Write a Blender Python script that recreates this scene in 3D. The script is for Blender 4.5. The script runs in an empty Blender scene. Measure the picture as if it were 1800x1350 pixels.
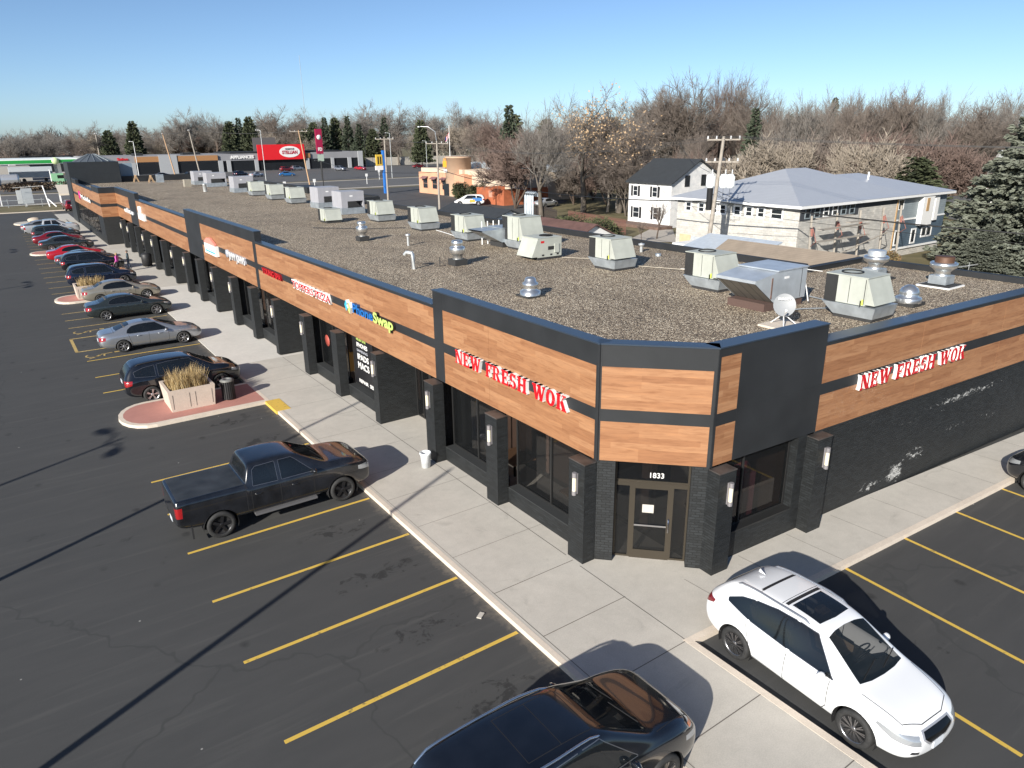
import bpy, bmesh, math, random
from mathutils import Vector, Matrix
from math import sin, cos, pi, radians, sqrt, atan2
random.seed(7)
# ------------------------------------------------------------------ camera
CAMH = 11.015
FO = 1261.26                      # focal length in pixels of the 1800 px wide photo
_yaw, _pitch, _roll = radians(54.9618), radians(18.9825), radians(0.68347)
_f = Vector((cos(_yaw)*cos(_pitch), sin(_yaw)*cos(_pitch), -sin(_pitch)))
_r0 = Vector((sin(_yaw), -cos(_yaw), 0)); _d0 = _f.cross(_r0)
_r = cos(_roll)*_r0 + sin(_roll)*_d0
_d = -sin(_roll)*_r0 + cos(_roll)*_d0
scene = bpy.context.scene
COL = scene.collection
cd = bpy.data.cameras.new('camera'); cam = bpy.data.objects.new('camera', cd); COL.objects.link(cam)
cd.sensor_width = 36; cd.lens = 36*FO/1800; cd.clip_start = 0.1; cd.clip_end = 6000
cam.matrix_world = Matrix(((_r.x, -_d.x, -_f.x, 0), (_r.y, -_d.y, -_f.y, 0), (_r.z, -_d.z, -_f.z, CAMH), (0, 0, 0, 1)))
scene.camera = cam
# ------------------------------------------------------------------ sky, sun, exposure
SUN_EL, SUN_HEAD = 24.0, 26.5      # elevation; direction (degrees from +X) in which shadows fall
w = bpy.data.worlds.new('World'); scene.world = w; w.use_nodes = True
wn = w.node_tree.nodes; wn.clear()
wo = wn.new('ShaderNodeOutputWorld'); wb = wn.new('ShaderNodeBackground'); sk = wn.new('ShaderNodeTexSky')
sk.sky_type = 'NISHITA'; sk.sun_disc = False; sk.sun_elevation = radians(SUN_EL)
sk.sun_rotation = atan2(-cos(radians(SUN_HEAD)), -sin(radians(SUN_HEAD)))
sk.air_density = 0.6; sk.dust_density = 0.75; sk.ozone_density = 3.2; sk.altitude = 250
wb.inputs['Strength'].default_value = 0.098
tn_ = wn.new('ShaderNodeMix'); tn_.data_type = 'RGBA'; tn_.blend_type = 'MULTIPLY'; tn_.inputs[0].default_value = 1; tn_.inputs[7].default_value = (0.985, 1.0, 0.955, 1)
w.node_tree.links.new(sk.outputs[0], tn_.inputs[6]); w.node_tree.links.new(tn_.outputs[2], wb.inputs[0]); w.node_tree.links.new(wb.outputs[0], wo.inputs[0])
sl = bpy.data.lights.new('sun', 'SUN'); sl.energy = 5.0; sl.angle = radians(0.5); sl.color = (1.0, 0.95, 0.865)
so = bpy.data.objects.new('sun', sl); COL.objects.link(so)
_sd = Vector((cos(radians(SUN_HEAD))*cos(radians(SUN_EL)), sin(radians(SUN_HEAD))*cos(radians(SUN_EL)), -sin(radians(SUN_EL))))
so.rotation_euler = _sd.to_track_quat('-Z', 'Y').to_euler()
vs = scene.view_settings; vs.view_transform = 'Standard'; vs.look = 'None'; vs.exposure = 0.65; vs.gamma = 1.0; vs.use_curve_mapping = False
scene.cycles.max_bounces = 6; scene.cycles.transparent_max_bounces = 8

def ray(u, v):
    return _r*((u-900)/FO) + _d*((v-675)/FO) + _f
def at(u, v, z=0.0):
    """point on the horizontal plane z seen at photo pixel u, v (used to survey positions)"""
    d = ray(u, v); t = (z-CAMH)/d.z
    return Vector((d.x*t, d.y*t, z))
def zat(u, v, x, y):
    d = ray(u, v); t = (d.x*x+d.y*y)/(d.x**2+d.y**2)
    return CAMH + d.z*t

# ------------------------------------------------------------------ materials
MATS = {}
def nodes_of(m):
    return m.node_tree.nodes, m.node_tree.links
def mat(name, col, rough=0.6, metal=0.0, var=0.0, vscale=3.0, bump=0.0, bscale=40.0, coat=0.0, spec=0.5, emit=None, col2=None, detail=4.0, thr=None, stretch=None):
    """principled surface; var/col2 give large procedural variation, bump a fine relief"""
    if name in MATS: return MATS[name]
    m = bpy.data.materials.new(name); m.use_nodes = True; n, l = nodes_of(m)
    p = n['Principled BSDF']; p.inputs['Base Color'].default_value = (*col, 1); p.inputs['Roughness'].default_value = rough
    p.inputs['Metallic'].default_value = metal; p.inputs['Specular IOR Level'].default_value = spec
    if coat: p.inputs['Coat Weight'].default_value = coat; p.inputs['Coat Roughness'].default_value = 0.04
    if emit: p.inputs['Emission Color'].default_value = (*emit[0], 1); p.inputs['Emission Strength'].default_value = emit[1]
    if var or bump:
        tc = n.new('ShaderNodeTexCoord'); src = tc.outputs['Object']
        if stretch:
            mp = n.new('ShaderNodeMapping'); mp.inputs['Scale'].default_value = stretch; l.new(src, mp.inputs['Vector']); src = mp.outputs['Vector']
    if var:
        nt = n.new('ShaderNodeTexNoise'); nt.inputs['Scale'].default_value = vscale; nt.inputs['Detail'].default_value = detail
        l.new(src, nt.inputs['Vector'])
        cr = n.new('ShaderNodeValToRGB')
        c2 = col2 if col2 else tuple(min(1, c*(1+var)) for c in col)
        c1 = col if col2 else tuple(c*(1-var) for c in col)
        a, b = thr if thr else (0.3, 0.7)
        cr.color_ramp.elements[0].position = a; cr.color_ramp.elements[1].position = b
        cr.color_ramp.elements[0].color = (*c1, 1); cr.color_ramp.elements[1].color = (*c2, 1)
        l.new(nt.outputs['Fac'], cr.inputs['Fac']); l.new(cr.outputs['Color'], p.inputs['Base Color'])
    if bump:
        n2 = n.new('ShaderNodeTexNoise'); n2.inputs['Scale'].default_value = bscale; n2.inputs['Detail'].default_value = 3
        l.new(src, n2.inputs['Vector'])
        bp_ = n.new('ShaderNodeBump'); bp_.inputs['Strength'].default_value = bump; bp_.inputs['Distance'].default_value = 0.02
        l.new(n2.outputs['Fac'], bp_.inputs['Height']); l.new(bp_.outputs['Normal'], p.inputs['Normal'])
    MATS[name] = m
    return m

def mixc(n, l, fac, a, b, mode='MIX'):
    x = n.new('ShaderNodeMix'); x.data_type = 'RGBA'; x.blend_type = mode
    if isinstance(fac, (int, float)): x.inputs[0].default_value = fac
    else: l.new(fac, x.inputs[0])
    for s, i in ((a, 6), (b, 7)):
        if isinstance(s, tuple): x.inputs[i].default_value = (*s, 1)
        else: l.new(s, x.inputs[i])
    return x.outputs[2]
def ramp(n, l, fac, stops):
    c = n.new('ShaderNodeValToRGB'); e = c.color_ramp.elements
    e[0].position, e[0].color = stops[0][0], (*stops[0][1], 1); e[1].position, e[1].color = stops[-1][0], (*stops[-1][1], 1)
    for p_, c_ in stops[1:-1]:
        k = e.new(p_); k.color = (*c_, 1)
    l.new(fac, c.inputs['Fac']); return c.outputs['Color']
def noise(n, l, src, scale, detail=4, rough=0.5, dist=0.0):
    t = n.new('ShaderNodeTexNoise'); t.inputs['Scale'].default_value = scale; t.inputs['Detail'].default_value = detail
    t.inputs['Roughness'].default_value = rough; t.inputs['Distortion'].default_value = dist
    l.new(src, t.inputs['Vector']); return t.outputs['Fac']
def mapping(n, l, src, scale=(1, 1, 1), loc=(0, 0, 0), rot=(0, 0, 0)):
    t = n.new('ShaderNodeMapping'); t.inputs['Scale'].default_value = scale; t.inputs['Location'].default_value = loc; t.inputs['Rotation'].default_value = rot
    l.new(src, t.inputs['Vector']); return t.outputs['Vector']
def newmat(name):
    m = bpy.data.materials.new(name); m.use_nodes = True; MATS[name] = m
    n, l = nodes_of(m); return m, n, l, n['Principled BSDF']
def bumpn(n, l, h, strength, dist, p):
    b = n.new('ShaderNodeBump'); b.inputs['Strength'].default_value = strength; b.inputs['Distance'].default_value = dist
    l.new(h, b.inputs['Height']); l.new(b.outputs['Normal'], p.inputs['Normal'])

def m_asphalt(name, base, warm=1.0, patch=0.25, stain=True):
    m, n, l, p = newmat(name); tc = n.new('ShaderNodeTexCoord').outputs['Object']
    big = noise(n, l, tc, 0.10, 4, 0.55); mid = noise(n, l, mapping(n, l, tc, (0.5, 2.2, 1), rot=(0, 0, 0.5)), 0.9, 5, 0.6, 0.6); fine = noise(n, l, tc, 90, 2)
    lo = tuple(c*(1-patch) for c in base); hi = tuple(c*(1+patch) for c in base)
    c = ramp(n, l, big, [(0.3, lo), (0.7, hi)])
    c = mixc(n, l, 0.55, c, ramp(n, l, mid, [(0.3, lo), (0.7, (hi[0]*1.04, hi[1], hi[2]*0.97))]))
    c = mixc(n, l, 0.5, c, ramp(n, l, fine, [(0.3, (base[0]*0.55,)*3), (0.75, (base[0]*1.6,)*3)]))
    if stain:
        s1 = noise(n, l, mapping(n, l, tc, (1, 1.6, 1), (3.1, 7.7, 0)), 0.62, 6, 0.7, 0.9)
        f = n.new('ShaderNodeMapRange'); f.inputs[1].default_value = 0.66; f.inputs[2].default_value = 0.74; l.new(s1, f.inputs[0])
        c = mixc(n, l, f.outputs[0], c, tuple(b*0.45 for b in base))
        vo = n.new('ShaderNodeTexVoronoi'); vo.inputs['Scale'].default_value = 0.9; vo.inputs['Randomness'].default_value = 1; l.new(tc, vo.inputs['Vector'])
        f2 = n.new('ShaderNodeMapRange'); f2.inputs[1].default_value = 0.028; f2.inputs[2].default_value = 0.02; l.new(vo.outputs['Distance'], f2.inputs[0])
        c = mixc(n, l, f2.outputs[0], c, (0.30, 0.29, 0.27))
        vo2 = n.new('ShaderNodeTexVoronoi'); vo2.inputs['Scale'].default_value = 0.55; l.new(mapping(n, l, tc, (1.3, 1, 1), (5.5, 2.2, 0)), vo2.inputs['Vector'])
        f3 = n.new('ShaderNodeMapRange'); f3.inputs[1].default_value = 0.11; f3.inputs[2].default_value = 0.05; l.new(vo2.outputs['Distance'], f3.inputs[0])
        mm = n.new('ShaderNodeMath'); mm.operation = 'MULTIPLY'; l.new(f3.outputs[0], mm.inputs[0]); l.new(noise(n, l, tc, 5, 3), mm.inputs[1])
        c = mixc(n, l, mm.outputs[0], c, tuple(b*0.3 for b in base))
        if name == 'asphalt_lot':
            sx = n.new('ShaderNodeSeparateXYZ'); l.new(tc, sx.inputs[0])
            def M(op, a, b_=None, c_=None):
                q = n.new('ShaderNodeMath'); q.operation = op
                for i, v_ in enumerate((a, b_, c_)):
                    if v_ is None: continue
                    if isinstance(v_, (int, float)): q.inputs[i].default_value = v_
                    else: l.new(v_, q.inputs[i])
                return q.outputs[0]
            fy = M('ABSOLUTE', M('SUBTRACT', M('FRACT', M('DIVIDE', M('SUBTRACT', sx.outputs[1], 11.48), 2.745)), 0.5))
            ex = M('DIVIDE', M('SUBTRACT', sx.outputs[0], 6.5), 1.5); ey = M('MULTIPLY', fy, 5.2)
            rr = M('ADD', M('MULTIPLY', ex, ex), M('MULTIPLY', ey, ey)); nz = noise(n, l, tc, 2.3, 6, 0.7, 0.6)
            dr = M('MULTIPLY', M('GREATER_THAN', 1.0, rr), M('SUBTRACT', nz, M('MULTIPLY_ADD', rr, 0.16, 0.44)))
            mk = n.new('ShaderNodeMapRange'); mk.inputs[1].default_value = 0.04; mk.inputs[2].default_value = 0.10; mk.inputs[4].default_value = 0.7; l.new(dr, mk.inputs[0])
            c = mixc(n, l, mk.outputs[0], c, (0.02, 0.02, 0.02))
            gd = M('SUBTRACT', M('SUBTRACT', 1.0, M('ABSOLUTE', M('DIVIDE', M('SUBTRACT', sx.outputs[0], 8.2), 0.9))), M('MULTIPLY', noise(n, l, tc, 4.0, 6, 0.7), 1.25))
            mk2 = n.new('ShaderNodeMapRange'); mk2.inputs[1].default_value = 0.05; mk2.inputs[2].default_value = 0.5; mk2.inputs[4].default_value = 0.65; l.new(gd, mk2.inputs[0])
            c = mixc(n, l, mk2.outputs[0], c, (0.20, 0.17, 0.135))
            tr = M('SUBTRACT', noise(n, l, mapping(n, l, tc, (0.10, 1.6, 1), rot=(0, 0, 0.12)), 2.2, 5, 0.6), 0.5)
            mk3 = n.new('ShaderNodeMapRange'); mk3.inputs[1].default_value = 0.06; mk3.inputs[2].default_value = 0.2; mk3.inputs[4].default_value = 0.35; l.new(tr, mk3.inputs[0])
            c = mixc(n, l, mk3.outputs[0], c, (0.10, 0.098, 0.092))
        # sealed cracks
        vo3 = n.new('ShaderNodeTexVoronoi'); vo3.feature = 'DISTANCE_TO_EDGE'; vo3.inputs['Scale'].default_value = 0.05
        dn = n.new('ShaderNodeTexNoise'); dn.inputs['Scale'].default_value = 1.3; l.new(tc, dn.inputs['Vector'])
        ad = n.new('ShaderNodeMixRGB'); ad.blend_type = 'ADD'; ad.inputs[0].default_value = 0.9; l.new(tc, ad.inputs[1]); l.new(dn.outputs['Color'], ad.inputs[2])
        l.new(ad.outputs[0], vo3.inputs['Vector'])
        f4 = n.new('ShaderNodeMapRange'); f4.inputs[1].default_value = 0.0022; f4.inputs[2].default_value = 0.0008; l.new(vo3.outputs['Distance'], f4.inputs[0])
        c = mixc(n, l, f4.outputs[0], c, tuple(b*0.86 for b in base))
    l.new(c, p.inputs['Base Color']); p.inputs['Roughness'].default_value = 0.82; p.inputs['Specular IOR Level'].default_value = 0.3
    bumpn(n, l, fine, 0.35, 0.004, p)
    return m
def m_concrete(name, base, var=0.12, stain=0.5, rough=0.85):
    m, n, l, p = newmat(name); tc = n.new('ShaderNodeTexCoord').outputs['Object']
    big = noise(n, l, tc, 0.45, 5, 0.6, 0.4); fine = noise(n, l, tc, 38, 3, 0.7); mid = noise(n, l, tc, 3.2, 5, 0.65)
    lo = tuple(c*(1-var) for c in base); hi = tuple(c*(1+var) for c in base)
    c = ramp(n, l, big, [(0.3, lo), (0.7, hi)])
    c = mixc(n, l, 0.35, c, ramp(n, l, mid, [(0.3, tuple(k*0.78 for k in base)), (0.65, hi)]))
    c = mixc(n, l, 0.28, c, ramp(n, l, fine, [(0.3, tuple(k*0.5 for k in base)), (0.7, tuple(min(1, k*1.25) for k in base))]))
    s1 = noise(n, l, mapping(n, l, tc, loc=(9, 4, 0)), 0.8, 6, 0.7, 1.0)
    f = n.new('ShaderNodeMapRange'); f.inputs[1].default_value = 0.60; f.inputs[2].default_value = 0.78; f.inputs[4].default_value = stain; l.new(s1, f.inputs[0])
    c = mixc(n, l, f.outputs[0], c, tuple(k*0.62 for k in base))
    l.new(c, p.inputs['Base Color']); p.inputs['Roughness'].default_value = rough; p.inputs['Specular IOR Level'].default_value = 0.3
    bumpn(n, l, fine, 0.25, 0.004, p)
    return m
def m_gravel():
    m, n, l, p = newmat('roof_gravel'); tc = n.new('ShaderNodeTexCoord').outputs['Object']
    v = n.new('ShaderNodeTexVoronoi'); v.inputs['Scale'].default_value = 27; l.new(tc, v.inputs['Vector'])
    sep = n.new('ShaderNodeSeparateColor'); l.new(v.outputs['Color'], sep.inputs[0])
    c = ramp(n, l, sep.outputs[0], [(0.0, (0.055, 0.045, 0.036)), (0.35, (0.15, 0.122, 0.098)), (0.62, (0.25, 0.21, 0.168)), (0.86, (0.39, 0.345, 0.285)), (1.0, (0.66, 0.62, 0.54))])
    edge = n.new('ShaderNodeMapRange'); edge.inputs[1].default_value = 0.35; edge.inputs[2].default_value = 0.75; l.new(v.outputs['Distance'], edge.inputs[0])
    c = mixc(n, l, edge.outputs[0], c, (0.035, 0.03, 0.026))
    big = noise(n, l, mapping(n, l, tc, (1, .6, 1)), 0.33, 7, 0.68, 0.5)
    c = mixc(n, l, 0.85, c, ramp(n, l, big, [(0.3, (0.62, 0.60, 0.58)), (0.5, (0.95, 0.95, 0.93)), (0.72, (1.12, 1.1, 1.06))]), 'MULTIPLY')
    c = mixc(n, l, 1.0, c, (2.2, 2.08, 1.88), 'MULTIPLY')
    l.new(c, p.inputs['Base Color']); p.inputs['Roughness'].default_value = 0.8; p.inputs['Specular IOR Level'].default_value = 0.25
    inv = n.new('ShaderNodeMath'); inv.operation = 'SUBTRACT'; inv.inputs[0].default_value = 1; l.new(v.outputs['Distance'], inv.inputs[1])
    bumpn(n, l, inv.outputs[0], 0.9, 0.03, p)
    return m
def m_wood(name, cols, plank=(1.9, 0.165)):
    m, n, l, p = newmat(name); uv = n.new('ShaderNodeUVMap').outputs[0]
    b = n.new('ShaderNodeTexBrick'); b.inputs['Scale'].default_value = 1; b.inputs['Brick Width'].default_value = plank[0]; b.inputs['Row Height'].default_value = plank[1]
    b.inputs['Mortar Size'].default_value = 0.0; b.offset = 0.37; b.offset_frequency = 3; b.squash_frequency = 2; b.squash = 0.8
    b.inputs['Color1'].default_value = (0, 0, 0, 1); b.inputs['Color2'].default_value = (1, 1, 1, 1); b.inputs['Mortar'].default_value = (0.2, 0.2, 0.2, 1); l.new(uv, b.inputs['Vector'])
    g = noise(n, l, mapping(n, l, uv, (1.0, 9.0, 1)), 1.6, 6, 0.62, 0.8)
    g2 = noise(n, l, mapping(n, l, uv, (0.9, 30.0, 1)), 4.0, 3, 0.6)
    sep = n.new('ShaderNodeSeparateColor'); l.new(b.outputs['Color'], sep.inputs[0])
    c = ramp(n, l, sep.outputs[0], [(0.0, cols[0]), (0.5, cols[1]), (1.0, cols[2])])
    c = mixc(n, l, 0.75, c, ramp(n, l, g, [(0.25, (0.62, 0.5, 0.42)), (0.5, (1, 1, 1)), (0.8, (1.3, 1.25, 1.15))]), 'MULTIPLY')
    c = mixc(n, l, 0.35, c, ramp(n, l, g2, [(0.3, (0.7, 0.66, 0.6)), (0.7, (1.15, 1.15, 1.1))]), 'MULTIPLY')
    l.new(c, p.inputs['Base Color']); p.inputs['Roughness'].default_value = 0.42; p.inputs['Specular IOR Level'].default_value = 0.4
    return m
def m_brick(name, base, mortar, rough=0.55, bw=0.22, bh=0.075, stain=None, var=0.35):
    m, n, l, p = newmat(name); uv = n.new('ShaderNodeUVMap').outputs[0]
    b = n.new('ShaderNodeTexBrick'); b.inputs['Scale'].default_value = 1; b.inputs['Brick Width'].default_value = bw; b.inputs['Row Height'].default_value = bh
    b.inputs['Mortar Size'].default_value = 0.009; b.inputs['Mortar Smooth'].default_value = 0.3
    b.inputs['Color1'].default_value = (*[c*(1-var) for c in base], 1); b.inputs['Color2'].default_value = (*[c*(1+var) for c in base], 1); b.inputs['Mortar'].default_value = (*mortar, 1)
    l.new(uv, b.inputs['Vector']); c = b.outputs['Color']
    tc = n.new('ShaderNodeTexCoord').outputs['Object']
    c = mixc(n, l, 0.5, c, ramp(n, l, noise(n, l, tc, 1.1, 5, 0.6), [(0.3, (0.7, 0.72, 0.74)), (0.7, (1.35, 1.3, 1.25))]), 'MULTIPLY')
    if stain: c = stain(n, l, c, uv, tc, b)
    l.new(c, p.inputs['Base Color']); p.inputs['Roughness'].default_value = rough
    iv = n.new('ShaderNodeMath'); iv.operation = 'SUBTRACT'; iv.inputs[0].default_value = 1; l.new(b.outputs['Fac'], iv.inputs[1])
    bumpn(n, l, iv.outputs[0], 0.8, 0.012, p)
    return m
def m_lined(name, base, dark, period, axis='v', width=0.12, rough=0.5, metal=0.0, var=0.15):
    """siding, standing seams, shingle courses: lines every `period` metres along uv axis"""
    m, n, l, p = newmat(name); uv = n.new('ShaderNodeUVMap').outputs[0]
    s = n.new('ShaderNodeSeparateXYZ'); l.new(uv, s.inputs[0])
    a = n.new('ShaderNodeMath'); a.operation = 'DIVIDE'; a.inputs[1].default_value = period; l.new(s.outputs[1 if axis == 'v' else 0], a.inputs[0])
    f = n.new('ShaderNodeMath'); f.operation = 'FRACT'; l.new(a.outputs[0], f.inputs[0])
    mr = n.new('ShaderNodeMapRange'); mr.inputs[1].default_value = width; mr.inputs[2].default_value = width*0.5; l.new(f.outputs[0], mr.inputs[0])
    tc = n.new('ShaderNodeTexCoord').outputs['Object']
    c = ramp(n, l, noise(n, l, tc, 1.5, 5, 0.6), [(0.3, tuple(k*(1-var) for k in base)), (0.7, tuple(min(1, k*(1+var)) for k in base))])
    c = mixc(n, l, mr.outputs[0], c, dark)
    l.new(c, p.inputs['Base Color']); p.inputs['Roughness'].default_value = rough; p.inputs['Metallic'].default_value = metal
    bumpn(n, l, f.outputs[0], 0.5, 0.01, p)
    return m
def m_glass(name, tint=(0.02, 0.022, 0.024), through=0.35, rough=0.03):
    """window pane: partly see-through, partly mirror"""
    m, n, l, p = newmat(name)
    p.inputs['Base Color'].default_value = (*tint, 1); p.inputs['Roughness'].default_value = rough; p.inputs['Specular IOR Level'].default_value = 0.8
    t = n.new('ShaderNodeBsdfTransparent'); t.inputs[0].default_value = (0.8, 0.8, 0.8, 1)
    mx = n.new('ShaderNodeMixShader'); mx.inputs[0].default_value = through
    l.new(p.outputs[0], mx.inputs[1]); l.new(t.outputs[0], mx.inputs[2]); l.new(mx.outputs[0], n['Material Output'].inputs[0])
    return m

# ------------------------------------------------------------------ objects, mesh builder
def link(o, parent=None):
    COL.objects.link(o)
    if parent is not None: o.parent = parent
    return o
def tag(o, label=None, cat=None, group=None, kind=None):
    if label: o['label'] = label
    if cat: o['category'] = cat
    if group: o['group'] = group
    if kind: o['kind'] = kind
    return o
def empty(name, loc=(0, 0, 0), rz=0.0, label=None, cat=None, group=None):
    o = bpy.data.objects.new(name, None); o.location = loc; o.rotation_euler = (0, 0, rz); o.empty_display_size = 0.2
    link(o); return tag(o, label, cat, group)
class MB:
    def __init__(s): s.v = []; s.f = []; s.m = []; s.sm = []
    def face(s, pts, m=0, smooth=False):
        b = len(s.v); s.v.extend([tuple(p) for p in pts]); s.f.append(tuple(range(b, b+len(pts)))); s.m.append(m); s.sm.append(smooth)
    def grid(s, rows, m=0, smooth=True, closed=False, mfun=None):
        """rows: list of equally long point lists -> quads"""
        b = len(s.v); k = len(rows[0])
        for r in rows: s.v.extend([tuple(p) for p in r])
        for i in range(len(rows)-1):
            for j in range(k if closed else k-1):
                j2 = (j+1) % k
                s.f.append((b+i*k+j, b+i*k+j2, b+(i+1)*k+j2, b+(i+1)*k+j)); s.m.append(mfun(i, j) if mfun else m); s.sm.append(smooth)
    def box(s, x0, x1, y0, y1, z0, z1, m=0, skip=''):
        x0, x1 = min(x0, x1), max(x0, x1); y0, y1 = min(y0, y1), max(y0, y1); z0, z1 = min(z0, z1), max(z0, z1)
        if 'b' not in skip: s.face([(x0, y1, z0), (x1, y1, z0), (x1, y0, z0), (x0, y0, z0)], m)
        if 't' not in skip: s.face([(x0, y0, z1), (x1, y0, z1), (x1, y1, z1), (x0, y1, z1)], m)
        s.face([(x0, y0, z0), (x1, y0, z0), (x1, y0, z1), (x0, y0, z1)], m); s.face([(x1, y1, z0), (x0, y1, z0), (x0, y1, z1), (x1, y1, z1)], m)
        s.face([(x0, y1, z0), (x0, y0, z0), (x0, y0, z1), (x0, y1, z1)], m); s.face([(x1, y0, z0), (x1, y1, z0), (x1, y1, z1), (x1, y0, z1)], m)
    def obox(s, o, ux, uy, uz, m=0):
        """box from corner o spanned by three vectors"""
        o, ux, uy, uz = map(Vector, (o, ux, uy, uz))
        P = lambda a, b, c: o+ux*a+uy*b+uz*c
        if ux.cross(uy).dot(uz) < 0: ux, uy = uy, ux
        P = lambda a, b, c: o+ux*a+uy*b+uz*c
        for q in (((0, 1, 0), (1, 1, 0), (1, 0, 0), (0, 0, 0)), ((0, 0, 1), (1, 0, 1), (1, 1, 1), (0, 1, 1)), ((0, 0, 0), (1, 0, 0), (1, 0, 1), (0, 0, 1)),
                  ((1, 1, 0), (0, 1, 0), (0, 1, 1), (1, 1, 1)), ((0, 1, 0), (0, 0, 0), (0, 0, 1), (0, 1, 1)), ((1, 0, 0), (1, 1, 0), (1, 1, 1), (1, 0, 1))):
            s.face([P(*k) for k in q], m)
    def prism(s, poly, z0, z1, m=0, mt=None, bottom=True, top=True):
        a = sum(poly[i][0]*poly[(i+1) % len(poly)][1]-poly[(i+1) % len(poly)][0]*poly[i][1] for i in range(len(poly)))
        if a < 0: poly = poly[::-1]
        n = len(poly)
        for i in range(n):
            (xa, ya), (xb, yb) = poly[i][:2], poly[(i+1) % n][:2]
            s.face([(xa, ya, z0), (xb, yb, z0), (xb, yb, z1), (xa, ya, z1)], m)
        if top: s.face([(p[0], p[1], z1) for p in poly], m if mt is None else mt)
        if bottom: s.face([(p[0], p[1], z0) for p in poly[::-1]], m)
    def tube(s, pts, rad, n=8, m=0, cap=True, smooth=True):
        pts = [Vector(p) for p in pts]; rr = rad if isinstance(rad, (list, tuple)) else [rad]*len(pts)
        rows = []; up = Vector((0, 0, 1))
        for i, p in enumerate(pts):
            t = (pts[min(i+1, len(pts)-1)]-pts[max(i-1, 0)]).normalized()
            a = t.cross(up)
            if a.length < 0.05: a = t.cross(Vector((1, 0, 0)))
            a.normalize(); b = t.cross(a)
            rows.append([p+(a*cos(2*pi*k/n)+b*sin(2*pi*k/n))*rr[i] for k in range(n)])
        s.grid([r[::-1] for r in rows], m, smooth, closed=True)
        if cap:
            s.face(rows[0], m); s.face(rows[-1][::-1], m)
    def lathe(s, prof, c=(0, 0, 0), n=16, m=0, axis='z', smooth=True, mfun=None):
        c = Vector(c); rows = []
        for r, h in prof:
            row = []
            for k in range(n):
                a = 2*pi*k/n
                if axis == 'z': row.append(c+Vector((r*cos(a), r*sin(a), h)))
                elif axis == 'y': row.append(c+Vector((r*sin(a), h, r*cos(a))))
                else: row.append(c+Vector((h, r*cos(a), r*sin(a))))
            rows.append(row)
        s.grid(rows, m, smooth, closed=True, mfun=mfun)
    def build(s, name, mats, parent=None, loc=None, rz=None, uv=True, label=None):
        me = bpy.data.meshes.new(name); me.from_pydata(s.v, [], s.f)
        if not isinstance(mats, (list, tuple)): mats = [mats]
        for x in mats: me.materials.append(x)
        me.polygons.foreach_set('material_index', s.m); me.polygons.foreach_set('use_smooth', s.sm)
        if uv:
            ul = me.uv_layers.new(name='UVMap').data; V = me.vertices
            for p in me.polygons:
                nx, ny, nz = p.normal
                if abs(nz) > 0.93: tx, ty, tz, vx, vy, vz = 1, 0, 0, 0, 1, 0
                else:
                    q = math.hypot(nx, ny) or 1
                    tx, ty, tz = -ny/q, nx/q, 0
                    if abs(nz) < 0.05: vx, vy, vz = 0, 0, 1
                    else:
                        vv = Vector((nx, ny, nz)).cross(Vector((tx, ty, 0))); vx, vy, vz = vv
                        if vz < 0: vx, vy, vz = -vx, -vy, -vz
                for li in p.loop_indices:
                    co = V[me.loops[li].vertex_index].co
                    ul[li].uv = (co.x*tx+co.y*ty, co.x*vx+co.y*vy+co.z*vz)
        me.update()
        o = bpy.data.objects.new(name, me); link(o, parent)
        if loc: o.location = loc
        if rz is not None: o.rotation_euler = (0, 0, rz)
        if label: o['label'] = label
        return o
def copy_tree(o, parent=None):
    c = o.copy(); COL.objects.link(c)
    if parent is not None: c.parent = parent
    for ch in o.children: copy_tree(ch, c)
    return c
def merge_smooth(o, d=0.0005):
    bm = bmesh.new(); bm.from_mesh(o.data); bmesh.ops.remove_doubles(bm, verts=bm.verts, dist=d); bm.to_mesh(o.data); bm.free(); o.data.update()
    return o
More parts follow.
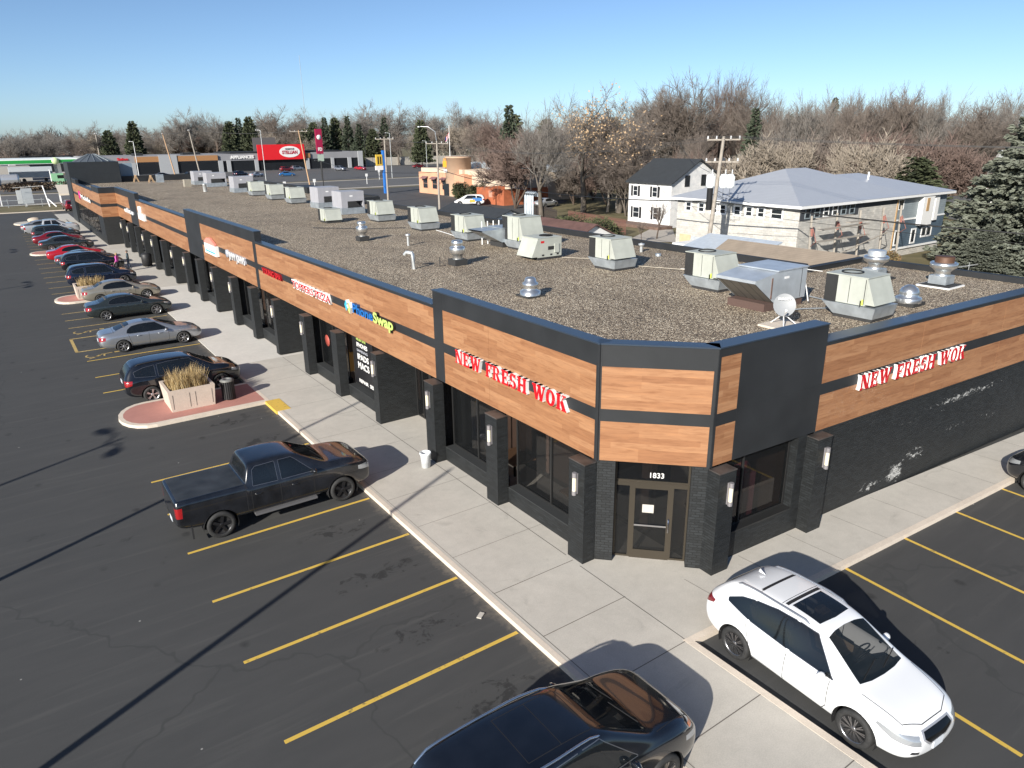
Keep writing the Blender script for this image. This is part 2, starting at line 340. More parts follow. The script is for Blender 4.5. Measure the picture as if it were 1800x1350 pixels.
# ------------------------------------------------------------------ vehicles
def lerp_tab(tab, x):
    if x <= tab[0][0]: return tab[0][1]
    for (a, va), (b, vb) in zip(tab, tab[1:]):
        if x <= b:
            t = (x-a)/(b-a) if b > a else 0
            return va+(vb-va)*t
    return tab[-1][1]
def car_shell(sp):
    """smooth closed body from longitudinal sections (+x is the nose)"""
    rows = []
    for x in sp['xs']:
        W, zb, zs, zt, wt = (lerp_tab(sp[k], x) for k in ('W', 'ZB', 'ZS', 'ZT', 'WT'))
        zt = max(zt, zs+0.005); h = zt-zs
        half = [(0, zb), (W-0.16, zb), (W-0.035, zb+0.10), (W, zb+(zs-zb)*0.5), (W-0.015, zs-0.03), (W-0.075, zs+min(0.035, h*0.35)),
                (wt, zs+h*0.88), (wt-0.12, zs+h*0.985), (wt*0.45, zt), (0, zt+0.003)]
        ring = [(x, y, z) for y, z in half] + [(x, -y, z) for y, z in half[-2:0:-1]]
        rows.append(ring)
    b = MB(); n = len(rows[0]); b.grid(rows, 0, True, closed=True)
    # end caps as quads strips
    for r, base in ((rows[0], 0), (rows[-1], (len(rows)-1)*n)):
        for i in range(n//2-1):
            q = (base+i if i else base, base+i+1, base+n-i-1, base+(n-i) % n if i else base)
            if i == 0: f = (base, base+1, base+n-1)
            else: f = (base+i, base+i+1, base+n-i-1, base+n-i)
            b.f.append(f if base else f[::-1]); b.m.append(0); b.sm.append(True)
        i = n//2-1; f = (base+i, base+i+1, base+n-i); 
        f = (base+i, base+n//2, base+n-i)
        b.f.append(f if base else f[::-1]); b.m.append(0); b.sm.append(True)
    me = bpy.data.meshes.new('shell'); me.from_pydata(b.v, [], b.f)
    bm = bmesh.new(); bm.from_mesh(me)
    bmesh.ops.recalc_face_normals(bm, faces=bm.faces)
    bm.to_mesh(me); bm.free()
    o = bpy.data.objects.new('shell', me); COL.objects.link(o)
    md = o.modifiers.new('s', 'SUBSURF'); md.levels = sp.get('lev', 3); md.render_levels = md.levels
    dg = bpy.context.evaluated_depsgraph_get(); ev = o.evaluated_get(dg)
    bm = bmesh.new(); bm.from_mesh(ev.to_mesh()); ev.to_mesh_clear()
    bpy.data.objects.remove(o); bpy.data.meshes.remove(me)
    return bm
AX = {'y': (0, 2), 'z': (0, 1), 'x': (1, 2)}
def inside(poly, a, b):
    c = False; j = len(poly)-1
    for i in range(len(poly)):
        xi, yi = poly[i]; xj, yj = poly[j]
        if (yi > b) != (yj > b) and a < (xj-xi)*(b-yi)/(yj-yi)+xi: c = not c
        j = i
    return c
def cut(bm, poly, axis, filt, layer, val, only=None):
    i0, i1 = AX[axis]; n = len(poly)
    for k in range(n):
        (ax, ay), (bx, by) = poly[k], poly[(k+1) % n]
        dx, dy = bx-ax, by-ay; L = math.hypot(dx, dy)
        if L < 1e-6: continue
        fs = []
        for f in bm.faces:
            if not filt(f): continue
            c = f.calc_center_median(); px, py = c[i0]-ax, c[i1]-ay
            t = (px*dx+py*dy)/L; d = abs(px*dy-py*dx)/L
            r = max((v.co-c).length for v in f.verts)+0.002
            if -r < t < L+r and d < r: fs.append(f)
        if not fs: continue
        g = set(fs)
        for f in fs: g.update(f.edges); g.update(f.verts)
        co = Vector((0, 0, 0)); no = Vector((0, 0, 0)); co[i0], co[i1] = ax, ay; no[i0], no[i1] = dy/L, -dx/L
        bmesh.ops.bisect_plane(bm, geom=list(g), plane_co=co, plane_no=no, dist=1e-5)
    out = []
    for f in bm.faces:
        if not filt(f): continue
        c = f.calc_center_median()
        if inside(poly, c[i0], c[i1]) and (only is None or f[layer] in only): f[layer] = val; out.append(f)
    return out
def strip(p, q, w):
    (ax, ay), (bx, by) = p, q; L = math.hypot(bx-ax, by-ay); nx, ny = -(by-ay)/L*w/2, (bx-ax)/L*w/2
    return [(ax+nx, ay+ny), (bx+nx, by+ny), (bx-nx, by-ny), (ax-nx, ay-ny)]
def circle(cx, cz, r, n=20, a0=0):
    return [(cx+r*cos(2*pi*k/n+a0), cz+r*sin(2*pi*k/n+a0)) for k in range(n)]
def make_wheel(root, x, y, sgn, R, Wd, rimc, style, S, tyre):
    """tyre (part) with its rim (sub-part); sgn is the outward side"""
    b = MB(); w = Wd/2; h = [(R*0.66, -w), (R*0.9, -w), (R*0.985, -w*0.72), (R, -w*0.3), (R, w*0.3), (R*0.985, w*0.72), (R*0.93, w*0.97), (R*0.80, w*1.04), (R*0.70, w*0.98), (R*0.66, w*0.8)]
    b.lathe([(r*S, q*S*sgn) for r, q in h], n=36, axis='y'); t = b.build('wheel', tyre, root, uv=False); t.location = (x*S, y*S, R*S*0.995)
    k = MB(); rr = R*0.68*S; o = w*S*sgn
    k.lathe([(rr*1.0, o*0.98), (rr*0.95, o*0.90), (rr*0.9, o*0.55), (0.02, o*0.42)], n=36, axis='y', mfun=lambda i, j: 0 if i < 1 else 1)
    k.lathe([(rr*0.24, o*0.5), (rr*0.23, o*0.86), (rr*0.16, o*0.92), (0.001, o*0.92)], n=16, axis='y', m=0)
    ns, tw = {'five': (5, 0.0), 'multi': (10, 0.09), 'wide': (5, 0.13), 'seven': (7, 0.0), 'steel': (9, 0.0)}[style]
    for q in range(ns):
        for sg in ((-1, 1) if tw else (0,)):
            a = 2*pi*q/ns+0.2; a2 = a+sg*tw; wd = {'five': 0.17, 'multi': 0.045, 'wide': 0.07, 'seven': 0.12, 'steel': 0.1}[style]*rr
            r0, r1 = rr*0.18, rr*0.97
            d0 = Vector((sin(a), 0, cos(a))); d1 = Vector((sin(a2), 0, cos(a2)))
            p0 = d0*r0+Vector((0, o*0.88, 0)); p1 = d1*r1+Vector((0, o*0.90, 0))
            pr = (p1-p0).cross(Vector((0, 1, 0))).normalized()
            dp = Vector((0, -o*0.22, 0))
            A, B = p0+pr*wd*0.75, p0-pr*wd*0.75; C, D = p1-pr*wd, p1+pr*wd
            k.face([A, B, C, D], 0); k.face([A, D, D+dp, A+dp], 0); k.face([B, C, C+dp, B+dp], 0)
    ri = k.build('rim', [rimc, M_dark], t, uv=False)
    return t
def car(name, sp, paint, label, cat, loc, heading, S=1.05, rim='silver', style='five', extras=None):
    bm = car_shell(sp); L = bm.faces.layers.int.new('p')
    bm.normal_update()
    side = lambda f: abs(f.normal.y) > 0.35 and abs(f.calc_center_median().y) > 0.3
    R = sp['R']; sp.setdefault('wintrim', mat('window_trim', (.20, .20, .21), .3, metal=.8)); ar = sp.get('arch', R*1.17)
    tags = {0: ('body', paint)}
    # wheel arches
    for wx in sp['wheels']:
        pl = [(a, z) for a, z in circle(wx, R*0.98, ar, 28)]
        low = lambda f, wx=wx: abs(f.calc_center_median().y) > 0.5 and abs(f.calc_center_median().x-wx) < ar*1.35 and f.calc_center_median().z < R+ar*1.25
        ring = [(a, z) for a, z in circle(wx, R*0.98, ar+0.045, 28)]
        cut(bm, ring, 'y', low, L, 90)
        fs = cut(bm, pl, 'y', low, L, 99)
        bmesh.ops.delete(bm, geom=fs, context='FACES')
    if not sp.get('cladding'):
        for f in bm.faces:
            if f[L] == 90: f[L] = 0
    nt = 1; feats = []
    for (pname, poly, axis, mt, kw) in sp['feat']:
        zmin, xmin, xmax, ymin = kw.get('zmin', -9), kw.get('xmin', -99), kw.get('xmax', 99), kw.get('ymin', 0)
        nz = kw.get('nz'); nx = kw.get('nx'); ny = kw.get('ny')
        def filt(f, zmin=zmin, xmin=xmin, xmax=xmax, ymin=ymin, nx=nx, ny=ny, nz=nz):
            c = f.calc_center_median()
            if not (c.z > zmin and xmin < c.x < xmax and abs(c.y) > ymin): return False
            n = f.normal
            if nx is not None and (n.x*nx <= 0.12 or abs(n.x) < 0.12): return False
            if ny is not None and abs(n.y) < ny: return False
            if nz is not None and n.z < nz: return False
            return True
        nt += 1; tags[nt] = (pname, mt)
        cut(bm, poly, axis, filt, L, nt, only=kw.get('only_body') and {0, 90})
        bm.normal_update()
    # window surrounds
    if sp.get('wintrim'):
        for (pname, poly, axis, mt, kw) in sp['feat']:
            if pname != 'window': continue
            for i in range(len(poly)):
                cut(bm, strip(poly[i], poly[(i+1) % len(poly)], 0.026), 'y', lambda f: abs(f.normal.y) > 0.25 and abs(f.calc_center_median().y) > 0.4 and f.calc_center_median().z > .85, L, 92, only={0})
    # seams
    for (p, q) in sp.get('seams', []):
        cut(bm, strip(p, q, 0.015), 'y', lambda f: abs(f.normal.y) > 0.3 and abs(f.calc_center_median().y) > 0.4, L, 91, only={0, 90, 92})
    for (p, q) in sp.get('topseams', []):
        cut(bm, strip(p, q, 0.014), 'z', lambda f: f.normal.z > 0.3 and f.calc_center_median().z > sp.get('topz', 0.6), L, 91, only={0})
    # sills and bumpers in dark plastic
    if sp.get('cladding'):
        zc = sp['cladding']
        for f in bm.faces:
            if f[L] == 0 and f.calc_center_median().z < zc-0.001: f[L] = 90
        cutz = [(-4, -1), (4, -1), (4, zc), (-4, zc)]
    root = empty(name, loc, heading, label, cat)
    groups = {}
    for f in bm.faces:
        t = f[L]; c = f.calc_center_median()
        if t in (90, 91, 92): key = ('body', 0)
        elif t == 0: key = ('body', 0)
        else:
            nm = tags[t][0]; key = (nm, t*4+(0 if nm in sp.get('single', ('windshield', 'rear_window', 'grille', 'sunroof', 'bed_cover', 'tailgate', 'license_plate', 'hood', 'roof_strip')) else (1 if c.y > 0 else 2)))
        groups.setdefault(key, []).append(f)
    for (nm, key), fs in groups.items():
        vm = {}; b = MB(); mset = [paint, M_black_plastic, M_seam, sp.get('wintrim') or M_seam] if nm == 'body' else [tags[key//4][1]]
        for f in fs:
            idx = []
            for v in f.verts:
                if v.index not in vm or True:
                    k = (round(v.co.x, 5), round(v.co.y, 5), round(v.co.z, 5))
                    if k not in vm: vm[k] = len(b.v); b.v.append((v.co.x*S, v.co.y*S, v.co.z*S))
                    idx.append(vm[k])
            if len(set(idx)) < 3: continue
            b.f.append(tuple(idx)); b.m.append({90: 1, 91: 2, 92: 3}.get(f[L], 0) if nm == 'body' else 0); b.sm.append(True)
        ob = b.build(nm, mset, root, uv=False)
        ob.data.normals_split_custom_set_from_vertices([bmnorm(bm, Vector(v)/S, nm) for v in b.v]) if False else None
    bm.free()
    # arch liners
    for wx in sp['wheels']:
        for sg in (-1, 1):
            lin = MB()
            yo = lerp_tab(sp['W'], wx)-0.01; yi = yo-0.34
            pts = [(wx+ar*cos(a), R*0.98+ar*sin(a)) for a in [pi*1.12-k*(pi*1.24)/16 for k in range(17)]]
            lin.grid([[(x*S, sg*yo*S, z*S) for x, z in pts], [(x*S, sg*yi*S, z*S) for x, z in pts]], 0)
            lin.face([(x*S, sg*yi*S, z*S) for x, z in pts], 0)
            lin.build('wheel_well', M_dark, root, uv=False)
    rimc = {'silver': M_rim, 'black': M_rimblack, 'grey': M_rimgrey}
    for i, wx in enumerate(sp['wheels']):
        for sg in (-1, 1):
            rc = rimc[rim if isinstance(rim, str) else rim[i]]
            make_wheel(root, wx, sg*(lerp_tab(sp['W'], wx)-0.12), sg, R, 0.235, rc, style, S, M_tyre)
    cabin(root, sp, S)
    # mirrors
    mx, mz = sp['mirror']; Wm = lerp_tab(sp['W'], mx)
    for sg in (-1, 1):
        b = MB(); N = 8
        rows = []
        for i in range(N+1):
            th = pi*i/N; rows.append([((mx+0.10*cos(th)*(1 if cos(th) > 0 else 0.35))*S, sg*(Wm+0.07+0.115*sin(th)*cos(ph))*S, (mz+0.085*sin(th)*sin(ph))*S) for ph in [2*pi*j/10 for j in range(10)]])
        b.grid(rows, 0, True, closed=True)
        b.tube([((mx+0.02)*S, sg*(Wm-0.10)*S, (mz-0.05)*S), ((mx+0.02)*S, sg*(Wm+0.02)*S, (mz-0.03)*S)], 0.03*S, 6, 1)
        b.build('mirror', [sp.get('mirror_mat') or paint, M_black_plastic], root, uv=False)
    for (hx, hz) in sp.get('handles', []):
        for sg in (-1, 1):
            b = MB(); y0 = lerp_tab(sp['W'], hx)*sg
            b.tube([((hx-0.10)*S, (y0-sg*0.015)*S, hz*S), ((hx-0.06)*S, (y0+sg*0.022)*S, hz*S), ((hx+0.06)*S, (y0+sg*0.022)*S, hz*S), ((hx+0.10)*S, (y0-sg*0.015)*S, hz*S)], 0.014*S, 6)
            b.build('door_handle', sp.get('handle_mat') or paint, root, uv=False)
    if sp.get('rails'):
        xa, xb, yy, zz, mt = sp['rails']
        for sg in (-1, 1):
            b = MB(); P = []
            for k in range(13):
                t = k/12; x = xa+(xb-xa)*t; zsx = lerp_tab(sp['ZS'], x); zr = zsx+(lerp_tab(sp['ZT'], x)-zsx)*.955; yq = lerp_tab(sp['WT'], x)-.085
                P.append((x*S, sg*yq*S, (zr+zz-.035-(0.06 if k in (0, 12) else 0))*S))
            b.tube(P, 0.021*S, 8)
            b.build('roof_rail', mt, root, uv=False)
    if sp.get('crossbars'):
        for xc in sp['crossbars']:
            b = MB(); zr = lerp_tab(sp['ZT'], xc)*S; yw = sp['rails'][2]*S
            b.obox((xc*S-0.03, -yw, zr+0.035), (0.06, 0, 0), (0, 2*yw, 0), (0, 0, 0.03)); b.build('roof_crossbar', M_black_plastic, root, uv=False)
    if sp.get('antenna'):
        xa, za = sp['antenna']; b = MB()
        b.grid([[((xa-0.09)*S, 0.02*S, za*S), ((xa-0.09)*S, -0.02*S, za*S)], [((xa-0.07)*S, 0.006*S, (za+0.07)*S), ((xa-0.07)*S, -0.006*S, (za+0.07)*S)], [((xa+0.08)*S, 0.003*S, za*S), ((xa+0.08)*S, -0.003*S, za*S)]], 0, False)
        b.face([((xa-0.09)*S, 0.02*S, za*S), ((xa-0.07)*S, 0.006*S, (za+0.07)*S), ((xa+0.08)*S, 0.003*S, za*S)]); b.face([((xa-0.09)*S, -0.02*S, za*S), ((xa+0.08)*S, -0.003*S, za*S), ((xa-0.07)*S, -0.006*S, (za+0.07)*S)])
        b.build('antenna', paint, root, uv=False)
    if sp.get('wipers'):
        for (x0, y0, x1, y1) in sp['wipers']:
            b = MB(); z0 = lerp_tab(sp['ZT'], x0)+0.02; z1 = lerp_tab(sp['ZT'], x1)+0.03
            b.tube([(x0*S, y0*S, z0*S), (x1*S, y1*S, z1*S)], 0.009*S, 5); b.build('wiper', M_dark, root, uv=False)
    for (px, pz, sg) in sp.get('plates', []):
        b = MB(); b.box((px-0.006)*S, (px+0.006)*S, -0.15*S, 0.15*S, (pz-0.075)*S, (pz+0.075)*S, 0)
        b.build('license_plate', M_plate, root, uv=False)
    return root
def cabin(root, sp, S):
    xa, xb = sp.get('cab', (-1.55, .85)); W = lerp_tab(sp['W'], 0)-.10; zb = lerp_tab(sp['ZS'], 0)-.12
    b = MB(); b.box(xa*S, xb*S, -W*S, W*S, .45*S, .62*S); b.box(xb*S, (xb+.45)*S, -(W-.08)*S, (W-.08)*S, (zb-.30)*S, (zb+.0)*S); b.build('cabin_floor', M_cab, root, uv=False)
    for row, x in enumerate(sp.get('seats', (.05, -.85))):
        for y in ((-.38, .38) if row == 0 else (-.42, 0, .42)):
            q = MB(); w = .25 if row == 0 else .20; q.obox(((x-.25)*S, (y-w)*S, .62*S), (.5*S, 0, 0), (0, 2*w*S, 0), (0, 0, .14*S)); q.obox(((x-.25)*S, (y-w)*S, .70*S), (-.22*S, 0, .62*S*(zb/.9)*.9), (0, 2*w*S, 0), (.12*S, 0, .0)); q.obox(((x-.47)*S, (y-.12)*S, (.70+.58*(zb/.9)*.9)*S), (.08*S, 0, 0), (0, .24*S, 0), (0, 0, .16*S)); q.build('seat', sp.get('seatmat') or M_seat, root, uv=False)
    b = MB(); c = Vector(((xb-.22)*S, .38*S, (zb-.02)*S)); P = [c+Vector((.08*cos(a), .19*sin(a)*1.0, .17*cos(a)))*S for a in [2*pi*k/14 for k in range(15)]]; b.tube(P, .017*S, 5, cap=False); b.build('steering_wheel', M_black_plastic, root, uv=False)
def bmnorm(*a): return None
M_cab = None

M_cab = mat('cabin_dark', (.035, .034, .034), .8); M_seat = mat('seat_grey', (.10, .095, .09), .8)
M_dark = mat('dark_void', (0.006, 0.006, 0.007), 0.8)
M_seam = mat('panel_gap', (0.01, 0.01, 0.011), 0.7)
M_black_plastic = mat('black_trim', (0.02, 0.02, 0.021), 0.55)
M_tyre = mat('tyre_rubber', (0.022, 0.022, 0.022), 0.75, var=0.3, vscale=9)
M_rim = mat('rim_silver', (0.55, 0.55, 0.57), 0.3, metal=0.9)
M_rimblack = mat('rim_black', (0.03, 0.03, 0.033), 0.35, metal=0.6)
M_rimgrey = mat('rim_grey', (0.25, 0.25, 0.26), 0.3, metal=0.9)
M_plate = mat('plate', (0.55, 0.58, 0.62), 0.5)
M_autoglass = m_glass('auto_glass', (0.008, 0.010, 0.012), 0.16)
M_autoglass_l = m_glass('auto_glass_clear', (0.016, 0.022, 0.026), 0.5)
M_tail = mat('tail_lamp', (0.27, 0.008, 0.010), 0.15, spec=0.7, coat=0.6)
M_taild = mat('tail_lamp_dark', (0.16, 0.01, 0.015), 0.15, spec=0.7, coat=0.6)
M_head = mat('head_lamp', (0.42, 0.44, 0.46), 0.12, metal=0.5, coat=1.0)
M_white_lens = mat('white_lens', (0.75, 0.72, 0.72), 0.2, coat=0.6)
M_chrome = mat('chrome', (0.7, 0.7, 0.72), 0.12, metal=1.0)
M_amber = mat('amber_lens', (0.7, 0.16, 0.02), 0.2)
def paint(name, col, rough=0.28, metal=0.0, dirt=0.0):
    return mat('paint_'+name, col, rough, metal, coat=1.0, spec=0.5, var=dirt, vscale=2.5)
P_white = paint('white', (0.74, 0.75, 0.76), 0.3)
P_black = paint('black', (0.006, 0.007, 0.010), 0.15, dirt=0.3)
P_blackdirty = paint('black_dusty', (0.010, 0.011, 0.014), 0.22, dirt=0.5)
P_navy = paint('navy', (0.010, 0.016, 0.034), 0.2, 0.3)
P_silver = paint('silver', (0.42, 0.44, 0.47), 0.3, 0.75)
P_silverw = paint('silver_light', (0.55, 0.56, 0.57), 0.3, 0.5)
P_tan = paint('tan', (0.36, 0.33, 0.27), 0.3, 0.6)
P_char = paint('charcoal', (0.035, 0.045, 0.047), 0.25, 0.5)
P_greyblue = paint('greyblue', (0.06, 0.085, 0.11), 0.25, 0.5)
P_red = paint('red', (0.42, 0.012, 0.022), 0.22, 0.2)
P_maroon = paint('maroon', (0.18, 0.010, 0.018), 0.22, 0.3)
P_blue = paint('blue', (0.02, 0.13, 0.33), 0.22, 0.4)

def spec_rx():
    sp = dict(R=0.365, seatmat=mat('seat_tan', (.32, .24, .17), .7), wheels=[-1.36, 1.38], mirror=(0.66, 1.06),
      xs=[-2.36, -2.34, -2.22, -1.9, -1.55, -1.2, -0.6, 0.0, 0.40, 0.62, 0.85, 1.18, 1.32, 1.6, 1.95, 2.2, 2.34, 2.38],
      W=[(-2.36, .62), (-2.34, .78), (-2.22, .88), (-1.9, .935), (-1.2, .945), (0.6, .945), (1.6, .94), (1.95, .90), (2.2, .80), (2.34, .62), (2.38, .45)],
      ZB=[(-2.36, .50), (-2.2, .28), (-1.8, .22), (1.9, .21), (2.25, .22), (2.38, .34)],
      ZS=[(-2.36, .86), (-2.3, .98), (-1.9, 1.08), (-1.2, 1.06), (0, 1.00), (0.9, .97), (1.3, .95), (1.9, .86), (2.2, .74), (2.38, .60)],
      ZT=[(-2.36, .95), (-2.34, 1.05), (-2.22, 1.17), (-1.9, 1.50), (-1.55, 1.62), (-1.2, 1.67), (-0.4, 1.70), (0.05, 1.68), (0.40, 1.61), (1.18, 1.12), (1.32, 1.06), (1.9, .96), (2.2, .84), (2.38, .66)],
      WT=[(-2.36, .55), (-2.22, .62), (-1.9, .62), (-1.55, .66), (-0.4, .69), (0.40, .63), (0.9, .73), (1.25, .80), (1.9, .72), (2.2, .55), (2.38, .3)],
      rails=(-1.75, 0.1, 0.60, 0.035, mat('rail_silver', (0.5, 0.52, 0.55), 0.3, metal=0.8)), antenna=(-1.55, 1.645), topz=0.7,
      handles=[(-0.55, .90), (0.42, .88)], wipers=[(1.2, 0.1, 1.05, 0.62), (1.2, -0.5, 1.05, 0.05)], plates=[(2.385, .44, 1), (-2.35, .80, -1)],
      seams=[((0.80, .98), (0.80, .45)), ((0.80, .45), (0.70, .30)), ((-0.14, .98), (-0.17, .32)), ((-1.02, .62), (-1.14, 1.02)), ((-0.95, .34), (-1.02, .62)), ((-0.95, .34), (0.70, .30)), ((1.18, .40), (1.2, .30))],
      topseams=[((1.35, .76), (2.05, .66)), ((1.35, -.76), (2.05, -.66)), ((2.05, .66), (2.2, .3)), ((2.05, -.66), (2.2, -.3)), ((2.2, .3), (2.2, -.3)), ((-1.12, .54), (-1.12, -.54)), ((-0.62, .54), (-0.62, -.54))])
    G = M_autoglass
    sp['feat'] = [
      ('windshield', [(1.22, .64), (1.27, .35), (1.285, 0), (1.27, -.35), (1.22, -.64), (0.44, -.53), (0.40, -.3), (0.385, 0), (0.40, .3), (0.44, .53)], 'z', M_autoglass_l, dict(zmin=.9, nz=.2)),
      ('rear_window', [(-2.20, .50), (-2.24, 0), (-2.20, -.50), (-1.92, -.44), (-1.92, .44)], 'z', G, dict(zmin=1.1, xmax=-1.8)),
      ('window', [(0.84, 1.02), (0.78, 1.06), (0.34, 1.49), (0.28, 1.55), (-0.10, 1.585), (-0.10, 1.045)], 'y', G, dict(zmin=.9, ny=.3)),
      ('window', [(-0.17, 1.045), (-0.17, 1.585), (-0.60, 1.575), (-1.08, 1.50), (-1.08, 1.10)], 'y', G, dict(zmin=.9, ny=.3)),
      ('window', [(-1.12, 1.105), (-1.12, 1.49), (-1.42, 1.41), (-1.72, 1.25), (-1.70, 1.20)], 'y', G, dict(zmin=.9, ny=.25)),
      ('sunroof', [(0.17, .44), (0.20, 0), (0.17, -.44), (-0.46, -.44), (-0.46, .44)], 'z', M_autoglass, dict(zmin=1.5, nz=.5)),
      ('roof_strip', [(-.50, .50), (-.50, -.50), (-.58, -.50), (-.58, .50)], 'z', M_black_plastic, dict(zmin=1.5, nz=.5)), ('roof_strip', [(-1.10, .49), (-1.10, -.49), (-1.17, -.49), (-1.17, .49)], 'z', M_black_plastic, dict(zmin=1.4, nz=.5)),
      ('door_pillar', [(-.10, 1.045), (-.17, 1.045), (-.17, 1.585), (-.10, 1.585)], 'y', M_autoglass, dict(zmin=.9, ny=.3)), ('door_pillar', [(-1.08, 1.10), (-1.12, 1.105), (-1.12, 1.49), (-1.08, 1.50)], 'y', M_autoglass, dict(zmin=.9, ny=.25)),
      ('tail_lamp', [(-2.4, .82), (-2.02, .98), (-2.0, 1.05), (-2.4, 1.05)], 'y', M_taild, dict(xmax=-1.9, ymin=.52)),
      ('grille_surround', [(-.40, .78), (.40, .78), (.45, .66), (.26, .50), (-.26, .50), (-.45, .66)], 'x', mat('satin_silver', (.5, .5, .52), .45, metal=.6), dict(nx=1, xmin=1.9)), ('grille', [(-.36, .755), (.36, .755), (.40, .665), (.23, .53), (-.23, .53), (-.40, .665)], 'x', m_lined('grille_bars', (.05, .05, .052), (.004, .004, .004), .045, 'v', .5, .3), dict(nx=1, xmin=1.9)),
      ('headlight', [(2.4, .56), (2.28, .60), (2.02, .66), (1.72, .80), (1.76, .845), (2.2, .77), (2.4, .68)], 'y', M_head, dict(xmin=1.7, ymin=.50)),
      ('fog_lamp', [(.52, .40), (.68, .42), (.66, .48), (.52, .46)], 'x', M_chrome, dict(nx=1, xmin=1.9)), ('fog_lamp', [(-.52, .40), (-.68, .42), (-.66, .48), (-.52, .46)], 'x', M_chrome, dict(nx=1, xmin=1.9)),
    ]
    return sp
def spec_suv(L=4.77, big=False, wo=0.0, to=0.0):
    """square-ish crossover"""
    k = L/4.77; H = 1.72 if not big else 1.80; zs = 1.03 if not big else 1.10
    sp = dict(R=0.36 if not big else .39, wheels=[-1.42*k, 1.44*k], mirror=(0.70*k, zs+.05), cladding=None,
      xs=[x*k for x in (-2.38, -2.36, -2.25, -2.0, -1.7, -1.2, -0.6, 0.0, 0.38, 0.65, 0.95, 1.22, 1.36, 1.7, 2.05, 2.25, 2.36, 2.39)],
      W=[(-2.38*k, .66+wo), (-2.36*k, .80+wo), (-2.25*k, .88+wo), (-2.0*k, .925+wo), (1.7*k, .93+wo), (2.05*k, .88+wo), (2.25*k, .78+wo*1.6), (2.36*k, .64+wo*2), (2.39*k, .5+wo*2)],
      ZB=[(-2.38*k, .48), (-2.2*k, .30), (-1.8*k, .24), (1.9*k, .23), (2.25*k, .24), (2.39*k, .36)],
      ZS=[(-2.38*k, .95), (-2.3*k, zs), (-1.9*k, zs+.05), (0, zs), (1.0*k, zs-.02), (1.4*k, zs-.03), (1.9*k, zs-.10), (2.2*k, zs-.20), (2.39*k, .68)],
      ZT=[(-2.38*k, 1.02), (-2.36*k, 1.12), (-2.25*k, 1.32), (-2.0*k, H-.09), (-1.7*k, H-.03), (-1.2*k, H), (-0.2, H+.01), (0.38*k, H-.06), (1.22*k, zs+.16), (1.36*k, zs+.12), (1.9*k, zs+.055), (2.2*k, zs-.07), (2.39*k, .76)],
      WT=[(-2.38*k, .58+to), (-2.25*k, .66+to), (-2.0*k, .66+to), (-0.4, .68+to), (0.38*k, .62+to), (0.9*k, .74+to*.6), (1.3*k, .80+wo), (1.9*k, .76+wo), (2.2*k, .62+to), (2.39*k, .4+to)],
      rails=(-1.9*k, 0.12*k, 0.62, 0.04, M_black_plastic), topz=.7, handles=[(-0.62*k, .93), (0.40*k, .91)],
      wipers=[(1.24*k, 0.1, 1.08*k, 0.62), (1.24*k, -0.5, 1.08*k, 0.05)], plates=[(-2.385*k, .92, -1)],
      seams=[((0.84*k, zs), (0.84*k, .45)), ((0.84*k, .45), (0.74*k, .33)), ((-0.12*k, zs), (-0.14*k, .33)), ((-1.06*k, .66), (-1.16*k, zs+.03)), ((-0.98*k, .38), (-1.06*k, .66)), ((-0.98*k, .36), (0.74*k, .33))],
      topseams=[((1.38*k, .78), (2.15*k, .66)), ((1.38*k, -.78), (2.15*k, -.66)), ((2.15*k, .66), (2.22*k, 0)), ((2.15*k, -.66), (2.22*k, 0))])
    G = M_autoglass; b = zs+.045; t = H-.13
    sp['feat'] = [
      ('windshield', [(1.26*k, .66), (1.31*k, .35), (1.325*k, 0), (1.31*k, -.35), (1.26*k, -.66), (0.43*k, -.55), (0.38*k, -.3), (0.365*k, 0), (0.38*k, .3), (0.43*k, .55)], 'z', M_autoglass_l, dict(zmin=.9, nz=.2)),
      ('rear_window', [(.56, 1.14), (.50, H-.16), (-.50, H-.16), (-.56, 1.14)], 'x', G, dict(zmin=1.0, nx=-1, xmax=-1.9)),
      ('window', [(0.88*k, b), (0.80*k, b+.06), (0.36*k, t-.08), (0.28*k, t), (-0.06*k, t+.02), (-0.06*k, b)], 'y', G, dict(zmin=.9, ny=.3)),
      ('window', [(-0.15*k, b), (-0.15*k, t+.02), (-0.62*k, t+.02), (-1.05*k, t-.02), (-1.05*k, b+.03)], 'y', G, dict(zmin=.9, ny=.3)),
      ('window', [(-1.16*k, b+.04), (-1.16*k, t-.03), (-1.6*k, t-.08), (-1.98*k, t-.2), (-1.95*k, b+.12)], 'y', G, dict(zmin=.9, ny=.25)),
      ('door_pillar', [(-.06*k, b), (-.15*k, b), (-.15*k, t+.02), (-.06*k, t+.02)], 'y', M_autoglass, dict(zmin=.9, ny=.3)),
      ('tail_lamp', [(-2.45*k, .80), (-2.12*k, .88), (-2.08*k, 1.06), (-2.45*k, 1.06)], 'y', M_tail, dict(xmax=-1.9*k, ymin=.56)),
      ('grille', [(-.46, .86), (.46, .86), (.48, .66), (-.48, .66)], 'x', M_rimblack, dict(nx=1, xmin=1.9*k)),
      ('headlight', [(2.45*k, .66), (2.28*k, .70), (1.92*k, .80), (1.92*k, .90), (2.2*k, .86), (2.45*k, .80)], 'y', M_head, dict(xmin=1.8*k, ymin=.50)),
    ]
    return sp
